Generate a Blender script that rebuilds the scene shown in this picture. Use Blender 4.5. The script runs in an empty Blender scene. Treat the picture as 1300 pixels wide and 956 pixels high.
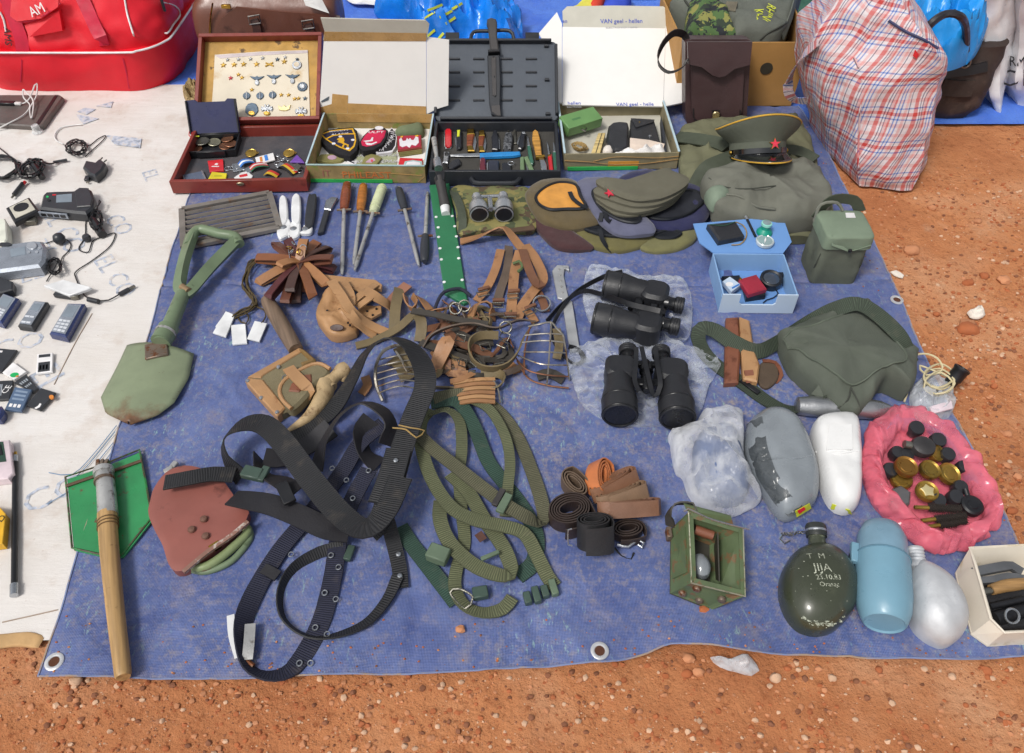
import bpy, bmesh, math, random
from mathutils import Vector as V, Matrix as MX, noise as NZ
from mathutils.bvhtree import BVHTree
random.seed(7)
SC = bpy.context.scene
COL = SC.collection
# ---------------------------------------------------------------- camera, world, sun
FPX, PITCH, CH = 1000.0, math.radians(46), 1.35
CP, SP = math.cos(PITCH), math.sin(PITCH)
cam = bpy.data.objects.new('camera', bpy.data.cameras.new('camera'))
COL.objects.link(cam)
cam.location = (0, 0, CH)
cam.rotation_euler = (math.pi / 2 - PITCH, 0, 0)
cam.data.sensor_width = 36
cam.data.lens = 36 * FPX / 1300
cam.data.shift_y = -44.5 / 1300
cam.data.clip_start = .02
cam.data.clip_end = 500
SC.camera = cam
world = bpy.data.worlds.new('World'); SC.world = world; world.use_nodes = True
wn = world.node_tree.nodes; wl = world.node_tree.links
SUN_EL, SUN_ROT = math.radians(56), math.radians(-135)
sky = wn.new('ShaderNodeTexSky'); sky.sky_type = 'NISHITA'; sky.sun_disc = False
sky.sun_elevation = SUN_EL; sky.sun_rotation = SUN_ROT; sky.air_density = 1.0; sky.dust_density = 3.0
hs = wn.new('ShaderNodeHueSaturation'); hs.inputs['Saturation'].default_value = .22
wl.new(sky.outputs[0], hs.inputs['Color'])
bg = wn['Background']; wl.new(hs.outputs[0], bg.inputs[0]); bg.inputs[1].default_value = .09
sun = bpy.data.objects.new('sun', bpy.data.lights.new('sun', 'SUN')); COL.objects.link(sun)
sun.data.energy = 1.5; sun.data.angle = math.radians(14); sun.data.color = (1, .96, .9)
sd = V((math.sin(SUN_ROT) * math.cos(SUN_EL), math.cos(SUN_ROT) * math.cos(SUN_EL), math.sin(SUN_EL)))
sun.rotation_euler = sd.to_track_quat('Z', 'Y').to_euler()
SC.view_settings.view_transform = 'Standard'; SC.view_settings.look = 'None'
SC.view_settings.exposure = .6; SC.view_settings.gamma = 1
SC.cycles.max_bounces = 8; SC.cycles.transparent_max_bounces = 12

# ---------------------------------------------------------------- pixel of the photograph -> point on a real plane
def ray(px, py):
    a = (px - 650) / FPX; b = (433.5 - py) / FPX
    return V((a, CP + b * SP, -SP + b * CP))
EYE = V((0, 0, CH))
def at(px, py, z=0.0):
    d = ray(px, py); return EYE + d * ((z - CH) / d.z)
def atY(px, py, Y):
    d = ray(px, py); return EYE + d * (Y / d.y)
def proj(p):
    dz = p[2] - CH; f = p[1] * CP - dz * SP; u = p[1] * SP + dz * CP
    return 650 + FPX * p[0] / f, 433.5 - FPX * u / f
def hinge(Y0, z0, L, py):          # a lid of length L hinged at (Y0, z0): the opening angle that puts its rim on row py
    lo, hi = math.radians(15), math.radians(150)
    f = lambda a: proj((0, Y0 + math.cos(a) * L, z0 + math.sin(a) * L))[1]
    best = min((abs(f(math.radians(d)) - py), d) for d in range(20, 140))
    return math.radians(best[1])
def frame(o, xa, ya):
    o, xa, ya = V(o), V(xa).normalized(), V(ya); z = xa.cross(ya).normalized(); ya = z.cross(xa)
    m = MX((xa, ya, z)).transposed().to_4x4(); m.translation = o; return m
def onframe(fr, px, py, h=0.0):    # coordinates in a plane frame of the point under a pixel, h above the plane
    o = fr.translation; n = fr.col[2].to_3d(); d = ray(px, py)
    t = ((o + n * h) - EYE).dot(n) / d.dot(n)
    return fr.inverted() @ (EYE + d * t)
def C(h, k=.8):
    h = h.lstrip('#'); r = []
    for i in (0, 2, 4):
        x = int(h[i:i + 2], 16) / 255
        r.append((x / 12.92 if x < .04045 else ((x + .055) / 1.055) ** 2.4) * k)
    return (*r, 1)
def rot(a): return MX.Rotation(math.radians(a), 4, 'Z')
def tr(x, y, z=0): return MX.Translation((x, y, z))
def RX(a): return MX.Rotation(math.radians(a), 4, 'X')
def RY(a): return MX.Rotation(math.radians(a), 4, 'Y')

# ---------------------------------------------------------------- mesh builder
def cat(pts, res=.01, closed=False):            # Catmull-Rom through tuples of any length
    n = len(pts); pts = [tuple(p) for p in pts]; out = []
    if n < 3 and not closed:
        a, b = pts; k = max(1, int(math.dist(a[:3], b[:3]) / res))
        return [tuple(x + (y - x) * i / k for x, y in zip(a, b)) for i in range(k + 1)]
    segs = n if closed else n - 1
    for i in range(segs):
        p1, p2 = pts[i], pts[(i + 1) % n]
        p0 = pts[i - 1] if (closed or i > 0) else tuple(2 * a - b for a, b in zip(p1, p2))
        p3 = pts[(i + 2) % n] if (closed or i + 2 < n) else tuple(2 * b - a for a, b in zip(p1, p2))
        k = max(1, int(math.dist(p1[:3], p2[:3]) / res + .5))
        for j in range(k):
            t = j / k; t2 = t * t; t3 = t2 * t
            out.append(tuple(.5 * (2 * b + (c - a) * t + (2 * a - 5 * b + 4 * c - d) * t2 + (3 * b - a - 3 * c + d) * t3) for a, b, c, d in zip(p0, p1, p2, p3)))
    if not closed: out.append(pts[-1])
    return out
class MB:
    def __init__(s, M=None): s.v = []; s.f = []; s.uv = []; s.mi = []; s.M = M
    def x(s, M): s.M = M; return s
    def add(s, vs, fs, m=0, uvs=None):
        o = len(s.v)
        for i, p in enumerate(vs):
            p = V(p[:3]); s.v.append(s.M @ p if s.M else p); s.uv.append(uvs[i] if uvs else (p.x, p.y))
        for f in fs: s.f.append([o + i for i in f]); s.mi.append(m)
        return s
    def hit(s, px, py, off=.002):                 # where the pixel's line of sight meets this mesh
        b = BVHTree.FromPolygons(s.v, s.f); d = ray(px, py).normalized(); p, n, i, t = b.ray_cast(EYE, d)
        if p is None:
            p, n, i, t = b.find_nearest(EYE + d * ((s.v[0] - EYE).dot(d)))
        if n.dot(d) > 0: n = -n
        s.n = n; return p + n * off
    def box(s, c, d, M=None, b=.15, m=0):         # chamfered box, size d at centre c
        hx, hy, hz = d[0] / 2, d[1] / 2, d[2] / 2; k = min(hx, hy, hz) * b; vs = []; ix = {}
        for sx in (-1, 1):
            for sy in (-1, 1):
                for sz in (-1, 1):
                    for ax in range(3):
                        q = [sx * (hx - (k if ax != 0 else 0)), sy * (hy - (k if ax != 1 else 0)), sz * (hz - (k if ax != 2 else 0))]
                        ix[sx, sy, sz, ax] = len(vs); q = V(q); vs.append((M @ q if M else q) + V(c))
        fs = []
        for ax in range(3):
            o = [(1, 2), (2, 0), (0, 1)][ax]
            for sg in (-1, 1):
                r = []
                for a, b2 in ((-1, -1), (1, -1), (1, 1), (-1, 1)):
                    q = [0, 0, 0]; q[ax] = sg; q[o[0]] = a; q[o[1]] = b2; r.append(ix[(*q, ax)])
                fs.append(r if sg > 0 else r[::-1])
        for ax in range(3):
            o = [(1, 2), (2, 0), (0, 1)][ax]
            for a in (-1, 1):
                for b2 in (-1, 1):
                    q = [0, 0, 0]; q[o[0]] = a; q[o[1]] = b2; q0 = q[:]; q1 = q[:]; q0[ax] = -1; q1[ax] = 1
                    r = [ix[(*q0, o[0])], ix[(*q1, o[0])], ix[(*q1, o[1])], ix[(*q0, o[1])]]
                    fs.append(r if a * b2 < 0 else r[::-1])
        for sx in (-1, 1):
            for sy in (-1, 1):
                for sz in (-1, 1):
                    r = [ix[sx, sy, sz, k2] for k2 in range(3)]; fs.append(r if sx * sy * sz > 0 else r[::-1])
        return s.add(vs, fs, m)
    def prism(s, pts, z0, z1, b=0, m=0, mtop=None):   # polygon in xy, extruded, top edge chamfered by b
        pts = [V((p[0], p[1])) for p in pts]
        A = sum(pts[i - 1].x * pts[i].y - pts[i].x * pts[i - 1].y for i in range(len(pts)))
        if A < 0: pts = pts[::-1]
        n = len(pts); inn = []
        for i in range(n):
            a = (pts[i] - pts[i - 1]); c = (pts[(i + 1) % n] - pts[i])
            a = a.normalized() if a.length else V((1, 0)); c = c.normalized() if c.length else a
            na, nc = V((-a.y, a.x)), V((-c.y, c.x)); h = na + nc
            inn.append(pts[i] + h * (b / max(.6, h.dot(na))) if h.length > .1 else pts[i])
        vs = [(p.x, p.y, z0) for p in pts] + [(p.x, p.y, z1 - b) for p in pts] + ([(p.x, p.y, z1) for p in inn] if b else [])
        fs = [list(range(n))[::-1]]
        k = 2 if b else 1
        for L in range(k):
            for i in range(n):
                j = (i + 1) % n; fs.append([L * n + i, L * n + j, (L + 1) * n + j, (L + 1) * n + i])
        s.add(vs, fs, m); o = len(s.v) - len(vs)
        s.f.append([o + k * n + i for i in range(n)]); s.mi.append(m if mtop is None else mtop); return s
    def lathe(s, prof, n=20, M=None, m=0, sq=(1, 1)):
        vs = []; fs = []; uv = []; R = len(prof)
        for r, z in prof:
            for i in range(n):
                a = 2 * math.pi * i / n; q = V((math.cos(a) * max(r, 1e-5) * sq[0], math.sin(a) * max(r, 1e-5) * sq[1], z)); vs.append(M @ q if M else q); uv.append((i / n, z))
        for k in range(R - 1):
            for i in range(n):
                j = (i + 1) % n; fs.append([k * n + i, k * n + j, (k + 1) * n + j, (k + 1) * n + i])
        fs.append(list(range(n))[::-1]); fs.append([(R - 1) * n + i for i in range(n)])
        return s.add(vs, fs, m, uv)
    def tube(s, pts, r, n=6, res=.012, m=0, closed=False, cap=True):
        c = cat([tuple(p) for p in pts], res, closed); N = len(c); vs = []; fs = []; nrm = None
        rr = r if callable(r) else (lambda t: r)
        for i in range(N):
            p = V(c[i][:3]); a = V(c[i - 1][:3]) if (i or closed) else p; b = V(c[(i + 1) % N][:3]) if (i < N - 1 or closed) else p
            t = (b - a).normalized()
            if nrm is None: nrm = t.orthogonal().normalized()
            nrm = (nrm - t * nrm.dot(t)); nrm = nrm.normalized() if nrm.length > 1e-6 else t.orthogonal().normalized(); bi = t.cross(nrm); R = rr(i / max(1, N - 1))
            for k in range(n):
                g = 2 * math.pi * k / n; vs.append(p + nrm * math.cos(g) * R + bi * math.sin(g) * R)
        for i in range(N if closed else N - 1):
            for k in range(n):
                l = (k + 1) % n; i2 = (i + 1) % N; fs.append([i * n + k, i * n + l, i2 * n + l, i2 * n + k])
        if cap and not closed: fs.append(list(range(n))[::-1]); fs.append([(N - 1) * n + k for k in range(n)])
        return s.add(vs, fs, m)
    def strap(s, pts, w, t=.003, tw=0, m=0, res=.012, closed=False, up=None):   # flat band; 4th value of a point = twist in degrees (90 = on edge)
        pts = [(*p[:3], p[3] if len(p) > 3 else tw) for p in pts]; c = cat(pts, res, closed); N = len(c); vs = []; fs = []; uv = []; L = 0; side = V((1, 0, 0)); U = V(up) if up else V((0, 0, 1))
        for i in range(N):
            p = V(c[i][:3]); a = V(c[i - 1][:3]) if (i or closed) else p; b = V(c[(i + 1) % N][:3]) if (i < N - 1 or closed) else p
            T = (b - a).normalized(); q = T.cross(U)
            if q.length > .15:
                q = q.normalized(); side = q if (i == 0 or q.dot(side) > -.3) else -q
            q = (side - T * side.dot(T)).normalized(); u2 = q.cross(T); g = math.radians(c[i][3]); ac = q * math.cos(g) + u2 * math.sin(g); nn = ac.cross(T)
            if i: L += (p - V(c[i - 1][:3])).length
            for x, y in ((-1, -1), (1, -1), (1, 1), (-1, 1)):
                vs.append(p + ac * (x * w / 2) + nn * (y * t / 2)); uv.append((L, (x + 1) / 2))
        for i in range(N if closed else N - 1):
            for k in range(4): l = (k + 1) % 4; i2 = (i + 1) % N; fs.append([i * 4 + k, i * 4 + l, i2 * 4 + l, i2 * 4 + k])
        if not closed: fs.append([3, 2, 1, 0]); fs.append([(N - 1) * 4 + k for k in range(4)])
        return s.add(vs, fs, m, uv)
    def cush(s, out, z0, h, rings=10, p=2.5, q=.5, wr=0, ws=12, m=0, res=.012, sm=True, rim=.15, seed=0, hf=None, ridge=False):   # a soft heap over an outline
        out = [V((o[0], o[1], 0)) for o in out]; c = cat([tuple(o) for o in out], res, True) if sm else [tuple(o) for o in out]; n = len(c); ctr = sum((V(o) for o in c), V()) / n; vs = []; fs = []
        for k in range(rings + 1):
            if k == 0: f, z = .985, z0
            else: f = 1 - ((k - 1) / rings) ** 1.25; z = z0 + h * (rim + (1 - rim) * max(0, 1 - f ** p) ** q)
            for o in c:
                P = ctr + (V(o) - ctr) * f; e = 0
                if k:
                    e = NZ.noise(V((P.x * ws + seed, P.y * ws, seed * 1.7))) + .5 * NZ.noise(V((P.x * ws * 2.3 + seed, P.y * ws * 2.3, 9)))
                    if ridge: e = 1.2 - 2.6 * abs(NZ.noise(V((P.x * ws + seed, P.y * ws, 3)))) - 1.4 * abs(NZ.noise(V((P.x * ws * 2.1, P.y * ws * 2.1 + seed, 6)))) - .7 * abs(NZ.noise(V((P.x * ws * 4.5, P.y * ws * 4.5 + seed, 8))))
                    if hf: z2 = z0 + (z - z0) * hf(P.x, P.y)
                    else: z2 = z
                else: z2 = z
                vs.append((P.x, P.y, max(z0, z2 + e * wr * min(1, (z - z0) / (h * .4 + 1e-6)))))
        for k in range(rings):
            for i in range(n): j = (i + 1) % n; fs.append([k * n + i, k * n + j, (k + 1) * n + j, (k + 1) * n + i])
        fs.append(list(range(n))[::-1]); fs.append([rings * n + i for i in range(n)])
        return s.add(vs, fs, m, [(v[0], v[1]) for v in vs])
    def loft(s, secs, nu=48, nv=24, wr=0, ws=10, m=0, cap=True, closed=True, seed=0, sharp=False):   # skin over stacked outlines
        R = []
        for sec in secs:
            q = [tuple(p) for p in sec]; n = len(q)
            if closed: q = q + [q[0]]
            L = [0]
            for i in range(len(q) - 1): L.append(L[-1] + math.dist(q[i], q[i + 1]))
            row = []
            for i in range(nu):
                if sharp: t = i / nu * n if closed else i / (nu - 1) * (n - 1); k = min(int(t), len(q) - 2); f = t - k
                else:
                    d = L[-1] * i / (nu if closed else nu - 1); k = 0
                    while k < len(L) - 2 and L[k + 1] < d: k += 1
                    f = (d - L[k]) / max(1e-9, L[k + 1] - L[k])
                row.append(tuple(a + (b - a) * f for a, b in zip(q[k], q[k + 1])))
            R.append(row)
        cols = []
        for i in range(nu):
            col = [R[k][i] for k in range(len(R))]; g = []
            for j in range(nv + 1):
                t = j / nv * (len(col) - 1); k = min(int(t), len(col) - 2); f = t - k
                p1, p2 = col[k], col[k + 1]; p0 = col[k - 1] if k else tuple(2 * a - b for a, b in zip(p1, p2)); p3 = col[k + 2] if k + 2 < len(col) else tuple(2 * b - a for a, b in zip(p1, p2))
                g.append(V(tuple(.5 * (2 * b + (c2 - a) * f + (2 * a - 5 * b + 4 * c2 - d) * f * f + (3 * b - a - 3 * c2 + d) * f ** 3) for a, b, c2, d in zip(p0, p1, p2, p3))))
            cols.append(g)
        vs = []; uv = []
        for j in range(nv + 1):
            ctr = sum((cols[i][j] for i in range(nu)), V()) / nu; L = 0
            for i in range(nu):
                p = cols[i][j].copy()
                if i: L += (cols[i][j] - cols[i - 1][j]).length
                if wr:
                    e = NZ.noise(p * ws + V((seed, 0, 0))) + .6 * NZ.noise(p * ws * 2.4 + V((seed, 5, 0))); d = (p - ctr); d = d.normalized() if d.length else V((0, 0, 1)); p += d * e * wr
                vs.append(p); uv.append((L, (cols[i][j] - cols[i][0]).length if j else 0))
        fs = []
        for j in range(nv):
            for i in range(nu if closed else nu - 1): k = (i + 1) % nu; fs.append([j * nu + i, j * nu + k, (j + 1) * nu + k, (j + 1) * nu + i])
        if cap and closed: fs.append(list(range(nu))[::-1]); fs.append([nv * nu + i for i in range(nu)])
        return s.add(vs, fs, m, uv)
    def sheet(s, fn, nu, nv, m=0):
        vs = []; uv = []
        for j in range(nv + 1):
            for i in range(nu + 1): u, v = i / nu, j / nv; vs.append(fn(u, v)); uv.append((u, v))
        return s.add(vs, [[j * (nu + 1) + i, j * (nu + 1) + i + 1, (j + 1) * (nu + 1) + i + 1, (j + 1) * (nu + 1) + i] for j in range(nv) for i in range(nu)], m, uv)
    def ring(s, c, R, r, M=None, n=16, m=0, k=6, sy=1):
        pts = []
        for i in range(n): a = 2 * math.pi * i / n; q = V((math.cos(a) * R, math.sin(a) * R * sy, 0)); pts.append((M @ q if M else q) + V(c))
        return s.tube(pts, r, k, 9, m, closed=True)
    def slab(s, p, th, m=0, b=0):                 # plate with four (or more) corner points, thickened against its normal
        p = [V(q) for q in p]; n = (p[1] - p[0]).cross(p[2] - p[0]).normalized(); k = len(p)
        vs = p + [q - n * th for q in p]; fs = [list(range(k)), list(range(k, 2 * k))[::-1]]
        for i in range(k): j = (i + 1) % k; fs.append([j, i, k + i, k + j])
        return s.add(vs, fs, m)
def circ(r, n=20, c=(0, 0), sy=1): return [(c[0] + r * math.cos(2 * math.pi * i / n), c[1] + r * sy * math.sin(2 * math.pi * i / n)) for i in range(n)]
def rrect(w, h, r, k=4, c=(0, 0)):
    o = []
    for cx, cy, a in ((w / 2 - r, h / 2 - r, 0), (-w / 2 + r, h / 2 - r, 90), (-w / 2 + r, -h / 2 + r, 180), (w / 2 - r, -h / 2 + r, 270)):
        for i in range(k + 1): g = math.radians(a + 90 * i / k); o.append((c[0] + cx + r * math.cos(g), c[1] + cy + r * math.sin(g)))
    return o
def smooth(pts, res=.01): return [(p[0], p[1]) for p in cat([(q[0], q[1], 0) for q in pts], res, True)]

# ---------------------------------------------------------------- things and parts
def mkobj(name, mb, mats, Mi=None):
    me = bpy.data.meshes.new(name)
    me.from_pydata([tuple(Mi @ p) if Mi else tuple(p) for p in mb.v], [], mb.f)
    u = me.uv_layers.new(name='UVMap'); n = 0; flat = []
    for f in mb.f:
        for i in f: flat += mb.uv[i]
    u.data.foreach_set('uv', flat)
    for m in (mats if isinstance(mats, (list, tuple)) else [mats]): me.materials.append(m)
    me.polygons.foreach_set('material_index', mb.mi)
    me.validate(); me.shade_smooth(); me.set_sharp_from_angle(angle=math.radians(38)); me.update()
    o = bpy.data.objects.new(name, me); COL.objects.link(o); return o
class T:
    """a thing: an Empty at its base (or one mesh), its parts given in local coordinates"""
    def __init__(s, name, label, cat_, loc=(0, 0, 0), rz=0, group=None, M=None):
        s.name, s.label, s.cat, s.group = name, label, cat_, group
        s.M = M.copy() if M else MX.Translation(loc) @ rot(rz); s.Mi = s.M.inverted(); s.root = None
    def _set(s, o):
        o.matrix_world = s.M; s.root = o; o['label'] = s.label; o['category'] = s.cat
        if s.group: o['group'] = s.group
    def body(s, mb, mats, world=False): o = mkobj(s.name, mb, mats, s.Mi if world else None); s._set(o); return o
    def part(s, name, mb, mats, parent=None, label=None, world=False):
        if s.root is None:
            e = bpy.data.objects.new(s.name, None); e.empty_display_size = .02; COL.objects.link(e); s._set(e)
        o = mkobj(name, mb, mats, s.Mi if world else None); o.parent = parent or s.root
        if label: o['label'] = label
        return o
    def pw(s, name, mb, mats, parent=None, label=None): return s.part(name, mb, mats, parent, label, True)
    def text(s, name, body, size, m, M, parent=None, ext=.0002, sx=1, world=False, rough=None):
        cu = bpy.data.curves.new(name, 'FONT'); cu.body = body; cu.size = size; cu.align_x = 'CENTER'; cu.align_y = 'CENTER'; cu.extrude = ext; cu.resolution_u = 2
        ob = bpy.data.objects.new(name, cu); COL.objects.link(ob)
        me = bpy.data.meshes.new_from_object(ob.evaluated_get(bpy.context.evaluated_depsgraph_get())); bpy.data.objects.remove(ob); bpy.data.curves.remove(cu)
        X = (s.Mi @ M if world else M) @ MX.Diagonal((sx, 1, 1, 1)); me.transform(X)
        if rough: 
            for v in me.vertices: v.co = s.Mi @ V(rough(s.M @ v.co))
        me.materials.append(m); me.name = name
        if s.root is None:
            e = bpy.data.objects.new(s.name, None); COL.objects.link(e); s._set(e)
        o = bpy.data.objects.new(name, me); COL.objects.link(o); o.parent = parent or s.root; return o
    def copy(s, label, loc=None, rz=0, M=None):
        def cp(o, par):
            c = o.copy(); COL.objects.link(c)
            if par: c.parent = par
            for ch in o.children: cp(ch, c)
            return c
        r = cp(s.root, None); r.matrix_world = M if M else MX.Translation(loc) @ rot(rz); r['label'] = label; return r
def ax(a, b, z=0.0):          # two pixels on the plane z -> midpoint, heading (degrees, of local x axis) and length
    p, q = at(*a, z), at(*b, z); d = q - p; return (p + q) / 2, math.degrees(math.atan2(d.y, d.x)), d.length
def AT(pts, z=0.0): return [at(p[0], p[1], p[2] if len(p) > 2 else z) for p in pts]
def A4(pts): return [(*at(p[0], p[1], p[2]), *(p[3:])) for p in pts]      # (px, py, z[, twist])

# ---------------------------------------------------------------- materials
def nd(nt, t, **k):
    n = nt.nodes.new(t)
    for a, b in k.items():
        if a.startswith('i_'): n.inputs[int(a[2:])].default_value = b
        else: setattr(n, a, b)
    return n
MATS = {}
def base(name):
    m = bpy.data.materials.new(name); m.use_nodes = True; nt = m.node_tree; return m, nt, nt.nodes['Principled BSDF']
def coords(nt, kind='Object', rnd=True):
    tc = nd(nt, 'ShaderNodeTexCoord')
    if not rnd: return tc.outputs[kind]
    oi = nd(nt, 'ShaderNodeObjectInfo'); a = nd(nt, 'ShaderNodeVectorMath', operation='MULTIPLY_ADD')
    nt.links.new(oi.outputs['Random'], a.inputs[0]); a.inputs[1].default_value = (7, 11, 5); nt.links.new(tc.outputs[kind], a.inputs[2]); return a.outputs[0]
def noise(nt, vec, sc, det=4, ro=.55):
    n = nd(nt, 'ShaderNodeTexNoise'); n.inputs['Scale'].default_value = sc; n.inputs['Detail'].default_value = det; n.inputs['Roughness'].default_value = ro
    nt.links.new(vec, n.inputs['Vector']); return n.outputs['Fac']
def ramp(nt, fac, stops, mode='LINEAR'):
    r = nd(nt, 'ShaderNodeValToRGB'); e = r.color_ramp; e.interpolation = mode
    while len(e.elements) < len(stops): e.elements.new(.5)
    for x, (p, c) in zip(e.elements, stops): x.position = p; x.color = c if not isinstance(c, (int, float)) else (c, c, c, 1)
    nt.links.new(fac, r.inputs[0]); return r.outputs[0]
def mix(nt, f, a, b, blend='MIX'):
    n = nd(nt, 'ShaderNodeMix', data_type='RGBA', blend_type=blend)
    for sck, x in ((0, f), (6, a), (7, b)):
        if hasattr(x, 'node'): nt.links.new(x, n.inputs[sck])
        else: n.inputs[sck].default_value = x
    return n.outputs[2]
def math_(nt, op, a, b=0.0, c=None):
    n = nd(nt, 'ShaderNodeMath', operation=op)
    for i, x in enumerate((a, b, c)):
        if x is None: continue
        if hasattr(x, 'node'): nt.links.new(x, n.inputs[i])
        else: n.inputs[i].default_value = x
    return n.outputs[0]
def bump(nt, bs, h, st, dist=.002):
    b = nd(nt, 'ShaderNodeBump'); b.inputs['Strength'].default_value = st; b.inputs['Distance'].default_value = dist
    nt.links.new(h, b.inputs['Height']); nt.links.new(b.outputs[0], bs.inputs['Normal'])
def mat(name, col, rough=.6, metal=0, var=.18, vs=18, bmp=.25, bs=260, col2=None, c2=(25, .58, .08), edge=None, dust=0, kind=None, coat=0, sheen=0):
    if name in MATS: return MATS[name]
    if isinstance(col, str): col = C(col)
    m, nt, B = base(name); v = coords(nt)
    f = noise(nt, v, vs); lo = tuple(x * (1 - var) for x in col[:3]) + (1,); hi = tuple(min(1, x * (1 + var)) for x in col[:3]) + (1,)
    c = ramp(nt, f, [(.3, lo), (.7, hi)])
    if kind == 'woody':
        vr = nd(nt, 'ShaderNodeVectorRotate', rotation_type='Z_AXIS'); vr.inputs['Angle'].default_value = math.radians(-22); nt.links.new(v, vr.inputs['Vector']); v = vr.outputs[0]
    if kind in ('wood', 'woody'):
        mp = nd(nt, 'ShaderNodeMapping'); mp.inputs['Scale'].default_value = (6, 90, 90) if kind == 'wood' else (70, 2.5, 70); nt.links.new(v, mp.inputs[0])
        g = noise(nt, mp.outputs[0], 1.5, 6); c = mix(nt, .8, c, ramp(nt, g, [(.35, tuple(x * .55 for x in col[:3]) + (1,)), (.62, hi)]))
    if col2:
        if isinstance(col2, str): col2 = C(col2)
        g = noise(nt, v, c2[0], 6, .65); c = mix(nt, ramp(nt, g, [(c2[1], 0.0), (c2[1] + c2[2], 1.0)]), c, col2)
    if edge:
        if isinstance(edge, str): edge = C(edge)
        ge = nd(nt, 'ShaderNodeNewGeometry'); g = noise(nt, v, 70, 4)
        e = math_(nt, 'ADD', ge.outputs['Pointiness'], math_(nt, 'MULTIPLY', math_(nt, 'SUBTRACT', g, .5), .14)); c = mix(nt, ramp(nt, e, [(.54, 0.0), (.6, 1.0)]), c, edge)
    if dust:
        g = noise(nt, v, 9, 5, .6); c = mix(nt, math_(nt, 'MULTIPLY', ramp(nt, g, [(.4, 0.0), (.75, 1.0)]), dust), c, C('#b08a6a'))
    nt.links.new(c, B.inputs['Base Color'])
    r = ramp(nt, noise(nt, v, vs * 2.3, 3), [(.3, max(0, rough - .12)), (.7, min(1, rough + .1))]); nt.links.new(r, B.inputs['Roughness'])
    B.inputs['Metallic'].default_value = metal
    if coat: B.inputs['Coat Weight'].default_value = coat
    if sheen: B.inputs['Sheen Weight'].default_value = sheen
    if bmp:
        h = noise(nt, v, bs, 3)
        if kind == 'cloth':
            w = nd(nt, 'ShaderNodeTexWave', wave_type='BANDS', bands_direction='DIAGONAL'); w.inputs['Scale'].default_value = 330; nt.links.new(v, w.inputs[0]); h = math_(nt, 'ADD', h, math_(nt, 'MULTIPLY', w.outputs[1], .5))
        h = math_(nt, 'ADD', h, math_(nt, 'MULTIPLY', noise(nt, v, bs * .12, 3), 1.5)); bump(nt, B, h, bmp, .0015)
    MATS[name] = m; return m
def webbing(name, col, per=.0034, rough=.8, dark=.55, edge=.06):    # woven band: ribs across, selvedge along, from the band's own UV
    if name in MATS: return MATS[name]
    col = C(col) if isinstance(col, str) else col; m, nt, B = base(name); tc = nd(nt, 'ShaderNodeTexCoord'); sp = nd(nt, 'ShaderNodeSeparateXYZ'); nt.links.new(tc.outputs['UV'], sp.inputs[0])
    s = math_(nt, 'SINE', math_(nt, 'MULTIPLY', sp.outputs[0], 2 * math.pi / per)); w = math_(nt, 'ABSOLUTE', math_(nt, 'SUBTRACT', sp.outputs[1], .5))
    e = ramp(nt, w, [(.5 - edge, 1.0), (.5 - edge * .4, 0.0)]); h = math_(nt, 'MULTIPLY', s, e); o = coords(nt)
    c = ramp(nt, noise(nt, o, 14), [(.3, tuple(x * .75 for x in col[:3]) + (1,)), (.7, tuple(x * 1.25 for x in col[:3]) + (1,))])
    c = mix(nt, ramp(nt, h, [(0, 1.0), (.6, 0.0)]), c, tuple(x * dark for x in col[:3]) + (1,))
    c = mix(nt, math_(nt, 'MULTIPLY', ramp(nt, noise(nt, o, 30, 5), [(.58, 0.0), (.78, 1.0)]), .14), c, C('#9a8b78'))
    nt.links.new(c, B.inputs['Base Color']); B.inputs['Roughness'].default_value = rough
    bump(nt, B, math_(nt, 'ADD', h, math_(nt, 'MULTIPLY', noise(nt, o, 600, 2), .8)), .5, .0008); MATS[name] = m; return m
def film(name, col, alpha=.35, rough=.25, bs=45, st=.6, fw=.5):        # thin crumpled plastic
    m, nt, B = base(name); v = coords(nt); B.inputs['Base Color'].default_value = C(col, .9); B.inputs['Roughness'].default_value = rough
    g = noise(nt, v, bs, 5); lw = nd(nt, 'ShaderNodeLayerWeight'); lw.inputs[0].default_value = .35
    a = math_(nt, 'ADD', math_(nt, 'ADD', alpha, math_(nt, 'MULTIPLY', lw.outputs['Facing'], fw)), math_(nt, 'MULTIPLY', math_(nt, 'SUBTRACT', g, .5), .9)); n = nt.nodes.new('ShaderNodeClamp'); nt.links.new(a, n.inputs[0]); n.inputs[1].default_value = .08; n.inputs[2].default_value = .97
    nt.links.new(n.outputs[0], B.inputs['Alpha']); r1 = ramp(nt, math_(nt, 'ABSOLUTE', math_(nt, 'SUBTRACT', noise(nt, v, bs * .45, 3), .5)), [(0, 0.0), (.09, 1.0)]); bump(nt, B, math_(nt, 'ADD', math_(nt, 'MULTIPLY', noise(nt, v, bs * .35, 3), 2.2), math_(nt, 'MULTIPLY', r1, .35)), st, .008); B.inputs['Specular IOR Level'].default_value = .6; MATS[name] = m; return m
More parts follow.
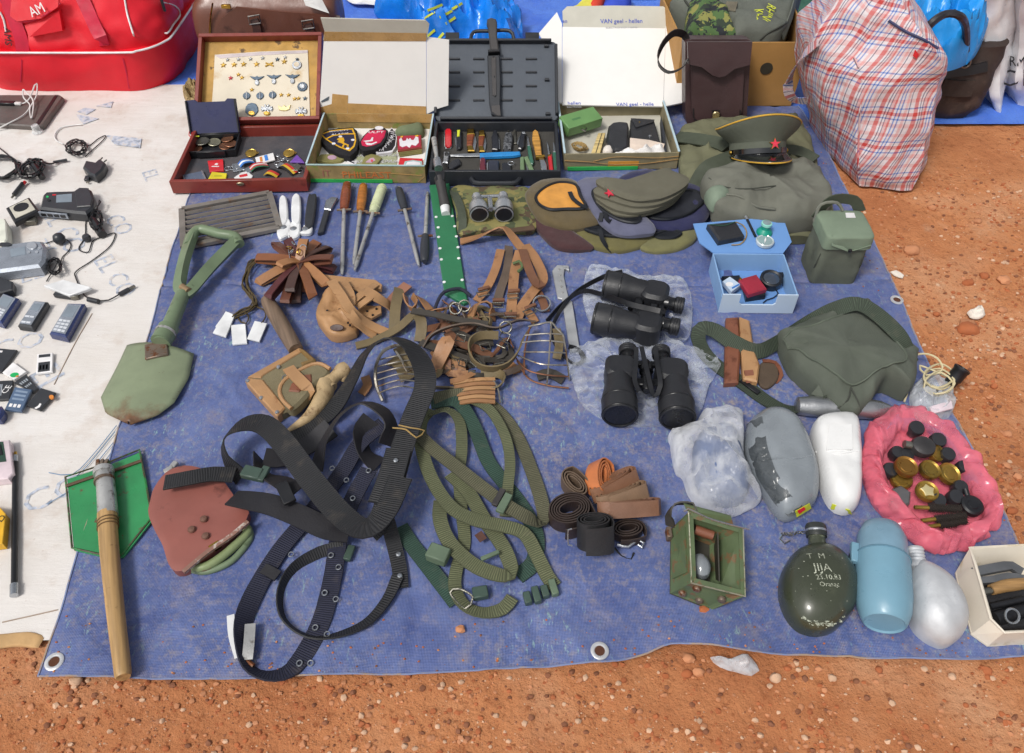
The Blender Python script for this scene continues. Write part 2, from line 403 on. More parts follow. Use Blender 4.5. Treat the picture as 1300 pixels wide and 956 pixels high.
# ================================================================ the setting
def special_tarp(name, blue, blue2, dirt, flecks):
    m, nt, B = base(name); v = coords(nt, rnd=False); L = nt.links
    low = noise(nt, v, 2.6, 5, .6); c = ramp(nt, noise(nt, v, 7, 8, .7), [(.3, C(blue)), (.7, C(blue2))])
    sp_ = noise(nt, v, 75, 8, .75); c = mix(nt, math_(nt, 'MULTIPLY', ramp(nt, sp_, [(.48, 0.0), (.66, 1.0)]), math_(nt, 'MULTIPLY', ramp(nt, low, [(.36, .1), (.68, 1.0)]), dirt)), c, C('#a79c97'))
    n2 = noise(nt, v, 9, 12, .82); c = mix(nt, math_(nt, 'MULTIPLY', ramp(nt, n2, [(.53, 0.0), (.7, 1.0)]), dirt * .55), c, C('#ad9c92'))
    mp = nd(nt, 'ShaderNodeMapping'); mp.inputs['Scale'].default_value = (1, .32, 1); L.new(v, mp.inputs[0])
    n3 = noise(nt, mp.outputs[0], 120, 5, .75); n4 = noise(nt, v, 3.2, 3)
    c = mix(nt, math_(nt, 'MULTIPLY', ramp(nt, n3, [(.57, 0.0), (.66, 1.0)]), math_(nt, 'MULTIPLY', ramp(nt, n4, [(.42, 0.0), (.66, 1.0)]), flecks)), c, C('#a9cfc4'))
    n6 = noise(nt, v, 210, 5, .75); c = mix(nt, math_(nt, 'MULTIPLY', ramp(nt, n6, [(.53, 0.0), (.7, 1.0)]), .4), c, C('#2c3560'))
    L.new(c, B.inputs['Base Color']); B.inputs['Roughness'].default_value = .5; B.inputs['Specular IOR Level'].default_value = .35
    w = []
    for d in ('X', 'Y'):
        t = nd(nt, 'ShaderNodeTexWave', wave_type='BANDS', bands_direction=d); t.inputs['Scale'].default_value = 120; t.inputs['Distortion'].default_value = .6; L.new(v, t.inputs[0]); w.append(t.outputs[1])
    h = math_(nt, 'ADD', math_(nt, 'MULTIPLY', math_(nt, 'ADD', w[0], w[1]), .25), math_(nt, 'MULTIPLY', noise(nt, v, 40, 6, .6), 1.3)); rg = math_(nt, 'ABSOLUTE', math_(nt, 'SUBTRACT', noise(nt, v, 3.5, 6, .55), .5)); h = math_(nt, 'SUBTRACT', h, math_(nt, 'MULTIPLY', ramp(nt, rg, [(0, 1.0), (.035, 0.0)]), 1.1)); bump(nt, B, h, .42, .004); return m
M_TARP = special_tarp('blue_tarp', '#4a5a94', '#7282b6', 1.0, .8)
M_TARP2 = special_tarp('bright_tarp', '#4272e4', '#6594f4', .12, .15)
M_SHEET = None
def sheetmat():
    m, nt, B = base('woven_sheet'); v = coords(nt, rnd=False); L = nt.links
    c = ramp(nt, noise(nt, v, 4, 6, .6), [(.3, C('#e3dcd5')), (.7, C('#f3efec'))])
    c = mix(nt, math_(nt, 'MULTIPLY', ramp(nt, noise(nt, v, 7, 8, .7), [(.52, 0.0), (.72, 1.0)]), .5), c, C('#bfa48e'))
    c = mix(nt, math_(nt, 'MULTIPLY', ramp(nt, noise(nt, v, 90, 5, .7), [(.66, 0.0), (.72, 1.0)]), .4), c, C('#9a6b4c'))
    L.new(c, B.inputs['Base Color']); B.inputs['Roughness'].default_value = .7
    mp = nd(nt, 'ShaderNodeMapping'); mp.inputs['Scale'].default_value = (.25, 1, 1); mp.inputs['Rotation'].default_value = (0, 0, .15); L.new(v, mp.inputs[0])
    bump(nt, B, math_(nt, 'ADD', noise(nt, mp.outputs[0], 45, 5, .6), math_(nt, 'MULTIPLY', noise(nt, v, 900, 2), .2)), .45, .005); return m
M_SHEET = sheetmat()
def dirtmat():
    m, nt, B = base('orange_dirt'); v = coords(nt, rnd=False); L = nt.links
    c = ramp(nt, noise(nt, v, 3, 8, .65), [(.28, C('#b8734c')), (.5, C('#d38e60')), (.75, C('#e2ad86'))])
    c = mix(nt, ramp(nt, noise(nt, v, 60, 6, .7), [(.56, 0.0), (.68, .7)]), c, C('#8a4a2a'))
    c = mix(nt, ramp(nt, noise(nt, v, 170, 4, .7), [(.64, 0.0), (.7, .75)]), c, C('#e2b48d'))
    c = mix(nt, ramp(nt, noise(nt, v, 14, 5, .7), [(.6, 0.0), (.75, .5)]), c, C('#9b5a3a'))
    c = mix(nt, ramp(nt, noise(nt, v, 1.7, 7, .6), [(.48, 0.0), (.64, .45)]), c, C('#b06c46')); c = mix(nt, ramp(nt, noise(nt, v, 5.5, 8, .7), [(.6, 0.0), (.72, .5)]), c, C('#dcb594'))
    L.new(c, B.inputs['Base Color']); B.inputs['Roughness'].default_value = .92; B.inputs['Specular IOR Level'].default_value = .15
    h = math_(nt, 'ADD', noise(nt, v, 130, 6, .7), math_(nt, 'MULTIPLY', noise(nt, v, 35, 5, .6), 2)); bump(nt, B, h, .9, .006); return m
M_DIRT = dirtmat()
def px_poly(pts, z=0): return [at(p[0], p[1], z).to_2d() for p in pts]
def inside(p, poly):
    r = False; j = len(poly) - 1
    for i in range(len(poly)):
        a, b = poly[i], poly[j]
        if (a[1] > p[1]) != (b[1] > p[1]) and p[0] < (b[0] - a[0]) * (p[1] - a[1]) / (b[1] - a[1]) + a[0]: r = not r
        j = i
    return r
FRONT = [(52, 862), (180, 864), (300, 864), (420, 861), (540, 857), (650, 851), (760, 845), (810, 836), (850, 822), (890, 826), (940, 833), (1040, 835), (1150, 840), (1240, 839), (1345, 836)]
LEFT = [(52, 862), (75, 795), (103, 700), (135, 610), (152, 550), (185, 450), (213, 345), (238, 262), (262, 190), (282, 128)]
RIGHT = [(1345, 836), (1325, 780), (1283, 679), (1240, 590), (1204, 524), (1160, 430), (1118, 332), (1075, 250), (1040, 180), (1012, 138)]
fr_, le_, ri_ = [[tuple(at(*p)) for p in q] for q in (FRONT, LEFT, RIGHT)]
def along(c, t):
    t *= len(c) - 1; i = min(int(t), len(c) - 2); f = t - i; return V(c[i]).lerp(V(c[i + 1]), f)
TARPOLY = [p[:2] for p in fr_] + [p[:2] for p in ri_[1:]] + [p[:2] for p in le_[::-1][:-1]]
CREASE_Y = at(400, 362).y; CREASE_X = [at(640, 500).x + .02, .56]
def tarpz(x, y):
    z = .0078 + .003 * NZ.noise(V((x * 3.1, y * 3.1, 1))) + .0034 * NZ.noise(V((x * 7, y * 12, 4))) - .004 * max(0, 1 - abs(NZ.noise(V((x * 2.2 + 3, y * 2.6, 7)))) * 26) + .0035 * max(0, 1 - abs(NZ.noise(V((x * 3.1, y * 1.7, 11)))) * 22) + .001 * NZ.noise(V((x * 30, y * 22, 2)))
    d = abs(y - CREASE_Y + .012 * math.sin(x * 5)); z -= .004 * math.exp(-(d / .006) ** 2); z += .003 * math.exp(-((d - .014) / .01) ** 2)
    for cx in CREASE_X: d = abs(x - cx - .02 * math.sin(y * 4)); z += .004 * math.exp(-(d / .012) ** 2)
    return z
def frontlift(x):
    return .016 * max(0, NZ.noise(V((x * 5, 3, 0)))) + .006 * max(0, NZ.noise(V((x * 17, 8, 0)))) + .022 * math.exp(-((x - .36) / .07) ** 2) + .006 * math.exp(-((x - .12) / .05) ** 2)
NU, NV = 190, 190
dense_f, dense_l, dense_r = [cat([tuple(p) for p in q], .004) for q in (fr_, le_, ri_)]
def tarp_fn(u, v):
    a, b = along(dense_l, v), along(dense_r, v); p = a.lerp(b, u); f = along(dense_f, u); s = V(dense_f[0]).lerp(V(dense_f[-1]), u)
    p = p + (f - s) * max(0, 1 - v * 2.2) ** 2; e = min(u, 1 - u) * 40
    return (p.x, p.y, tarpz(p.x, p.y) + frontlift(p.x) * math.exp(-(v * 26) ** 2) + (.004 * NZ.noise(V((p.y * 9, u * 3, 0))) + .003) * math.exp(-e * e))
tarp = T('blue_tarp', 'worn blue woven tarp spread on the dirt under the army surplus goods', 'tarp', (0, 1.2, 0))
tb = MB().sheet(tarp_fn, NU, NV); to = tarp.body(tb, M_TARP, world=True)
hem = mat('hem', '#7f8db4', .7, bmp=.2, col2='#b09a86', c2=(14, .5, .1))
edge = [tarp_fn(i / 120, 0) for i in range(121)]; tarp.part('hem', MB().tube([(p[0], p[1], p[2] + .0005) for p in edge], .0015, 5, .02), hem, world=True)
for u in (0, 1): tarp.part('hem', MB().tube([(lambda p: (p[0], p[1], p[2] + .0005))(tarp_fn(u, i / 80)) for i in range(81)], .002, 5, .02), hem, world=True)
gm = mat('grommet_metal', '#e8e8ea', .35, .6, bmp=.05); hole = mat('grommet_hole', '#5a3524', .9)
for px, py in ((70, 841), (761, 828), (1138, 382)):
    p = at(px, py, .011); q = tarpz(p.x, p.y) + frontlift(p.x) * (1 if py > 800 else 0) * .6
    g = tarp.part('grommet', MB(MX.Translation((p.x, p.y, q + .0035))).lathe([(.008, 0), (.0095, .0022), (.0125, .0028), (.0155, .0016), (.016, 0)], 24), gm, world=True)
    tarp.part('grommet_hole', MB(MX.Translation((p.x, p.y, q + .0038))).lathe([(.0088, 0), (.0086, .0009)], 20), hole, g, world=True)
# frayed threads at the left edge
th = mat('thread', '#7f9fc0', .8, bmp=0)
for k, pts in enumerate([[(148, 540), (120, 575), (92, 602), (62, 600)], [(146, 548), (112, 590), (86, 615)], [(152, 552), (125, 585), (108, 610), (60, 640)], [(150, 545), (143, 572), (128, 590)]]):
    tarp.part('loose_thread', MB().tube([at(x, y, .0085) for x, y in pts], .0009, 4, .02), th, world=True)
# the white sheet on the left
WL = [(-330, 830), (-300, 600), (-230, 300), (-130, 112)]; WR = [(92, 812), (150, 700), (205, 480), (262, 290), (300, 108)]
wl_, wr_ = [cat([tuple(at(*p)) for p in q], .01) for q in (WL, WR)]
def whitez(x, y): return .0045 + .0012 * NZ.noise(V((x * 4, y * 5, 0))) + .0008 * NZ.noise(V((x * 10, y * 26, 0)))
def white_fn(u, v):
    p = along(wl_, v).lerp(along(wr_, v), u); p.y += .006 * NZ.noise(V((p.x * 7, 0, 2))) * (1 - v)
    return (p.x, p.y, min(whitez(p.x, p.y), .0062))
white = T('woven_sheet', 'off white woven plastic sheet with faded blue print on the left', 'ground sheet', (-1.1, 1.2, 0))
white.body(MB().sheet(white_fn, 110, 150), M_SHEET, world=True)
WHITEPOLY = px_poly(WL + WR[::-1])
ink = mat('faded_print', '#c6cede', .8, var=.5, vs=60, bmp=0, col2='#d9d3d0', c2=(60, .5, .1))
def wz(p): p.z = min(whitez(p.x, p.y), .0062) + .0009; return p
for s, px, py, size, a in (('EL CO', 80, 292, .085, -52), ('JEL', 55, 312, .05, 128), ('EL', 190, 222, .06, -60), ('EL', 40, 350, .06, 30), ('EL CO', 145, 350, .07, -50),
                            ('CO', 22, 437, .08, 25), ('EL', 36, 212, .05, 15), ('EL CO', 35, 640, .08, 30), ('CO', 150, 285, .07, -48), ('EL', 60, 480, .09, -45)):
    q = at(px, py, .006); white.text('faded_print', s, size, ink, MX.Translation(q) @ rot(a), rough=wz, ext=0, world=True)
for pts in ([(96, 145), (126, 151), (106, 158)], [(122, 135), (144, 129), (141, 137)], [(98, 142), (108, 137), (122, 139), (110, 146)], [(135, 172), (180, 176), (178, 188), (146, 184)]):
    white.part('faded_print', MB().prism([at(*p, .006).xy for p in pts], .0066, .0072), ink, world=True)
for pts in ([(5, 792), (40, 784), (75, 776)], [(70, 490), (95, 440), (118, 400)]):
    white.part('fold_line', MB().tube([wz(at(x, y)) for x, y in pts], .0012, 4, .02), mat('fold', '#b5a291', .8, bmp=0), world=True)
# bright blue tarp behind everything
def back_fn(u, v):
    x = -3.4 + 7 * u; f = at(0, 128).y + (.03 * NZ.noise(V((x * 3, 0, 0)))); f2 = at(1300, 158).y if x > 1 else (2.3 if x > -.9 else at(0, 112).y)
    y = f2 + (6 - f2) * v ** 1.5; return (x, y, .002 + max(0, .02 * NZ.noise(V((x * 4, y * 6, 8))) + .014 * NZ.noise(V((x * 11, y * 15, 3)))) * min(1, v * 8))
bt = T('bright_blue_tarp', 'bright blue tarp spread behind the cases and bags', 'tarp', (0, 3.5, 0)); bt.body(MB().sheet(back_fn, 220, 90), M_TARP2, world=True)
# the ground
gx = [-300, -80, -20, -6, -3.2]; k = -2.6
while k < 2.9: gx.append(k); k += .022
gx += [3.4, 6, 20, 80, 300]; gy = [-200, -40, -8, -2, -.3]; k = .1
while k < 3: gy.append(k); k += .02
gy += [3.5, 5, 9, 25, 90, 300]
def ground_z(x, y):
    z = -.006 + .007 * NZ.noise(V((x * 2.1, y * 2.1, 9))) + .006 * NZ.noise(V((x * 5, y * 5, 0))) + .005 * NZ.noise(V((x * 17, y * 17, 3))) + .003 * NZ.noise(V((x * 45, y * 45, 6))); return min(z, .012)
def covered(x, y): return inside((x, y), TARPOLY) or inside((x, y), WHITEPOLY) or (y > back_fn((x + 3.4) / 7, 0)[1] and y < 6)
gv = []; gf = []
for j, y in enumerate(gy):
    for i, x in enumerate(gx): gv.append((x, y, min(ground_z(x, y), -.002) if covered(x, y) else ground_z(x, y)))
n = len(gx); g = MB().add(gv, [[j * n + i, j * n + i + 1, (j + 1) * n + i + 1, (j + 1) * n + i] for j in range(len(gy) - 1) for i in range(n - 1)])
go = mkobj('ground', g, M_DIRT); go['kind'] = 'structure'
# pebbles
_b = bmesh.new(); bmesh.ops.create_icosphere(_b, subdivisions=1, radius=1); ICO_V = [v.co.copy() for v in _b.verts]; ICO_F = [[v.index for v in f.verts] for f in _b.faces]; _b.free()
_b = bmesh.new(); bmesh.ops.create_icosphere(_b, subdivisions=2, radius=1); ICO2_V = [v.co.copy() for v in _b.verts]; ICO2_F = [[v.index for v in f.verts] for f in _b.faces]; _b.free()
def stone_into(mb, p, r, m=0, hi=False, flat=.65):
    s = random.random() * 90; R = MX.Rotation(random.random() * 6, 4, 'Z') @ MX.Rotation(random.random(), 4, 'X'); d = V((1, random.uniform(.65, 1), flat)); vs = []
    for v in (ICO2_V if hi else ICO_V):
        q = v * (1 + .38 * NZ.noise(v * 1.3 + V((s, 0, 0))) + (.12 * NZ.noise(v * 3.5 + V((s, 4, 0))) if hi else 0)); q = R @ q; vs.append(V((q.x * d.x, q.y * d.y, q.z * d.z)) * r + V(p))
    mb.add(vs, ICO2_F if hi else ICO_F, m)
st = [mat('stone_a', '#c98a62', .9, bmp=.5), mat('stone_b', '#b4683f', .9, bmp=.5), mat('stone_c', '#dcb494', .9, bmp=.5), mat('stone_d', '#8d5a3f', .9, bmp=.5)]
gr = MB(); cnt = 0
while cnt < 11000:
    if random.random() < .72: x, y = at(random.uniform(1010, 1340), random.uniform(130, 720)).xy
    else: x, y = at(random.uniform(-20, 1320), random.uniform(815, 975)).xy
    if covered(x, y) or NZ.noise(V((x * 3, y * 3, 5))) + .6 * NZ.noise(V((x * 9, y * 9, 2))) < random.uniform(-.55, .35): continue
    r = .0008 * (1 / max(.02, random.random())) ** .7; stone_into(gr, (x, y, ground_z(x, y) + r * .15), min(r, .0058), random.choice((0, 0, 1, 1, 2, 3))); cnt += 1
cnt = 0
while cnt < 420:
    u, v = random.random(), abs(random.gauss(0, .035))
    if cnt % 3 == 0: u, v = 1 - abs(random.gauss(0, .03)), random.random()
    if not (0 < u < 1 and 0 < v < 1): continue
    p = tarp_fn(u, v); r = .0006 / max(.25, random.random()); stone_into(gr, (p[0], p[1], p[2] + r * .3), r, random.choice((0, 1, 1, 3))); cnt += 1
o = mkobj('gravel', gr, st); o['kind'] = 'stuff'
def stone(px, py, w, label, m, z=None, group='loose stones on the orange dirt', flat=.65):
    p = at(px, py); r = w / 1000 * math.hypot(p.y, CH) / 2
    t = T('stone', label, 'stone', (p.x, p.y, ground_z(p.x, p.y) if z is None else z), group=group); b = MB(); stone_into(b, (0, 0, r * .35), r, 0, True, flat); t.body(b, st[m])
for px, py, w, m, lb in ((1228, 410, 20, 0, 'largest loose stone right of the gas mask bag'),
 (1230, 358, 14, 1, 'brown stone on the dirt beside the right tarp grommet'),
 (1274, 355, 15, 0, 'stone on the dirt near the right photo edge, level with the grommet'),
 (1250, 350, 12, 1, 'reddish stone between the two stones level with the grommet'),
 (1184, 262, 11, 0, 'stone on the dirt just below the checked bag'),
 (1242, 280, 10, 0, 'small stone on the bare dirt right of the checked bag'),
 (1280, 550, 12, 0, 'upper stone on the dirt right of the pink bag'),
 (1278, 590, 11, 0, 'middle stone on the dirt right of the pink bag'),
 (1292, 605, 12, 0, 'stone at the photo edge right of the pink bag'),
 (1286, 647, 15, 1, 'reddish stone lowest on the dirt right of the pink bag'),
 (875, 834, 15, 0, 'stone under the raised front tarp edge, left of the plastic scrap'),
 (873, 853, 13, 1, 'reddish stone below the raised front tarp edge'),
 (888, 852, 14, 0, 'paler stone beside the reddish one below the raised tarp edge'),
 (1040, 848, 10, 0, 'small stone at the tarp edge in front of the olive canteen'),
 (1057, 860, 10, 2, 'pale pebble on the dirt in front of the olive canteen'),
 (1116, 850, 9, 1, 'reddish pebble on the dirt in front of the blue bottle'),
 (1255, 850, 12, 1, 'reddish stone on the dirt in front of the cream tray'),
 (1210, 858, 10, 2, 'pale pebble on the dirt in front of the silver canteen'),
 (1000, 848, 9, 1, 'reddish pebble right of the clear plastic scrap'),
 (1272, 393, 12, 0, 'stone at the right photo edge above the squared clod'),
 (1190, 397, 10, 1, 'small reddish stone on the dirt above the squared clod'),
 (1262, 490, 10, 1, 'reddish stone on the dirt right of the cream cord'),
 (985, 860, 14, 2, 'pale stone on the dirt below the clear plastic scrap')):
    stone(px, py, w, lb, m)
stone(1230, 417, 26, 'squared orange clod on the dirt right of the gas mask bag', 1, group=None)
stone(1157, 318, 20, 'flat orange clod on the dirt right of the boxy canvas pouch', 0, group=None)
stone(585, 803, 13, 'small brown stone on the tarp below the green slings', 0, .009, None)
stone(891, 778, 14, 'small reddish stone in front of the green metal lantern box', 1, .009, None)
stone(97, 866, 16, 'pale stone in the dirt below the tarp corner grommet', 2, None, None)
# litter
def heap(name, label, cat_, pxs, z0, h, m, zt=None, group=None, ymin=-9, **k):
    pts = [V((p.x, max(p.y, ymin), p.z)) for p in AT(pxs, z0 + h * .35 if zt is None else zt)]; c = sum(pts, V()) / len(pts); t = T(name, label, cat_, (c.x, c.y, z0), group=group)
    b = MB().cush([(p.x - c.x, p.y - c.y) for p in pts], 0, h, **k); t.body(b, m); return t, b
M_CLEAR = film('clear_film', '#e9eef4', .3)
heap('plastic_scrap', 'crumpled clear plastic scrap half under the front edge of the tarp', 'litter', [(902, 834), (925, 836), (950, 830), (965, 850), (955, 857), (935, 852), (915, 846)], .0, .016, M_CLEAR, wr=.01, ws=40)
heap('cardboard_scrap', 'torn tan cardboard piece at the front edge of the white sheet', 'litter', [(-30, 812), (10, 804), (45, 803), (55, 810), (48, 822), (20, 821), (-30, 825)], .005, .006, mat('scrap_tan', '#d3ab78', .9), wr=.003, ws=30, p=8)
heap('paper_ball', 'crumpled brown paper beside the lid of the wooden case', 'litter', [(232, 116), (240, 104), (252, 110), (262, 122), (255, 130), (238, 128)], .004, .035, mat('brown_paper', '#b29a6c', .9, col2='#6f5836', c2=(90, .52, .06)), wr=.03, ws=55, p=2)
heap('tissue_scrap', 'white crumpled tissue scrap on the dirt by the squared clod', 'litter', [(1228, 396), (1240, 390), (1246, 388), (1252, 398), (1243, 404), (1232, 402)], .0, .012, mat('tissue', '#efe6da', .9), wr=.008, ws=80)
heap('paper_scrap', 'thin white paper scrap on the dirt near the tarp edge', 'litter', [(1130, 345), (1137, 343), (1148, 350), (1146, 353), (1136, 350)], .0, .005, mat('tissue', '#efe6da', .9), p=6)
# ================================================================ bags and boxes at the back
Z0=.0095
def rr_sec(cx,cy,w,d,r,z,a=0,k=4):
 R=rot(a);return [((R @ V((x,y,0)))+V((cx,cy,z)))[:] for x,y in rrect(w,d,min(r,w/2.01,d/2.01),k)]
def on(mb,pts,off=.003):return [mb.hit(x,y,off) for x,y in pts]
def onstrap(t,name,mb,pts,w,th_,m,off=.003,parent=None):
 P=[];N=[]
 for x,y in pts:P.append(mb.hit(x,y,off));N.append(mb.n.copy())
 n=sum(N,V())/len(N);return t.pw(name,MB().strap(P,w,th_,up=tuple(n),res=.02),m,parent)
# --- red duffel bag
RED=mat('red_nylon','#f0142c',.5,var=.1,vs=8,bmp=.35,bs=420,kind='cloth');RED2=mat('crimson_web','#cf0f3c',.6,bmp=.3);WHT=mat('white_trim','#f4f2f2',.6,bmp=.05);BLK=mat('black_plastic','#1b1c20',.4,bmp=.08)
rb=T('duffel_bag','large red sports duffel bag with white piping on the left','bag',(-1.5,2.75,0))
by=at(100,117).y
S=[rr_sec(-1.50,by+.26,.66,.52,.13,.005),rr_sec(-1.50,by+.26,.69,.54,.14,.06),rr_sec(-1.5,by+.26,.69,.54,.14,.145)]
bb=MB().loft(S,90,20,.006,8);base_=rb.pw('base_compartment',bb,RED)
S=[rr_sec(-1.51,by+.27,.675,.52,.12,.14),rr_sec(-1.51,by+.28,.69,.52,.14,.2),rr_sec(-1.51,by+.3,.68,.47,.16,.3),rr_sec(-1.51,by+.33,.64,.36,.15,.38),rr_sec(-1.51,by+.35,.56,.2,.09,.425)]
ub=MB().loft(S,110,44,.016,9,seed=3);rb.pw('upper_body',ub,RED)
rb.pw('piping',MB().tube([tuple(V(p)+V((0,-.001,0))) for p in cat([q for q in rr_sec(-1.50,by+.26,.695,.545,.14,.148)],.02,True)],.0035,6,.03,closed=True),WHT)
for pts in ([(158,-2),(162,20),(170,45),(178,66)],[(205,3),(222,8),(228,18),(220,30),(209,42),(206,54)],[(0,15),(5,25),(8,40)]):
 rb.pw('piping',MB().tube(on(ub,pts,.002),.003,6,.015),WHT)
for pts in ([(5,-4),(14,14),(22,34),(28,50),(30,66)],[(104,-4),(113,15),(122,35),(132,52),(138,67)]):onstrap(rb,'webbing_strap',ub,pts,.042,.003,RED2,.004)
fl=[V(p) for p in on(ub,[(26,27),(60,20),(84,0)],.02)]
pk=MB();c_=on(ub,[(33,32),(78,14),(83,36),(42,48)],.022);pk.slab(c_[::-1],.02);rb.pw('pocket',pk,RED)
rb.pw('pocket_flap',MB().slab(on(ub,[(20,22),(26,27),(60,22),(80,8),(82,-3),(20,-3)],.028)[::-1],.006),RED)
rb.pw('seam',MB().tube(on(ub,[(22,26),(45,26),(66,18),(82,4)],.03),.003,5),RED2)
def tframe(mb,px,py,px2,py2,off):
 a=mb.hit(px,py,off);n=mb.n.copy();b=mb.hit(px2,py2,off);xa=(b-a).normalized();return frame(tuple((a+b)/2),tuple(xa),tuple(n.cross(xa)))
rb.text('logo','AM',.042,WHT,tframe(ub,50,15,68,10,.045),world=True)
rb.text('handwriting','AMS',.03,BLK,tframe(ub,9,36,11,56,.004),world=True)
rb.pw('zip_pull',MB().box(ub.hit(205,7,.008),(.008,.006,.04)),BLK)
onstrap(rb,'seam_fold',bb,[(28,76),(27,92),(26,104)],.004,.002,RED2,.001);onstrap(rb,'seam_fold',bb,[(156,74),(160,90),(164,112)],.004,.002,RED2,.001)
# --- brown leather briefcase
LEA=mat('brown_leather','#75493a',.42,var=.15,vs=9,bmp=.3,bs=180,col2='#4c2c22',c2=(12,.58,.12));LEAD=mat('dark_leather','#4a2c25',.5,bmp=.3);BRS=mat('brass','#c9a24c',.3,1,bmp=.05)
bc=T('briefcase','worn brown leather briefcase behind the wooden case','briefcase',(-.7,2.65,0))
yb=2.62;xl,xr=atY(252,60,yb).x,atY(432,55,yb).x;cx=(xl+xr)/2;w=xr-xl
lb=MB().loft([rr_sec(cx,yb+.08,w,.17,.03,.004),rr_sec(cx,yb+.08,w,.17,.03,.2),rr_sec(cx+.01,yb+.09,w*.93,.12,.03,.26),rr_sec(cx+.02,yb+.1,w*.84,.06,.02,.32)],60,16,.004,8)
bc.pw('body',lb,LEA)
fp=lambda L:[atY(x,y,yb-.004) for x,y in L]
flap=MB().slab(fp([(268,60),(272,40),(282,22),(300,8),(360,14),(418,18),(424,30),(424,60)]),.006);bc.pw('front_flap',flap,LEA)
bc.pw('stitching',MB().tube([atY(x,y,yb-.012) for x,y in [(266,52),(267,26),(270,4)]],.003,5),BRS)
bc.pw('frame_bar',MB().tube([atY(x,y,yb+.02) for x,y in [(272,8),(310,6),(380,17),(432,22)]],.006,6),LEAD)
for x,y in ((322,24),(390,30)):
 k=bc.pw('buckle_strap',MB().strap([atY(x,y,yb-.012),atY(x+4,y+12,yb-.02),atY(x+5,y+30,yb-.012)],.028,.004,up=(0,-1,.2)),LEAD)
 bc.pw('buckle',MB().tube([atY(x+a,y+b,yb-.022) for a,b in ((-7,-3),(7,-5),(9,5),(-5,7))],.003,6,.05,closed=True),mat('dull_metal','#8a8480',.4,.9),k)
bc.pw('lock_hasp',MB().box(atY(287,8,yb-.01),(.03,.01,.012)),BRS)
t=T('paper_sheet','folded white paper lying on the brown briefcase','paper',atY(400,10,yb));pm=mat('white_paper','#f3f2ef',.8,bmp=.05)
t.body(MB().slab([atY(384,-4,yb-.01),atY(388,7,yb-.02),atY(418,17,yb-.02),atY(408,-2,yb-.01)],.002),pm,world=True)
# --- blue plastic bag pile, and bits of stock behind
BPL=mat('blue_film','#1384ea',.35,var=.3,vs=10,bmp=.8,bs=60,coat=.2)
t,b_=heap('plastic_bag','crumpled bright blue plastic bag with yellow print behind the knife case','bag',[(474,6),(520,18),(544,44),(600,60),(655,55),(664,30),(648,6),(620,-12),(560,-14),(500,-10)],.01,.13,BPL,wr=.06,ws=7,rings=26,p=1.8,res=.012,ridge=True)
yel=mat('yellow_print','#d9e03a',.6);B2=MB();B2.v=[t.M @ p for p in b_.v];B2.f=b_.f
for px,py,w_ in ((552,10,26),(566,18,22),(580,8,20),(546,20,18),(572,26,18),(548,42,14),(560,46,10)):
 q=B2.hit(px,py,.004);n=B2.n.copy();t.pw('yellow_print',MB().strap([B2.hit(px-w_/3,py+4,.004),q,B2.hit(px+w_/3,py-4,.004)],.009,.001,up=tuple(n)),yel)
heap('paper_sheet','white paper behind the open cardboard lid at the top edge','paper',[(440,-12),(520,-12),(548,2),(530,10),(470,4),(445,2)],.02,.02,pm,wr=.01)
heap('cloth_bundle','folded cloth of yellow red and blue bands behind the tall white lid','cloth',[(715,22),(735,6),(760,-8),(770,-8),(760,15),(730,28)],.01,.05,mat('yellow_cloth','#e8df5a',.8),wr=.01)
for c_,pts,nm in (('#e0452f',[(748,10),(760,-6),(772,-6),(764,10)],'red'),('#3450c8',[(766,12),(772,-6),(800,-6),(796,12)],'blue')):
 heap('cloth_bundle','small %s cloth behind the tall white lid' % nm,'cloth',pts,.02,.06,mat(nm+'_cloth',c_,.8),wr=.01)
t=T('carton','small white carton at the top edge behind the tall white lid','box',at(800,0));t.body(MB().box((.03,.05,.05),(.16,.12,.1)),mat('white_card','#f1f0ee',.7))
t,_=heap('jacket','dark green jacket lying at the top edge beside the checked bag','clothing',[(1008,-10),(1015,22),(1040,29),(1065,25),(1075,-12)],.004,.06,mat('dark_green_cloth','#2d5a4a',.8,kind='cloth'),wr=.03,ws=9)
# --- kraft cardboard box with rucksack and camouflage clothes
KR=mat('kraft','#b98a4c',.8,var=.08,vs=14,bmp=.15,bs=300);KRI=mat('kraft_edge','#d8b273',.8)
yk=at(1003,137).y;xr=at(1003,137).x;zt=atY(1030,54,yk).z;xl=atY(868,52,yk).x;xr2=atY(1030,54,yk).x
kb=T('cardboard_box','brown kraft cardboard box holding the rucksack, behind the dark map case','box',((xl+xr)/2,yk+.2,0))
D=.36;sl=(xr2-xr)
kb.pw('front_panel',MB().slab([(xl,yk,.004),(xr,yk,.004),(xr2,yk,zt),(xl-sl*.4,yk,zt)],.005),KR)
kb.pw('side_panel',MB().slab([(xr,yk+.003,.004),(xr+.02,yk+D,.004),(xr2+.02,yk+D,zt),(xr2,yk+.1,zt+.005),(xr2,yk+.003,zt)],.005),KR)
kb.pw('side_panel',MB().slab([(xl-.02,yk+D,.004),(xl,yk+.003,.004),(xl-sl*.4,yk+.003,zt),(xl-sl*.4-.02,yk+D,zt)],.005),KR)
kb.pw('back_panel',MB().slab([(xr+.02,yk+D,.004),(xl-.02,yk+D,.004),(xl-sl*.4-.02,yk+D,zt),(xr2+.02,yk+D,zt)],.005),KR)
kb.pw('floor_panel',MB().box(((xl+xr)/2,yk+D/2,.006),(xr-xl,D,.005)),KR)
dk=mat('dark_hole','#3c3628',.9);
c_=atY(973,87,yk-.002);kb.pw('vent_hole',MB(frame(tuple(c_),(1,0,0),(0,0,1))).prism(circ(.02,18),0,.001),dk)
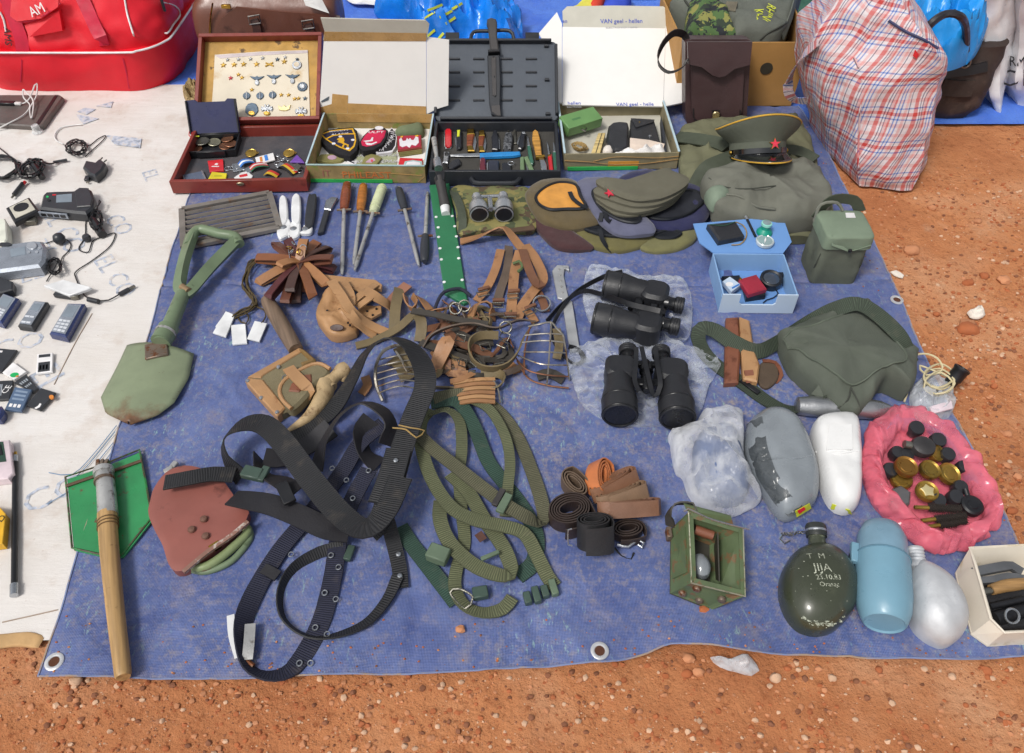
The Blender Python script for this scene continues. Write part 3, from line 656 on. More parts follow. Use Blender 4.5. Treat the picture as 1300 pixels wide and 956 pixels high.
hp=[(xr2+.002+(y-yk)*.05,y,z) for y,z in ((yk+.07,zt-.012),(yk+.11,zt-.02),(yk+.17,zt-.02),(yk+.2,zt-.035),(yk+.17,zt-.055),(yk+.11,zt-.055),(yk+.06,zt-.04))]
kb.pw('handle_hole',MB().slab([V(p)+V((-.008,0,0)) for p in hp][::-1],.001),M_TARP2)
CAMO=None
def camomat(name,cols,sc):
 m,nt,B=base(name);v=coords(nt);c=C(cols[0])
 for i,q in enumerate(cols[1:]):
  a=nd(nt,'ShaderNodeVectorMath',operation='ADD');nt.links.new(v,a.inputs[0]);a.inputs[1].default_value=(i*3.7,i*1.3,0);g=noise(nt,a.outputs[0],sc*(1+.2*i),3,.6);c=mix(nt,ramp(nt,g,[(.53,0.0),(.545,1.0)]),c,C(q))
 nt.links.new(c,B.inputs['Base Color']);B.inputs['Roughness'].default_value=.85;bump(nt,B,noise(nt,v,500,3),.3,.001);return m
CAMO=camomat('woodland_camo',['#4f6b3c','#8a8a4a','#2e3a2c','#20242a'],22)
heap('camouflage_jacket','woodland camouflage clothing stuffed into the kraft box','clothing',[(874,42),(872,14),(878,-8),(905,-6),(940,40),(945,52),(884,50)],.2,.09,CAMO,wr=.03,ws=11,zt=.26,ymin=yk+.012)
GC=mat('grey_green_canvas','#676b62',.8,var=.12,vs=10,bmp=.4,bs=300,kind='cloth',col2='#565a50',c2=(6,.55,.15))
rs=T('rucksack','grey green canvas rucksack with yellow handwriting in the kraft box','bag',(.8,yk+.2,.1))
zz=zt+.03;o_=[(x,y) for x,y in [(862,-10),(868,6),(900,22),(925,28),(935,44),(960,52),(990,48),(1002,25),(1012,-2),(1008,-14)]]
P=[at(x,y,zz) for x,y in o_];rk=MB().cush([(p.x,max(p.y,yk+.02)) for p in P],.12,zz-.1,wr=.02,ws=10,rings=14,p=4,rim=.75,sm=True);rs.pw('body',rk,GC)
B2=rk
for s,a,b in (('RHINO',(980,5),(968,34)),('Kho',(964,10),(958,30))):rs.text('handwriting',s,.042,yel,tframe(rk,*a,*b,.004),world=True)
rs.pw('patch',MB().slab(on(rk,[(918,14),(934,16),(936,4),(922,3)],.005),.002),mat('tan_patch','#77705f',.9))
rs.pw('seam',MB().tube(on(rk,[(965,50),(975,42),(990,34),(1000,28)],.001),.003,5),mat('dark_seam','#3f423b',.9))
rs.pw('seam',MB().tube(on(rk,[(866,-4),(880,12),(905,22),(930,30)],.001),.004,5),mat('dark_seam','#3f423b',.9))
onstrap(rs,'strap',rk,[(1008,2),(1002,22),(992,46)],.025,.004,GC,.004)
# --- map case
MC=mat('oxblood_leather','#4a3637',.45,var=.12,vs=10,bmp=.25,bs=200);MCD=mat('black_leather','#241f20',.5,bmp=.3)
ym=at(900,163).y;mc=T('map_case','dark brown leather map case leaning on the kraft box','leather case',tuple(at(905,162,0)))
zt2=.285;lean=.05
pt=lambda x,y,o=0:atY(x,y,ym+lean*max(0,min(1,(160-y)/110))-o)
mc.pw('body',MB().slab([pt(870,150),pt(874,160),pt(890,163),pt(925,163),pt(943,160),pt(948,150),pt(954,52),pt(948,50),pt(878,50),pt(870,54)],.05),MC)
mc.pw('raised_panel',MB().slab([pt(878,140,.012),pt(884,156,.012),pt(935,156,.012),pt(942,142,.012),pt(946,62,.012),pt(876,62,.012)],.012),MC)
mc.pw('flap',MB().slab([pt(873,80,.022),pt(890,84,.022),pt(903,94,.022),pt(912,97,.024),pt(920,95,.022),pt(932,86,.022),pt(951,81,.022),pt(954,52,.02),pt(872,52,.02)],.012),MC)
for i,L in enumerate(([(873,80),(890,84),(903,94),(912,97),(920,95),(932,86),(951,81)],[(880,138),(886,154),(934,154),(940,140)])):mc.pw('stitched_edge',MB().tube([pt(x,y,.024 if i==0 else .014) for x,y in L],.0022,5),MCD)
mc.pw('snap_button',MB(frame(tuple(pt(912,88,.024)),(1,0,0),(0,.15,1))).lathe([(.008,0),(.0085,.003),(.006,.005),(0,.0055)],16),mat('blue_black','#2a2f44',.3,.4))
lk=mc.pw('closing_tab',MB().slab([pt(904,163,.025),pt(914,163,.025),pt(914,140,.025),(pt(904,140,.025))],.004),MCD)
mc.pw('buckle',MB(frame(tuple(pt(908.5,148,.028)),(1,0,0),(0,.15,1))).prism(rrect(.022,.034,.009),0,.005,.002),mat('gilt','#d9c595',.25,.9),lk)
stp=[(872,50,-.02),(868,44,-.02),(856,42,.02),(843,54,.05),(836,70,.06),(838,84,.06),(850,92,.06),(866,86,.05),(872,76,.03)]
mc.pw('carrying_strap',MB().strap([pt(x,y,o) for x,y,o in stp],.022,.003,tw=70,up=(0,-.5,1)),MCD)
# --- checked laundry bag
def plaid():
 m,nt,B=base('checked_plastic');tc=nd(nt,'ShaderNodeTexCoord');sp=nd(nt,'ShaderNodeSeparateXYZ');nt.links.new(tc.outputs['UV'],sp.inputs[0]);W,R,Bl,N,P_=[C(h,.85) for h in ('#eee6e8','#d8504a','#4a7fd0','#3a3c6c','#eab6b4')];cs=[]
 for k,per,st in ((0,.088,[(0,W),(.07,R),(.2,W),(.26,N),(.29,W),(.34,N),(.37,P_),(.44,R),(.5,W),(.56,Bl),(.60,W),(.66,Bl),(.70,W),(.78,P_),(.86,W),(.9,N),(.93,W)]),(1,.094,[(0,W),(.08,P_),(.2,W),(.3,Bl),(.34,W),(.42,R),(.52,W),(.62,Bl),(.66,W),(.8,P_),(.9,W)])):
  f=math_(nt,'FRACT',math_(nt,'DIVIDE',sp.outputs[k],per));cs.append(ramp(nt,f,st,'CONSTANT'))
 c=mix(nt,.42,cs[0],cs[1],'MIX');c=mix(nt,.4,c,mix(nt,1.0,cs[0],cs[1],'MULTIPLY'));nt.links.new(c,B.inputs['Base Color']);B.inputs['Roughness'].default_value=.4;v=coords(nt)
 bump(nt,B,math_(nt,'ADD',noise(nt,v,22,6,.6),math_(nt,'MULTIPLY',noise(nt,v,700,2),.15)),.7,.012);return m
PLAID=plaid()
cb=T('laundry_bag','large woven bag in red and blue checks standing on the dirt','bag',(1.12,2.1,0))
def csec(z,f,back,shift=(0,0)):
 F=[at(x,y,z) for x,y in f];L,R=F[0],F[-1];return [tuple(p) for p in F]+[(R.x+back*.1,R.y+back,z),((L.x+R.x)/2,max(L.y,R.y)+back*1.05,z),(L.x+.02,L.y+back*.7,z)]
S=[csec(.004,[(1032,163),(1060,203),(1091,238),(1125,243),(1158,242),(1172,212)],.16),csec(.05,[(1028,150),(1056,186),(1089,220),(1128,226),(1165,222),(1178,195)],.2),csec(.17,[(1022,118),(1050,146),(1086,166),(1132,172),(1176,170),(1190,148)],.26),csec(.30,[(1024,72),(1050,92),(1092,106),(1140,112),(1190,112),(1200,100)],.3),
 csec(.37,[(1036,46),(1062,58),(1096,64),(1145,76),(1198,84),(1203,78)],.28),csec(.42,[(1052,22),(1078,32),(1106,36),(1146,48),(1184,58),(1190,52)],.24),csec(.47,[(1066,-4),(1084,3),(1104,6),(1130,12),(1152,16),(1158,10)],.2),csec(.49,[(1078,-20),(1090,-18),(1104,-17),(1120,-14),(1136,-12),(1140,-14)],.08)]
cm=MB().loft(S,90,54,.016,8,sharp=True,seed=2);cb.pw('body',cm,PLAID)
cb.pw('handle',MB().strap([cm.hit(1040,52,.004),at(1018,72,.3),at(1003,98,.2),at(1001,116,.15),at(1010,127,.12),at(1032,126,.14),at(1060,110,.2),cm.hit(1088,80,.008)],.03,.003,tw=60),PLAID)
cb.pw('zip',MB().tube(on(cm,[(1128,26),(1150,40),(1172,50),(1190,62)],.002),.004,6),mat('navy_zip','#3a3f66',.5))
cb.pw('red_tab',MB().slab(on(cm,[(1162,62),(1167,68),(1164,74),(1159,70)],.004),.002),mat('red_tab','#d8232a',.6))
cb.pw('seam',MB().tube(on(cm,[(1092,237),(1091,215),(1090,180),(1092,140),(1094,100)],.0),.003,5),PLAID)
# --- dark handbag with a sky blue bag in it, and white carrier bags
hb=T('handbag','dark brown leather handbag with looped handles behind the checked bag','handbag',tuple(at(1215,152)))
BRN=mat('dark_suede','#3a2d28',.75,bmp=.5,bs=120,col2='#54443c',c2=(15,.55,.1))
y0=at(1215,152).y;S=[rr_sec(1.36,y0+.1,.3,.2,.06,.004),rr_sec(1.37,y0+.1,.34,.22,.08,.06),rr_sec(1.38,y0+.1,.34,.19,.07,.17),rr_sec(1.38,y0+.1,.34,.15,.05,.235)]
hm=MB().loft(S,48,16,.014,12);hb.pw('body',hm,BRN)
onstrap(hb,'front_pocket',hm,[(1195,110),(1215,112),(1235,112)],.05,.006,BRN,.004)
onstrap(hb,'rim',hm,[(1180,96),(1205,92),(1235,88),(1252,84)],.03,.008,BLK,.004)
hd=[(1172,45,.36),(1182,30,.4),(1200,18,.42),(1218,20,.42),(1226,36,.36),(1226,70,.24)]
hb.pw('handle',MB().tube(A4(hd),.011,8),mat('black_handle','#23232b',.4))
hb.pw('ring',MB().ring(at(1226,80,.22),.014,.003,RX(80)),mat('dull_metal','#8a8480',.4,.9))
SKY=mat('sky_film','#1f9df2',.35,var=.15,vs=10,bmp=.6,bs=50)
heap('plastic_bag','sky blue plastic bag stuffed into the dark handbag','bag',[(1150,20),(1170,0),(1210,-4),(1240,22),(1250,45),(1238,62),(1215,72),(1195,72),(1170,55)],.225,.15,SKY,wr=.05,ws=9,zt=.27,rings=22,ridge=True,res=.012)
heap('grey_bag','dark grey bag top lying behind the sky blue bag','bag',[(1185,-14),(1225,-14),(1228,8),(1216,16),(1195,6)],.25,.1,mat('charcoal','#33363d',.6),wr=.02,zt=.36)
CARR=mat('carrier_film','#eef0f4',.35,var=.06,bmp=.7,bs=40)
y1=at(1260,140).y
cr=T('carrier_bag','white carrier bag hanging limp beside the dark handbag','bag',tuple(at(1262,140)))
cr.body(MB().loft([[tuple(at(x,y,z)) for x,y in f]+[(at(*f[-1],z).x,at(*f[-1],z).y+.12,z),(at(*f[0],z).x,at(*f[0],z).y+.12,z)] for z,f in ((.004,[(1258,132),(1264,142),(1270,143),(1274,136)]),(.08,[(1244,100),(1256,114),(1270,116),(1284,100)]),(.2,[(1238,56),(1250,66),(1270,66),(1288,56)]),(.33,[(1232,8),(1246,16),(1268,16),(1290,8)]),(.42,[(1236,-24),(1250,-18),(1268,-18),(1290,-24)]))],48,30,.012,12),CARR,world=True)
cr=T('carrier_bag','white carrier bag with black lettering at the right edge','bag',tuple(at(1300,130)))
c2=MB().loft([[tuple(at(x,y,z)) for x,y in f]+[(at(*f[-1],z).x,at(*f[-1],z).y+.16,z),(at(*f[0],z).x,at(*f[0],z).y+.16,z)] for z,f in ((.004,[(1282,124),(1292,134),(1330,140),(1370,132)]),(.1,[(1276,90),(1290,104),(1330,110),(1372,96)]),(.22,[(1284,44),(1294,58),(1330,62),(1372,48)]),(.34,[(1286,0),(1294,12),(1330,16),(1372,2)]),(.42,[(1290,-24),(1298,-16),(1330,-14),(1366,-22)]))],48,30,.012,10,seed=4);cr.pw('body',c2,CARR)
LET=mat('black_print','#2a2c33',.6,bmp=0)
cr.text('lettering','RM',.045,LET,tframe(c2,1286,77,1302,77,.01),world=True);cr.text('lettering','ON',.08,LET,tframe(c2,1286,99,1312,97,.012),world=True)

# ================================================================ open cases and boxes with small goods
def flat(name,label,cat_,pxs,z,h,m,bev=.0008,group=None,sm=0,mtop=None):
 pts=AT(pxs,z+h);c=sum(pts,V())/len(pts);t=T(name,label,cat_,(c.x,c.y,z),group=group);q=[(p.x-c.x,p.y-c.y) for p in pts]
 if sm:q=smooth(q,sm)
 t.body(MB().prism(q,0,h,bev,mtop=1 if mtop else None),[m,mtop] if mtop else m);t.h=h;t.z=z;return t
def det(t,name,pxs,m,h=.0008,dz=0,bev=0,sm=0,parent=None):
 z=t.z+t.h+dz;pts=[t.Mi @ p for p in AT(pxs,z)];q=[(p.x,p.y) for p in pts]
 if sm:q=smooth(q,sm)
 return t.part(name,MB().prism(q,t.h+dz-.0006,t.h+dz+h,bev),m,parent)
def ell(cx,cy,rx,ry=None,n=16,a=0):
 ry=rx if ry is None else ry;c,s=math.cos(math.radians(a)),math.sin(math.radians(a));return [(cx+rx*math.cos(t)*c-ry*math.sin(t)*s,cy+rx*math.cos(t)*s+ry*math.sin(t)*c) for t in [2*math.pi*i/n for i in range(n)]]
def bar(a,b,w,w2=None):
 w2=w if w2 is None else w2;dx,dy=b[0]-a[0],b[1]-a[1];L=math.hypot(dx,dy);nx,ny=-dy/L/2,dx/L/2
 return [(a[0]+nx*w,a[1]+ny*w),(b[0]+nx*w2,b[1]+ny*w2),(b[0]-nx*w2,b[1]-ny*w2),(a[0]-nx*w,a[1]-ny*w)]
def lidlen(Y0,z0,a,py):
 a=math.radians(a);return min((abs(proj((0,Y0+math.cos(a)*k/1000,z0+math.sin(a)*k/1000))[1]-py),k) for k in range(40,700))[1]/1000
def case(name,label,cat_,fl,fr,rim,H,wall,mo,mi,rb_=.01,mfloor=None,fz=.006,front=True):
 """an open tray standing on the tarp: fl, fr = pixels of its front bottom edge, rim = row of its back rim"""
 a,b=at(*fl,Z0),at(*fr,Z0);W=(b-a).length;D=at((fl[0]+fr[0])/2,rim,H+Z0).y-(a.y+b.y)/2
 t=T(name,label,cat_,M=frame(a,b-a,(0,1,0)));t.W,t.D,t.H=W,D,H
 t.part('tray_floor',MB().box((W/2,D/2,fz/2),(W-.002,D-.002,fz)),mfloor or mi)
 for nm,c,d in (('front_wall',(W/2,wall/2,H/2),(W,wall,H)),('back_wall',(W/2,D-wall/2,H/2-.001),(W-.002,wall,H-.002)),('side_wall',(wall/2,D/2,H/2-.0005),(wall,D-wall*2,H-.001)),('side_wall',(W-wall/2,D/2,H/2-.0005),(wall,D-wall*2,H-.001))):
  if front or nm !='front_wall':t.part(nm,MB().box(c,d,b=.25),mo)
 return t
# --- wooden case with badges
REDW=mat('red_wood','#86362c',.42,var=.2,vs=10,bmp=.15,bs=90,col2='#64281f',c2=(20,.58,.1));FELT=mat('navy_felt','#33353f',.95,bmp=.3,bs=500,sheen=.3,dust=.15);GOLDW=mat('gold_liner','#c69a4e',.7,var=.3,vs=14,bmp=.3,col2='#6d5332',c2=(14,.56,.05))
wc=case('wooden_case','shallow red brown wooden case open with badges in its lid','case',(220,246),(392,243),158,.042,.011,REDW,REDW,mfloor=FELT)
ang=hinge(wc.M.translation.y+wc.D,Z0+wc.H,wc.D,49);LM=tr(0,wc.D+.004,wc.H+.002) @ MX.Rotation(ang,4,'X');W,L=wc.W,wc.D
lidp=wc.part('lid',MB(LM).box((W/2,L/2,-.012),(W,L,.006)),GOLDW)
for c,d in (((W/2,.006,.004),(W,.012,.034)),((W/2,L-.006,.004),(W,.012,.034)),((.006,L/2,.0035),(.012,L-.024,.033)),((W-.006,L/2,.0035),(.012,L-.024,.033))):wc.part('lid_frame',MB(LM).box(c,d,b=.2),REDW,lidp)
q=(wc.Mi @ at(305,234,.04));wc.part('latch',MB(tr(q.x,-.001,.031) @ RX(90)).prism(circ(.011,16,sy=.5),0,.003,.001),mat('latch_metal','#b9a98c',.35,.9))
WL_=wc.M @ LM
def lid2(fr,x,y,h=0):p=onframe(fr,x,y,h);return (p.x,p.y)
PAP=mat('aged_paper','#e8ddc8',.85,var=.08,vs=12,bmp=.15,bs=200,col2='#cfae7c',c2=(10,.58,.15));SIL=mat('silver','#c3c7cc',.3,.9,bmp=.3,bs=500);GLD=mat('gold','#d9b25a',.3,.9,bmp=.3,bs=500);STE=mat('blued_steel','#5d6c7c',.4,.6,bmp=.3);ENR=mat('red_enamel','#d8344a',.25,coat=.5,bmp=.05)
PL=[(273,70),(330,66),(391,64),(394,150),(335,153),(268,150),(271,110)]
bs_=T('badge_sheet','aged paper sheet pinned with rows of badges in the wooden case lid','badge display',M=WL_ @ tr(W/2,.02,-.009));F=bs_.M
bs_.part('paper',MB().prism([lid2(F,*p) for p in PL],0,.003,.0005),PAP)
bs_.part('paper_edge',MB().prism([lid2(F,*p) for p in [(273,71),(330,67),(391,65),(391,68),(330,71),(280,75)]],.003,.004),mat('grey_tape','#cbbfc0',.8))
def star(c,R,r=.42,n=5,a=90):return [(c[0]+(R if i % 2==0 else R*r)*math.cos(math.radians(a+i*180/n)),c[1]+(R if i % 2==0 else R*r)*math.sin(math.radians(a+i*180/n))) for i in range(2*n)]
def bpart(nm,pts,m,h=.004):bs_.part(nm,MB().prism(pts,.003,.003+h,.0012),m)
zx=lambda x,y:lid2(F,260+x/9.107,55+y/9.107,.003)
for x,y in ((265,195),(390,190),(530,185),(670,175)):bpart('star_badge',star(zx(x,y),.007),SIL)
for x,y in ((215,255),(340,250),(450,245),(600,245),(920,215)):bpart('star_badge',star(zx(x,y),.010),GLD)
for x,y in ((840,190),(1160,640)):bpart('star_badge',star(zx(x,y),.008),STE)
bpart('star_badge',star(zx(930,165),.007),SIL);bpart('star_badge',star(zx(300,405),.008),ENR)
for x,y in ((390,365),(430,400),(545,540),(885,600),(970,600),(1085,640),(1040,645)):bpart('star_badge',star(zx(x,y),.0075),GLD)
for a,b in (((700,270),(790,225)),((705,230),(795,265))):bpart('crossed_badge',[lid2(F,260+x/9.107,55+y/9.107,.003) for x,y in bar(a,b,16)],GLD)
for x,y in ((605,405),(800,390),(1015,385)):
 bpart('wing_badge',[zx(x+a,y+b) for a,b in ((-85,-20),(-20,-12),(0,-25),(20,-12),(85,-20),(40,15),(18,22),(0,70),(-18,22),(-40,15))],STE);bpart('badge_boss',[zx(x+a,y+b) for a,b in ell(0,55,26,32,12)],SIL,.005)
for x,y in ((485,610),(640,610),(785,600)):bpart('round_badge',circ(.0118,18,zx(x,y)),STE);bpart('badge_cross',[zx(x+a,y+b) for a,b in ((-6,-45),(8,-45),(8,45),(-6,45))],SIL,.006)
bpart('round_badge',circ(.0165,10,zx(1130,505)),STE);bpart('badge_boss',star(zx(1130,505),.013,.55,8),SIL,.006)
bpart('wreath_badge',circ(.0155,20,zx(1065,255)),SIL);bpart('badge_boss',circ(.009,16,zx(1065,250)),PAP,.005);bpart('star_badge',star(zx(1070,190),.006),STE,.006)
bpart('domed_badge',[zx(545+a,760+b) for a,b in ((-75,40),(-70,-20),(-40,-58),(0,-68),(45,-58),(70,-20),(75,30),(40,75),(0,90),(-40,75))],STE);bpart('badge_boss',[zx(545+a,815+b) for a,b in ell(0,0,40,28,12)],GLD,.006)
for x,y in ((720,760),(1115,790)):
 for a in (25,-25,70,-70,0):bpart('eagle_badge',[zx(x+p,y+q) for p,q in bar((-70*math.cos(math.radians(a)),-50*math.sin(math.radians(a))),(70*math.cos(math.radians(a)),50*math.sin(math.radians(a))),18)],SIL,.004+abs(a)*2e-5)
 bpart('badge_boss',[zx(x+a,y+b+55) for a,b in ell(0,0,38,24,12)],GLD,.006)
bpart('eagle_badge',[zx(920+a,745+b) for a,b in ((-70,-25),(-25,0),(0,-30),(25,0),(75,-30),(60,25),(20,40),(-20,40),(-60,30))],mat('pale_gold','#efe0a8',.4,.6,bmp=.2))
# --- small goods in the wooden case
FZ=Z0+.0065
cbx=T('coin_box','small black plastic box with open lid holding coins','box',M=frame(at(237,202,FZ),at(301,199,FZ)-at(237,202,FZ),(0,1,0)))
Wc,Dc,Hc=(at(301,199,FZ)-at(237,202,FZ)).length,.098,.024;BP=mat('navy_plastic','#30335a',.35,bmp=.08,var=.1)
cbx.part('tray_floor',MB().box((Wc/2,Dc/2,.002),(Wc,Dc,.004)),BLK)
for c,d in (((Wc/2,.002,Hc/2),(Wc,.004,Hc)),((Wc/2,Dc-.002,Hc/2),(Wc,.004,Hc)),((.002,Dc/2,Hc/2-.0005),(.004,Dc-.008,Hc)),((Wc-.002,Dc/2,Hc/2-.0005),(.004,Dc-.008,Hc))):cbx.part('side_wall',MB().box(c,d,b=.3),BLK)
cbx.part('front_catch',MB().box((Wc*.52,-.003,Hc*.62),(Wc*.56,.006,Hc*.8),b=.3),BLK)
a2=hinge(cbx.M.translation.y+Dc,FZ+Hc,.1,124);LM2=tr(0,Dc,Hc+.001) @ MX.Rotation(a2,4,'X')
cl=cbx.part('lid',MB(LM2).prism([(-.001,0),(Wc+.001,0),(Wc+.001,.1),(Wc*.84,.102),(Wc*.78,.094),(Wc*.24,.094),(Wc*.18,.102),(-.001,.1)],-.006,0,.001),BP)
for x in (.0,Wc-.004):cbx.part('lid_rim',MB(LM2).box((x+.002,.05,.004),(.004,.098,.008)),BLK,cl)
cbx.part('hinge_bar',MB().box((Wc/2,Dc+.003,Hc-.002),(Wc*.6,.008,.01),b=.3),BLK)
COP=mat('copper_coin','#a8775c',.4,.8,bmp=.6,bs=350,var=.3);NIC=mat('nickel_coin','#8b8980',.35,.85,bmp=.6,bs=350,var=.3);NICL=mat('light_coin','#b9b59c',.35,.8,bmp=.6,bs=350)
for px,py,r,m,z,lb in ((250,190,.017,COP,.004,'copper coin at the front left of the black coin box'),(272,181,.02,NICL,.008,'pale silver coin in the middle of the black coin box'),(257,180,.022,NIC,.0125,'largest dark silver coin in the black coin box'),(286,186,.018,COP,.005,'copper coin at the front right of the black coin box'),(293,183,.019,COP,.009,'copper coin leaning on the right wall of the black coin box'),(289,177,.019,COP,.012,'brown copper coin topmost at the right of the black coin box')):
 p=at(px,py,FZ+z);t=T('coin',lb,'coin',M=MX.Translation(p) @ RX(random.uniform(-7,7)) @ RY(random.uniform(-8,8)),group='coins in the black coin box');t.body(MB().lathe([(r*.96,0),(r,.0006),(r,.0022),(r*.95,.003),(r*.88,.0026),(0,.0027)],28),m)
cd=T('cord_loop','red cord with a yellow tip in the corner of the coin box','cord',at(243,170,FZ+Hc));cd.pw('cord',MB().tube(A4([(241,165,.05),(240,172,.045),(246,176,.04),(250,170,.04),(244,168,.05),(242,178,.03)]),.0014,5),mat('red_cord','#d22b35',.6));cd.pw('tip',MB().tube(A4([(244,173,.045),(253,173,.04)]),.002,5),yel)
YLW=mat('yellow_card','#eedc2e',.5,bmp=.05);RDC=mat('red_card','#e02631',.4,bmp=.05,coat=.3)
t=flat('matchbook','red matchbook with white print in the wooden case','matchbook',[(263.5,204),(283,202),(284,216),(266,218)],FZ,.006,RDC);t.part('print',MB().box((0,-.006,.0061),(.022,.004,.001)),WHT);t.part('print',MB().prism(star((0,.006),.006,.6,6),.0058,.0066),WHT)
t=flat('matchbook','yellow matchbook in the wooden case','matchbook',[(269,218),(288,220),(286,229),(263,229)],FZ,.006,YLW);t.part('print',MB().box((0,.002,.0061),(.022,.003,.001)),mat('olive_print','#8a8a2c',.6,bmp=0))
t=flat('card_case','grey blue card with silver ends in the wooden case','card',[(232,222),(256,217),(261,227),(234,229.5)],FZ,.006,mat('grey_blue','#5d6a80',.35,coat=.3));det(t,'silver_end',[(255,217),(257,216.6),(262,227),(260,227.4)],SIL);det(t,'silver_end',[(231.5,222),(233,222),(235.5,229.5),(234,229.6)],SIL)
for px,py,lb in ((319,195,'gold medal at the middle of the wooden case'),(367,195,'gold medal beside the purple triangle in the wooden case')):
 t=T('medal',lb,'medal',M=MX.Translation(at(px,py,FZ+.004)) @ RX(8),group='gold medals in the wooden case');r=.0175;t.part('disc',MB().lathe([(r*.95,0),(r,.001),(r,.003),(r*.94,.004),(r*.85,.003),(r*.5,.0036),(0,.0045)],28),GLD);t.part('ring',MB().ring((r+.002,.002,.002),.003,.0008),GLD)
flat('plastic_triangle','purple plastic triangle in the wooden case','plectrum',[(377,196),(386.5,206),(368,205.5)],FZ+.006,.004,mat('purple','#7d4fb8',.35),bev=.001)
def ribbon(lb,cols,a,b,w,z,gname='key fobs in the wooden case',tip=True):
 p,q=at(*a,z),at(*b,z);d=q-p;Lr=d.length;t=T('key_fob',lb,'key fob',M=frame(p,d,(-d.y,d.x,0)),group=gname);n=len(cols)
 for i,c in enumerate(cols):
  t.part('ribbon_stripe',MB().strap([(0,w*(i-n/2+.5),.004),(Lr*.3,w*(i-n/2+.5),.013),(Lr*.7,w*(i-n/2+.5),.011),(Lr,w*(i-n/2+.5),.004)],w,.002,res=.004),mat('ribbon_'+c[1:],c,.6,bmp=.3))
 if tip:
  t.part('end_plate',MB().box((-.006,0,.003),(.014,w*n*1.05,.005),b=.3),SIL);t.part('split_ring',MB().ring((-.022,.003,.003),.009,.0011),SIL)
 return t
ribbon('blue and white striped key fob in the wooden case',['#3f7fd0','#e9edf2','#3c6fc0'],(304,212),(322,206),.008,FZ);ribbon('red and green striped key fob in the wooden case',['#2f6a4c','#c7323a','#e8d9d4','#c7323a'],(318,217),(340,211),.0065,FZ)
ribbon('black red yellow striped key fob at the front of the wooden case',['#d9b32e','#c8342e','#222024'],(338,221),(354,224),.009,FZ,tip=False);ribbon('black and yellow striped key fob beside the silver tag',['#222024','#d9b32e','#c8342e'],(357,212),(374,222),.008,FZ+.002)
t=flat('key_tag','silver key tag with a split ring in the wooden case','key tag',bar((295,213),(310,210),10),FZ,.004,SIL,bev=.001);t.part('split_ring',MB().ring(t.Mi @ at(289,214,FZ+.004),.0095,.0011),SIL)
t=flat('key_tag','white key tag with blue and orange print in the wooden case','key tag',bar((325,204),(348,198),9),FZ+.006,.004,WHT,bev=.001);det(t,'print',bar((336,201),(340,200),7),mat('ribbon_3f7fd0','#3f7fd0'));det(t,'print',bar((330,202.6),(333,202),6),mat('orange_print','#e08a3a'))
t=flat('key_tag','white pointed key tag at the front edge of the wooden case','key tag',[(297,225),(306,219),(314,217),(321,223),(318,228.5),(298,229)],FZ,.004,WHT,bev=.001);det(t,'print',bar((304,224),(314,222),3),RDC)
t=flat('key_tag','grey metal key tag at the right end of the wooden case','key tag',[(367,209),(378,207),(383,211),(378,216),(369,216)],FZ+.008,.004,NIC,bev=.001);t.part('split_ring',MB().ring(t.Mi @ at(381,217,FZ+.005),.008,.001),SIL)
t=T('key_chain','steel key chain lying in a curl in the wooden case','chain',at(356,205,FZ));
for i in range(9):a=i*.7;t.part('link',MB(MX.Translation(at(353+i*1.6,199+3*math.sin(a)+i*.9,FZ+.005)-t.M.translation) @ rot(40*i) @ RX(35*(i % 2))).ring((0,0,.003),.0055,.0011,sy=.65,n=10,k=5),SIL)
# --- cardboard box of patches
WCARD=mat('white_board','#f7f5f1',.75,var=.02,bmp=.1,bs=60);OLDCARD=mat('worn_board','#9a8455',.8,var=.3,vs=20,bmp=.3,col2='#7e8a3e',c2=(18,.55,.1));TAPE=mat('brown_tape','#c39a5f',.3,var=.15,vs=25,bmp=.2,coat=.4);GREYC=mat('grey_board','#cdcabd',.8,var=.06)
pb=case('patch_box','worn cardboard box with open white lid holding cloth patches','box',(393,231),(541,232.5),143,.058,.004,OLDCARD,WCARD,mfloor=WCARD,fz=.004);W,D,H=pb.W,pb.D,pb.H
pb.part('green_base',MB().box((W/2-.05,-.001,.006),(W*.72,.003,.011)),mat('green_base','#2fae52',.5));pb.part('rim_edge',MB().box((W/2,.001,H+.001),(W,.005,.0025)),mat('pale_teal','#a9c4c2',.7))
for x in (0,W):pb.part('rim_edge',MB().box((x,D/2,H+.001),(.005,D-.012,.0025)),mat('pale_blue_edge','#bcd3dc',.7))
pb.text('lettering','PHILEAST',.03,mat('orange_print2','#d6783a',.6),tr(W*.5,-.0012,.026) @ RX(90),sx=1.15);pb.text('lettering','IT',.03,mat('rose_print','#a56a5a',.7),tr(W*.16,-.0012,.03) @ RX(90))
pb.part('crease',MB().tube([(W*.28,-.001,.03),(W*.6,-.001,.034),(W*.97,-.001,.027)],.0009,4),TAPE);pb.part('crease',MB().tube([(W*.93,-.001,.004),(W*.99,-.001,.022)],.0009,4),TAPE)
PLN=lidlen(pb.M.translation.y+D,Z0+H,80,52);ap=math.radians(80);PM=tr(0,D,H+.002) @ MX.Rotation(ap,4,'X');PF=pb.M @ PM;P2=lambda L:[lid2(PF,*p) for p in L]
pl=pb.part('lid',MB(PM).prism(P2([(405,145),(541,146),(541,52),(411,52)]),-.005,0),WCARD)
pb.part('side_flap',MB(PM @ tr(0,0,.0)).prism(P2([(541.4,145),(556,138),(569,134),(570,51),(541.4,47)]),-.005,-.001),WCARD,pl)
tk=PM @ tr(0,PLN,0) @ RX(20);TF=pb.M @ tk
pb.part('tuck_flap',MB(tk).prism([lid2(TF,*p) for p in [(410,51),(542,51),(545,31),(540,26),(480,25),(407,23),(412,40)]],-.004,0),GREYC,pl)
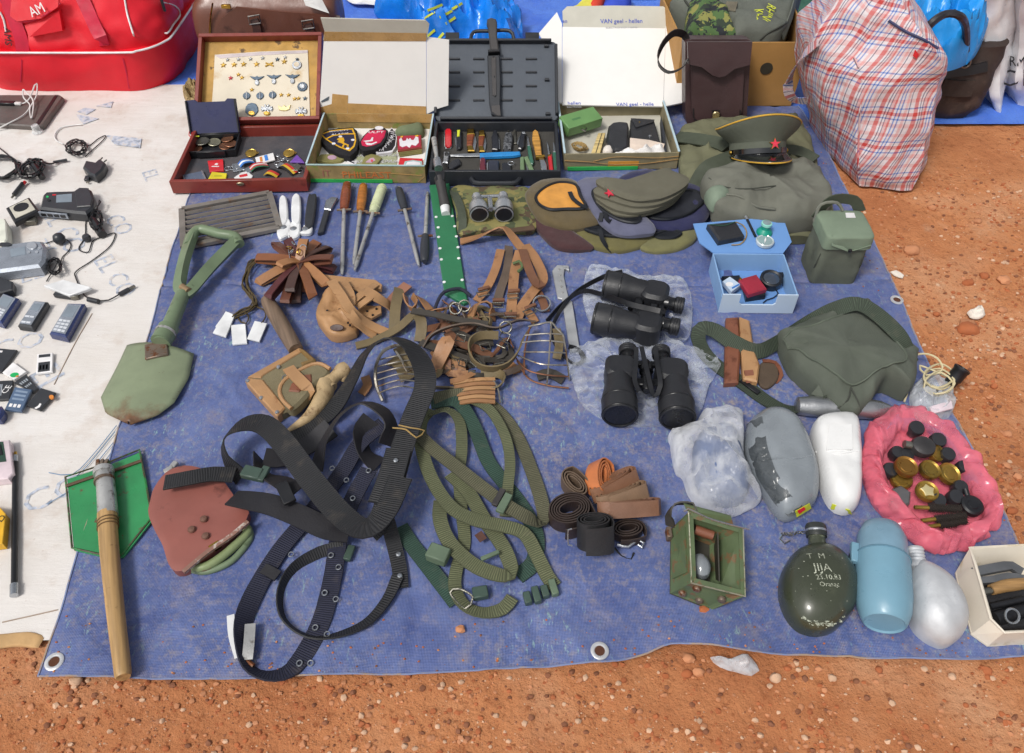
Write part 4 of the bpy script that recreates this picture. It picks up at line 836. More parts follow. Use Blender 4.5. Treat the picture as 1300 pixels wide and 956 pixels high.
pb.part('tape_band',MB(tk).prism([lid2(TF,*p) for p in [(411,52),(541,52),(541,42),(412,40)]],.0006,.0012),TAPE,pl)
pb.part('tape_band',MB(PM).prism(P2([(406,143),(441,144),(442,121),(422,119),(421,132),(407,136)]),.0004,.001),TAPE,pl);pb.part('tape_band',MB(PM).prism(P2([(441.5,144),(541,145),(541,135),(441.5,131)]),.0004,.001),TAPE,pl)
pb.part('inner_tape',MB().box((W*.55,D-.0055,H*.72),(W*.88,.001,H*.5)),TAPE);pb.part('grey_corner',MB(PM).prism(P2([(408,130),(417,127),(418,122),(408,128)]),.001,.0016),mat('slate_tape','#55606a',.6),pl)
PZ=Z0+.005;z5=lambda L:[(380+x/7.647,120+y/7.647) for x,y in L]
NVY=mat('navy_embroidery','#23223f',.85,bmp=.5,bs=600);BKF=mat('black_felt','#17161c',.9,bmp=.4,bs=500);YTH=mat('yellow_thread','#e6b01e',.7,bmp=.4,bs=700);WTH=mat('white_thread','#eceaf0',.7,bmp=.4,bs=700);CRM=mat('crimson_embroidery','#c8174a',.8,bmp=.5,bs=600);OLV=mat('olive_felt','#8a8450',.9,bmp=.5,bs=500);GRNF=mat('mint_edge','#7f9a80',.9);REDF=mat('red_felt','#d4232e',.85,bmp=.4)
def patch(lb,pxs,z,h,m,inner=None,mi=None,edge=None):
 t=flat('patch',lb,'cloth patch',pxs,z,h,m,bev=.001,group='cloth patches in the cardboard box')
 if inner:det(t,'border',inner,edge or YTH,.0007);c=sum((V((*p,0)) for p in inner),V())/len(inner);det(t,'field',[(c.x+(p[0]-c.x)*.9,c.y+(p[1]-c.y)*.87) for p in inner],mi,.0013)
 return t
def ptext(t,s,size,m,px,py,a,sx=1,dz=.0016):q=t.Mi @ at(px,py,t.z+t.h);t.text('lettering',s,size,m,tr(q.x,q.y,t.h+dz) @ rot(a),sx=sx)
a_=z5([(185,385),(270,345),(380,325),(520,318),(560,350),(580,430),(560,540),(490,600),(380,575),(280,520),(205,440)]);i_=z5([(205,385),(300,352),(400,338),(520,330),(545,390),(552,450),(535,510),(490,552),(390,515),(300,465),(240,425)])
t=patch('dark navy shield patch with a yellow lion and yellow border',a_,PZ,.022,BKF,i_,NVY)
det(t,'border',z5([(268,437),(330,408),(430,393),(545,390),(545,380),(430,383),(325,398),(260,430)]),YTH,.0018);ptext(t,'SECURITY',.008,WTH,380+385/7.647,120+358/7.647,9,1.7);ptext(t,'ALARM',.011,WTH,380+395/7.647,120+387/7.647,9,1.5)
det(t,'lion',z5([(365,440),(395,420),(430,425),(440,450),(432,470),(450,480),(480,492),(478,515),(462,512),(465,498),(440,492),(432,515),(415,512),(428,485),(405,475),(370,465),(388,455)]),YTH,.0022)
for x,y in ((335,480),(520,445),(400,412),(470,528)):det(t,'white_mark',z5(ell(x,y,20,10,6)),WTH,.002)
a_=z5([(580,465),(620,400),(680,345),(790,308),(830,325),(860,350),(845,420),(800,490),(720,535),(620,548),(582,515)]);i_=z5([(600,460),(640,395),(690,352),(790,345),(842,352),(825,415),(785,470),(710,498),(650,508),(608,495)])
t=patch('crimson shield patch with white letters and a black edge',a_,PZ,.024,BKF,i_,CRM,CRM);ptext(t,'ULPT',.017,WTH,380+745/7.647,120+370/7.647,0,1.25);det(t,'white_mark',z5(ell(775,328,42,18,12)),WTH,.0016)
for L in ([(620,455),(690,448),(705,420),(718,420),(715,455),(650,465)],[(640,470),(700,480),(750,462),(757,470),(700,495),(655,495)]):det(t,'white_mark',z5(L),WTH,.002)
t=patch('black and white curved patch lettered in Cyrillic',z5([(895,318),(930,350),(948,420),(938,500),(905,552),(860,565),(760,572),(730,550),(800,500),(850,430),(865,360)]),PZ,.012,WTH);det(t,'field',z5([(897,330),(925,360),(938,420),(928,495),(900,540),(850,552),(765,560),(748,548),(812,505),(860,435),(875,365)]),BKF)
for i,ch in enumerate('МИЛИЦИЈА'):
 u=i/7;x=790+110*math.sin(u*1.75)+8;y=540-175*u;ptext(t,ch,.019,WTH,380+x/7.647,120+y/7.647,10+75*u,1)
for k in range(4):
 t=patch(['red patch with a white eagle on top of its stack','second patch down in the stack under the white eagle','third patch down in the stack under the white eagle','lowest patch in the stack under the white eagle'][k],z5([(945+k*5,400+k*18),(1185,390+k*16),(1190,515+k*16),(955+k*5,548+k*16)]),PZ+.015-k*.005,.005,OLV if k else mat('maroon_edge','#8a3a2c',.85,bmp=.4))
 if k==0:
  det(t,'field',z5([(955,408),(1175,398),(1178,508),(962,538)]),mat('maroon_felt','#a8203e',.85,bmp=.4));det(t,'eagle',z5([(970,440),(990,420),(1005,455),(1035,450),(1045,425),(1060,440),(1075,425),(1090,445),(1110,445),(1130,410),(1155,420),(1160,470),(1130,500),(1090,490),(1070,520),(1040,500),(1000,515),(975,500)]),WTH,.0014);det(t,'gold_trim',z5(bar((985,418),(1005,410),12)),YTH,.0016);det(t,'gold_trim',z5(bar((1125,408),(1155,402),12)),YTH,.0016)
for k,(y0_,lb) in enumerate(((570,'grey green cloth patch lettered in white Cyrillic'),(632,'grey green lettered patch nearest the front wall of the cardboard box'))):
 t=patch(lb,z5([(556,y0_),(945,y0_-12),(948,y0_+52),(556,y0_+60)]),PZ,.003-k*.001,mat('sage_felt','#a9ad8c',.9,bmp=.4));ptext(t,'ЖАНДАРМЕРИЈА',.021,WTH,380+750/7.647,120+(y0_+24)/7.647,1,.72)
t=patch('round olive patch with a pink crest on the lettered patch',z5([(605,660),(640,595),(700,575),(770,590),(800,615),(770,650),(740,690),(610,690)]),PZ+.004,.006,OLV);det(t,'crest',z5([(640,660),(690,620),(720,615),(740,640),(700,665)]),mat('pink_thread','#c7a3b8',.8));det(t,'crest',z5(ell(705,645,12)),ENR,.0014)
t=patch('long olive patch with a pink crest at the left end',z5([(165,610),(210,580),(330,575),(425,590),(440,620),(400,645),(260,655),(170,645)]),PZ,.008,OLV);det(t,'crest',z5(ell(318,612,45,22,12)),mat('pink_thread','#c7a3b8',.8));
t=patch('black and white striped patch under the long olive patch',z5([(430,630),(450,615),(560,660),(540,680)]),PZ,.003,WTH);det(t,'stripe',z5(bar((448,632),(535,668),10)),BKF)
t=patch('red patch with a pale arch at the right front corner',z5([(975,612),(1195,620),(1195,690),(960,685)]),PZ,.006,REDF);det(t,'arch',z5([(1010,690),(1025,650),(1100,638),(1190,650),(1190,690)]),mat('pale_teal2','#a9c8c8',.8));det(t,'arch',z5([(1030,690),(1050,660),(1110,652),(1170,662),(1180,690)]),WTH,.0014)
heap('green_cloth','folded grey green cloth in the back right corner of the patch box','cloth',z5([(945,350),(1100,318),(1195,300),(1195,395),(950,400)]),PZ,.03,mat('sage_cloth','#6f7a5c',.9,kind='cloth'),p=5)
# --- black knife case
BC=mat('black_case','#2a2d33',.5,var=.08,bmp=.25,bs=600);BC2=mat('slate_plastic','#4d545e',.5,var=.06,bmp=.2,bs=700);FOAM=mat('grey_foam','#45433f',.95,bmp=.4,bs=500)
kc=case('knife_case','open black plastic case holding rows of pocket knives','case',(546,236),(711,236),153,.05,.009,BC,BC,mfloor=FOAM,fz=.016);W,D,H=kc.W,kc.D,kc.H
hpts=[(W*.33,-.001),(W*.36,-.028),(W*.645,-.028),(W*.68,-.001)]
kc.part('handle',MB().tube([(W*.32,.0,H*.5),(W*.345,-.02,H*.5),(W*.38,-.024,H*.5),(W*.63,-.024,H*.5),(W*.66,-.02,H*.5),(W*.69,.0,H*.5)],.0075,8),BC)
ak=hinge(kc.M.translation.y+D,Z0+H,D,50);KM=tr(0,D+.004,H) @ MX.Rotation(ak,4,'X')
kl=kc.part('lid',MB(KM).prism(rrect(W+.01,D-.002,.02,4,(W/2,D/2)),-.03,-.012,.002),BC2)
for c,d in (((W/2,.004,-.006),(W-.03,.009,.026)),((W/2,D-.006,-.006),(W-.03,.009,.026)),((.0,D/2,-.006),(.009,D-.04,.026)),((W,D/2,-.006),(.009,D-.04,.026))):kc.part('lid_rim',MB(KM).box(c,d,b=.4),BC,kl)
z6=lambda x,y:lid2(kc.M @ KM,530+x/6.826,20+y/6.826,-.012)
for y in (377,492,612,735):
 for x in (320,530,775,985):q=z6(x,y);kc.part('lid_rib',MB(KM).box((q[0],q[1],-.010),(.035,.006,.006),b=.3),BC,kl);
for x,y in ((425,235),(1115,268),(1120,560),(1128,855)):q=z6(x,y);kc.part('lid_clip',MB(KM).box((q[0],q[1],-.008),(.014,.008,.01)),BC,kl)
hk=[z6(x,y) for x,y in ((455,215),(485,130),(620,120),(800,120),(840,210))];kc.part('lid_handle',MB(KM).tube([(x,y,-.02) for x,y in hk],.006,8),BC,kl)
for x in (300,995):q=z6(x,168);kc.part('latch',MB(KM).box((q[0],q[1],-.022),(.044,.026,.012)),BLK,kl)
KF=kc.M @ KM;kn=T('sheath_knife','dark knife in its sheath leaning on the black case lid','knife',M=KF @ tr(W/2,D/2,-.008));kf=lambda L:[lid2(kn.M,530+x/6.826,20+y/6.826,.01) for x,y in L];GUN=mat('gun_brown','#3f3c3c',.5,bmp=.25,bs=300);
kn.part('handle',MB().prism(kf([(605,40),(640,28),(680,40),(690,70),(690,180),(710,320),(632,320),(618,180),(612,100),(600,80)]),0,.02,.004),GUN);kn.part('guard',MB().prism(kf([(612,315),(712,310),(715,332),(612,338)]),0,.026,.002),BLK)
sh=kn.part('sheath',MB().prism(kf([(605,350),(712,345),(722,560),(718,780),(726,880),(690,880),(640,850),(622,760),(612,560)]),0,.016,.003),BC);kn.part('raised_rib',MB().prism(kf([(640,368),(680,366),(685,700),(650,702)]),.015,.018,.001),GUN,sh)
kn.part('tip_fitting',MB().prism(kf([(640,790),(715,782),(724,878),(692,876),(645,840)]),.0155,.0185,.001),GUN,sh)
for x,y in ((658,368),(665,540),(672,705)):kn.part('rivet',MB(tr(*kf([(x,y)])[0],.0175)).lathe([(.0035,0),(.003,.0015),(0,.002)],10),BLK,sh)
KZ=Z0+.0165;z7=lambda L:[(540+x/7.222,140+y/7.222) for x,y in L]
STL=mat('polished_steel','#d5d8da',.22,.95,bmp=.05);WD=mat('rosewood','#8a4a2e',.4,kind='wood',bmp=.1);YW=mat('honey_wood','#d19a4a',.4,kind='wood',bmp=.1);KGR=mat('sage_handle','#77906a',.5);BGR=mat('bottle_green','#3d6e5c',.4);BUR=mat('burgundy','#6a2433',.35,coat=.3);KRED=mat('knife_red','#d9202c',.25,coat=.5,bmp=.03);KBL=mat('knife_blue','#2f8fd6',.35,bmp=.05);KBK=mat('knife_black','#2a2c33',.35,bmp=.1)
def knife(lb,parts,name='pocket_knife'):
 pts=[p for _,L,*_ in parts for p in z7(L)];c=sum((at(*p,KZ) for p in pts),V())/len(pts);t=T(name,lb,'knife',(c.x,c.y,KZ),group='knives in the black case');t.z=KZ;t.h=0
 for nm,L,m,z_,h in parts:
  q=[t.Mi @ at(*p,KZ+z_+h) for p in z7(L)];t.part(nm,MB().prism([(p.x,p.y) for p in q],z_,z_+h,min(.0025,h*.35)),m)
 return t
cap_=lambda x0,y0,x1,y1,r=14:[(x0+r,y0),(x1-r,y0),(x1,y0+r),(x1,y1-r),(x1-r,y1),(x0+r,y1),(x0,y1-r),(x0,y0+r)]
knife('red pocket knife at the top left of the black case',[('liner',cap_(168,175,246,345),STL,0,.005),('handle',cap_(180,165,240,328),KRED,.005,.007)])
knife('dark pocket knife with yellow inlay beside the red one',[('blade',[(265,260),(285,180),(300,180),(295,360),(285,365)],STL,0,.004),('handle',cap_(285,170,332,345),KBK,.004,.008),('inlay',[(292,180),(318,178),(312,235),(290,240)],yel,.012,.002)])
for lb,x in (('larger brass and rosewood folding knife in the black case',380),('smaller brass and rosewood folding knife in the black case',488)):
 w=72 if x==380 else 58;y0_,y1_=(168,368) if x==380 else (182,372);knife(lb,[('blade',[(x+w*.75,y0_+50),(x+w*1.15,y0_+70),(x+w*1.3,y0_+120),(x+w*1.1,y1_-5),(x+w*.7,y1_)],STL,0,.004),('bolster',[(x,y0_),(x+w*.9,y0_-5),(x+w,y0_+45),(x,y0_+50)],BRS,.003,.009),('handle',[(x,y0_+50),(x+w*.95,y0_+45),(x+w*.7,y1_-50),(x,y1_-48)],WD,.003,.01),('bolster',[(x,y1_-48),(x+w*.72,y1_-50),(x+w,y1_),(x+w*.1,y1_)],BRS,.003,.009)])
knife('plain black folding knife right of the rosewood knives',[('blade',[(660,230),(685,260),(688,350),(660,355)],STL,0,.004),('handle',[(625,180),(655,180),(668,240),(678,340),(660,358),(612,352),(606,240)],KBK,.003,.012)])
knife('grey folding knife with a hooked steel end in the black case',[('hook',[(740,160),(760,135),(800,132),(832,160),(836,300),(812,300),(808,180),(785,165),(760,185)],NIC,0,.006),('handle',[(735,200),(790,195),(800,260),(785,345),(712,350),(718,270)],mat('marbled','#6a6c70',.4,col2='#202226',c2=(160,.5,.05)),.004,.012)])
knife('small dark penknife with steel bolster in the black case',[('blade',[(835,300),(862,225),(872,235),(850,320)],STL,0,.004),('handle',[(880,195),(918,195),(905,330),(878,350),(850,345),(862,260)],KBK,.003,.01),('bolster',[(882,190),(918,190),(918,210),(880,210)],SIL,.004,.01)])
knife('bottle green folding knife with open blade',[('blade',[(925,235),(950,240),(962,320),(935,322)],STL,0,.004),('handle',[(935,322),(965,318),(995,470),(985,488),(965,485),(945,400)],BGR,.002,.01)])
knife('hunting knife with honey wood handle and broad blade',[('handle',[(985,190),(1005,172),(1035,190),(1055,270),(1068,400),(1015,408),(1000,330),(980,260)],YW,.002,.014),('guard',[(1010,408),(1095,400),(1098,416),(1010,424)],BRS,.004,.012),('blade',[(1040,425),(1080,422),(1115,500),(1122,610),(1095,600),(1060,530)],STL,.003,.005)],'hunting_knife')
knife('slim paring knife with red handle',[('blade',[(1112,280),(1130,320),(1145,405),(1122,405)],STL,.002,.003),('handle',[(1122,405),(1160,400),(1178,570),(1165,588),(1140,585),(1130,480)],KRED,0,.01),('collar',[(1122,400),(1150,398),(1152,415),(1124,418)],BRS,.001,.011)],'paring_knife')
knife('slim paring knife with green handle at the right wall',[('blade',[(1172,285),(1190,320),(1198,380),(1172,380)],STL,.002,.003),('handle',[(1168,380),(1202,376),(1220,560),(1212,580),(1185,578),(1175,480)],BGR,0,.01)],'paring_knife')
knife('long blue handled letter knife across the middle of the case',[('blade',[(220,405),(360,395),(500,390),(502,420),(360,422),(230,418)],STL,.004,.003),('handle',[(498,388),(700,378),(870,374),(872,400),(800,412),(500,424)],KBL,.004,.01)],'letter_knife')
knife('small silver lighter at the left of the knife case',[('body',[(165,375),(222,378),(205,478),(158,472)],SIL,0,.01),('wheel',cap_(178,380,210,405,6),BLK,.009,.004)],'lighter')
knife('dark penknife lying slanted under the silver lighter',[('handle',[(205,505),(240,458),(300,440),(322,450),(320,490),(250,530),(215,528)],KBK,0,.011),('liner',[(300,480),(322,470),(322,492),(255,530),(250,522)],STL,.002,.006)])
knife('burgundy pocket knife in the front row of the black case',[('blade',[(488,530),(500,520),(512,580),(490,585)],STL,0,.006),('handle',cap_(500,430,552,590),BUR,.002,.01)])
knife('broad dark pocket knife beside the burgundy one',[('liner',[(555,480),(580,470),(580,580),(558,575)],STL,0,.008),('handle',cap_(580,455,672,588,8),mat('navy_grey','#343846',.4),.001,.011)])
t=knife('dark penknife with a key ring in the front row',[('handle',cap_(705,475,785,588,10),KBK,0,.011),('stud',ell(742,572,16,10,8),BRS,.0105,.002)]);t.part('split_ring',MB().ring(t.Mi @ at(540+785/7.222,140+485/7.222,KZ+.011),.009,.0011),SIL)
knife('green multi tool with two opened handles',[('handle',[(870,425),(905,420),(912,600),(870,605)],KGR,.002,.009),('blade',[(905,440),(925,470),(970,600),(945,605)],STL,0,.004),('handle',[(905,425),(940,415),(1025,600),(985,608)],KGR,.003,.009)],'multi_tool')
# --- white box with green and brown goods
vg=case('gift_box','worn white lined box with large open lid printed in blue script','box',(716,216),(859,214),128,.055,.004,mat('worn_olive_board','#8d8467',.8,var=.2,vs=14,bmp=.3,col2='#b29a6a',c2=(12,.56,.1)),GREYC,mfloor=GREYC,fz=.004);W,D,H=vg.W,vg.D,vg.H
vg.part('orange_tape',MB().box((W*.52,-.0005,.02),(W*.27,.002,.016)),mat('orange_tape','#dc9a3c',.4));vg.part('green_base',MB().box((W*.34,-.002,.006),(W*.62,.004,.011)),mat('green_base','#2fae52',.5))
for x in (.0,W):vg.part('rim_edge',MB().box((x,D/2,H+.001),(.006,D-.01,.003)),mat('pale_blue_edge','#bcd3dc',.7))
vg.part('rubber_band',MB().tube([(0,-.002,.034),(W*.2,-.003,.03),(W*.4,-.0025,.02),(W*.7,-.0025,.021),(W,-.002,.034)],.0012,4),TAPE);vg.part('rubber_band',MB().tube([(W*.25,-.002,.03),(W*.45,-.003,.045),(W*.8,-.003,.04),(W,-.002,.044)],.001,4),TAPE)
av=hinge(vg.M.translation.y+D,Z0+H,.32,34);VM=tr(0,D,H+.002) @ MX.Rotation(av,4,'X');VF=vg.M @ VM;V2=lambda L:[lid2(VF,*p) for p in L]
vl=vg.part('lid',MB(VM).prism(V2([(714,133),(842,135),(845,36),(714,34)]),-.005,0),WCARD)
vg.part('side_flap',MB(VM).prism(V2([(842.5,135),(866,130),(869,100),(870,42),(845.5,29)]),-.006,-.001),WCARD,vl)
vg.part('side_flap',MB(VM).prism(V2([(713.5,131),(705,129),(702,65),(690,52),(684,42),(707,15),(713.5,30)]),-.006,-.001),WCARD,vl)
tk=VM @ tr(0,.32,0) @ RX(22);TF=vg.M @ tk;vg.part('tuck_flap',MB(tk).prism([lid2(TF,*p) for p in [(715,35),(845,36),(847,12),(842,8),(780,7),(720,8),(714,14)]],-.004,0),GREYC,vl)
BLP=mat('blue_script','#3b55c4',.6,bmp=0);GRP=mat('grey_print','#b9b9bd',.7,bmp=0)
def vtext(s,px,py,size,m,sx=1,M_=None):
 M_=M_ or VM;q=onframe(vg.M @ M_,px,py,.001);vg.text('lettering',s,size,m,M_ @ tr(q.x,q.y,.0012),vl,sx=sx)
vtext('VAN geel - hellen',789,27,.021,BLP,.95,tk);vtext('ELECTRONICA HOME',789,35,.01,GRP,1.1);vtext('en',717,27,.018,BLP,1,tk);vtext('hellen',729,131,.018,BLP);vtext('ELECTRONIK',729,136,.008,GRP);vtext('VAN geel - helle',806,132.5,.019,BLP,.95)
VZ=Z0+.005;z8=lambda L:[(700+x/7.222,120+y/7.222) for x,y in L]
GTN=mat('green_tin','#6f9a5e',.4,var=.1,bmp=.1)
t=T('green_tin','light green metal tin tilted in the back left of the white box','tin',M=frame(at(722,172,VZ+.02),at(768,158,VZ+.02)-at(722,172,VZ+.02),(-.2,1,0)) @ RX(12));t.part('body',MB().box((.058,.03,.012),(.125,.06,.035),b=.08),GTN);t.part('catch',MB().tube([(.045,-.002,.01),(.05,-.014,.012),(.062,-.002,.01)],.0025,6),mat('dull_metal','#8a8480',.4,.9));t.part('stamp',MB().box((.04,.03,.0296),(.03,.008,.0006)),mat('stamp_green','#4d7a4c',.6,bmp=0))
t=T('cord_coil','coil of tan cord in the left of the white box','cord',at(735,187,VZ));c_=MB()
pts=[at(736+(11-k*.12)*math.cos(k*.55)+random.uniform(-1,1),186+(6-k*.06)*math.sin(k*.55+.3)+random.uniform(-.7,.7),VZ+.004+k*.0004) for k in range(60)];t.body(c_.tube(pts,.0018,5,.01),mat('tan_cord','#a58852',.8,bmp=.4),world=True)
t=flat('wooden_ruler','folded pale wooden rule standing out of the white box','ruler',z8([(430,352),(497,350),(445,535),(365,535)]),VZ+.012,.012,mat('pale_wood','#e2c887',.6,kind='wood'),bev=.001);det(t,'joint_line',z8([(462,352),(468,352),(412,535),(404,535)]),mat('dark_seam','#3f423b',.9))
t=T('shaving_brush','short shaving brush with white head and dark handle','brush',M=frame(at(772,192,VZ+.018),at(778,176,VZ+.018)-at(772,192,VZ+.018),(-1,.2,0)));LX=RY(90)
t.part('head',MB(LX).lathe([(.004,-.022),(.012,-.018),(.0165,-.006),(.0165,.008),(.012,.016)],16),mat('ivory','#efe6dc',.5));t.part('collar',MB(LX).lathe([(.012,.015),(.0145,.018),(.0145,.032),(.011,.035)],16),mat('grey_collar','#5c5450',.5))
t=flat('spectacle_case','black leather spectacle case in the middle of the white box','case',z8([(525,280),(560,250),(620,242),(700,248),(712,290),(705,480),(650,500),(580,498),(515,440),(505,380)]),VZ+.012,.026,mat('black_leather2','#292a2e',.42,bmp=.3,bs=200),bev=.006)
t=flat('leather_pouch','black leather pouch with pointed flap in the right of the white box','pouch',z8([(725,228),(945,240),(1000,440),(1015,470),(720,430)]),VZ+.008,.02,mat('black_leather2','#292a2e',.42,bmp=.3,bs=200),bev=.003)
det(t,'flap',z8([(728,225),(945,238),(935,262),(775,312)]),mat('black_leather2','#292a2e'),.004,bev=.001);t.part('stud',MB(tr(*(t.Mi @ at(*z8([(808,258)])[0],VZ+.03)).xy,.023)).lathe([(.003,0),(.002,.002),(0,.0025)],10),BRS);t.part('stud',MB(tr(*(t.Mi @ at(*z8([(905,378)])[0],VZ+.03)).xy,.0195)).lathe([(.0055,0),(.005,.0025),(0,.003)],12),SIL)
flat('paper_packet','cream folded paper packet lying on the black leather pouch','paper',z8([(722,395),(900,415),(1040,450),(1030,480),(820,525),(718,515)]),VZ+.03,.006,mat('cream_paper','#ead8c8',.8),bev=.001)
heap('white_cloth','white twisted cloth along the front of the white box','cloth',z8([(575,530),(640,515),(780,525),(900,480),(1000,460),(1035,475),(1025,550),(800,552),(600,545)]),VZ+.025,.02,mat('white_cotton','#f4f1ee',.85,kind='cloth'),wr=.012,ws=40)
flat('dark_card','dark card standing against the right wall of the white box','card',z8([(1005,190),(1040,340),(1060,520),(1040,545),(1025,430)]),VZ,.03,mat('charcoal','#33363d',.6),bev=.001)

# ================================================================ caps, pouches, canteens on the right half
OLC=mat('olive_canvas','#75755a',.85,var=.12,vs=10,bmp=.4,bs=300,kind='cloth');OLD=mat('dark_olive_strap','#4a5142',.8,bmp=.4,kind='cloth');GPK=mat('faded_canvas','#74756a',.85,var=.15,vs=9,bmp=.45,bs=300,kind='cloth',col2='#5f6055',c2=(7,.54,.15))
t,b_=heap('canvas_bag','folded olive canvas shoulder bag under the peaked cap','bag',[(862,172),(882,160),(930,156),(1004,150),(1028,180),(1040,232),(1056,272),(1046,298),(1000,304),(930,290),(884,242),(864,230)],Z0,.055,OLC,wr=.012,ws=8,p=5,rim=.5,rings=20,ridge=True)
B2=MB();B2.v=[t.M @ p for p in b_.v];B2.f=b_.f;CB=B2
onstrap(t,'strap',CB,[(862,176),(885,180),(908,186),(925,192)],.05,.004,OLD,.014);onstrap(t,'strap',CB,[(884,240),(895,220),(915,207),(940,200)],.045,.004,OLD,.014);onstrap(t,'strap',CB,[(990,192),(1012,196),(1034,208)],.04,.004,OLD,.014)
t,b_=heap('canvas_pack','faded grey green canvas pack lying in front of the peaked cap','bag',[(889,234),(905,222),(940,215),(1010,213),(1038,222),(1050,245),(1054,264),(1040,281),(1000,286),(950,282),(908,273),(902,258)],Z0+.04,.078,GPK,wr=.013,ws=6,p=4.5,rim=.45,rings=22,ridge=True,res=.008)
B2=MB();B2.v=[t.M @ p for p in b_.v];B2.f=b_.f
DSM=mat('dark_seam','#3f423b',.9)
t.pw('seam',MB().tube(on(B2,[(900,226),(915,236),(945,240),(985,236)],.0005),.0018,5),DSM);t.pw('flap_fold',MB().tube(on(B2,[(902,258),(920,248),(940,250),(960,262),(985,266)],.001),.004,6),GPK)
t.part('rolled_corner',MB().cush([((t.Mi @ at(x,y,.1)).x,(t.Mi @ at(x,y,.1)).y) for x,y in [(895,244),(912,240),(928,247),(926,256),(906,262)]],.03,.05,wr=.006),mat('mint_canvas','#7d8c7a',.85,kind='cloth'))
# --- peaked cap
CPW=mat('uniform_cloth','#5f6457',.8,var=.06,bmp=.35,kind='cloth');PAT=mat('patent_black','#16181b',.12,coat=.8,bmp=.03);GPP=mat('gold_piping','#d6a83c',.5,bmp=.2)
cp=T('peaked_cap','grey green officers peaked cap with a red star and black visor','cap',M=MX.Translation(at(961,197,.105)) @ rot(4) @ RX(-33) @ MX.Scale(.84,4))
def capring(rx,ry,z,front=0,n=40):return [(rx*math.cos(2*math.pi*i/n),ry*math.sin(2*math.pi*i/n),z+front*max(0,-math.sin(2*math.pi*i/n))**1.5) for i in range(n)]
cp.part('crown',MB().loft([capring(.088,.104,.04),capring(.098,.112,.05,.008),capring(.128,.136,.075,.03),capring(.136,.144,.09,.034),capring(.128,.136,.1,.03),capring(.06,.07,.104,.012),capring(.005,.005,.104,.01)],56,24),CPW)
cp.part('band',MB().loft([capring(.089,.105,-.002),capring(.09,.106,.02),capring(.0895,.1055,.045)],48,4),CPW)
cp.part('gold_piping',MB().tube([tuple(V(p)) for p in capring(.1368,.1448,.091,.034)],.0028,6,.02,closed=True),GPP)
vis=[];
for k in range(2):
 row=[]
 for i in range(25):a=math.radians(-90+(i-12)*6);
vs_=lambda i,k:(lambda a,f:((.09+f*.004)*math.cos(a)*(1+f*.06),-abs(math.sin(a))*.106-f*.075*max(0,math.cos((a+math.pi/2)*1.22)),.004-f*.03*max(0,math.cos((a+math.pi/2)*1.1))**.6))(math.radians(-90+(i-12)*6.2),k)
vm=MB().sheet(lambda u,v:vs_(u*24,v),24,6);vo=cp.part('visor',vm,PAT);sm_=vo.modifiers.new('thick','SOLIDIFY');sm_.thickness=.003
cp.part('visor_trim',MB().tube([vs_(i,1) for i in range(25)],.0026,6,.01),GPP,vo)
cs=cp.part('chin_strap',MB().strap([(.092*math.cos(a),.108*math.sin(a),.011+.004*math.sin(-a)) for a in [math.radians(-180+i*7.5) for i in range(25)]],.017,.003,tw=90),PAT)
for sx in (-1,1):cp.part('side_button',MB(tr(sx*.095,-.014,.012) @ RY(90*sx)).lathe([(.008,0),(.007,.004),(.003,.006),(0,.0062)],14),BRS,cs)
sf=MX.Translation((.018,-.109,.034)) @ RX(82);cp.part('star_badge',MB(sf).prism(star((0,0),.021),0,.003,.001),GLD);cp.part('star_enamel',MB(sf).prism(star((0,0),.018),.0025,.0045,.001),ENR)
# --- berets and side caps
z9=lambda L:[(660+x/5.2,200+y/5.2) for x,y in L]
WOOL=lambda n,c:mat(n,c,.95,var=.1,vs=30,bmp=.5,bs=420,sheen=.25)
SWB=mat('sweatband','#1d2026',.45,bmp=.2)
def beret(lb,pxs,z0,h,m,hole=None,hm=None,hz=None,**k):
 t,b=heap('beret',lb,'beret',z9(pxs),z0,h,m,wr=.004,ws=14,p=k.pop('p',3.2),rim=.42,rings=14,group='berets heaped on the tarp',**k);B=MB();B.v=[t.M @ p for p in b.v];B.f=b.f
 if hole:
  P=[B.hit(*p,.002) for p in z9(hole)];zt=max(p.z for p in P)+.0005;c=sum(P,V())/len(P);q=[t.Mi @ V((p.x,p.y,p.z)) for p in P]
  bl=MB().add([t.Mi @ V((c.x,c.y,zt-.002))]+[tuple(x) for x in cat([tuple(p) for p in q],.006,True)],[]);n=len(bl.v)-1
  bl.f=[[0,1+i,1+(i+1) % n] for i in range(n)];bl.mi=[0]*n;bl.v=[v+V((0,0,.003)) for v in bl.v]
  t.part('lining',bl,hm);t.part('sweatband',MB().tube([tuple(p+V((0,0,.003))) for p in q],.0045,6,.006,closed=True),SWB)
 return t,B
beret('maroon beret at the bottom left of the beret heap',[(30,300),(100,330),(200,400),(380,520),(490,595),(430,612),(330,615),(230,590),(150,520),(70,420)],Z0,.024,WOOL('maroon_wool','#47292b'))
beret('olive beret at the front middle of the beret heap',[(335,480),(430,440),(640,470),(800,440),(905,490),(850,570),(700,620),(560,615),(430,565)],Z0,.023,WOOL('olive_wool','#6d673c'),[(430,480),(560,470),(700,480),(760,515),(660,530),(540,520)],SWB)
beret('light olive beret at the right front of the beret heap',[(790,595),(870,520),(1000,470),(1170,470),(1165,540),(1100,590),(1000,620),(880,628)],Z0,.02,WOOL('light_olive_wool','#77744a'),[(890,520),(980,490),(1060,505),(1020,535),(930,540)],SWB)
beret('navy beret hidden behind the side caps',[(630,175),(700,120),(800,105),(900,110),(900,200),(700,220)],Z0+.005,.035,WOOL('navy_wool','#23254f'))
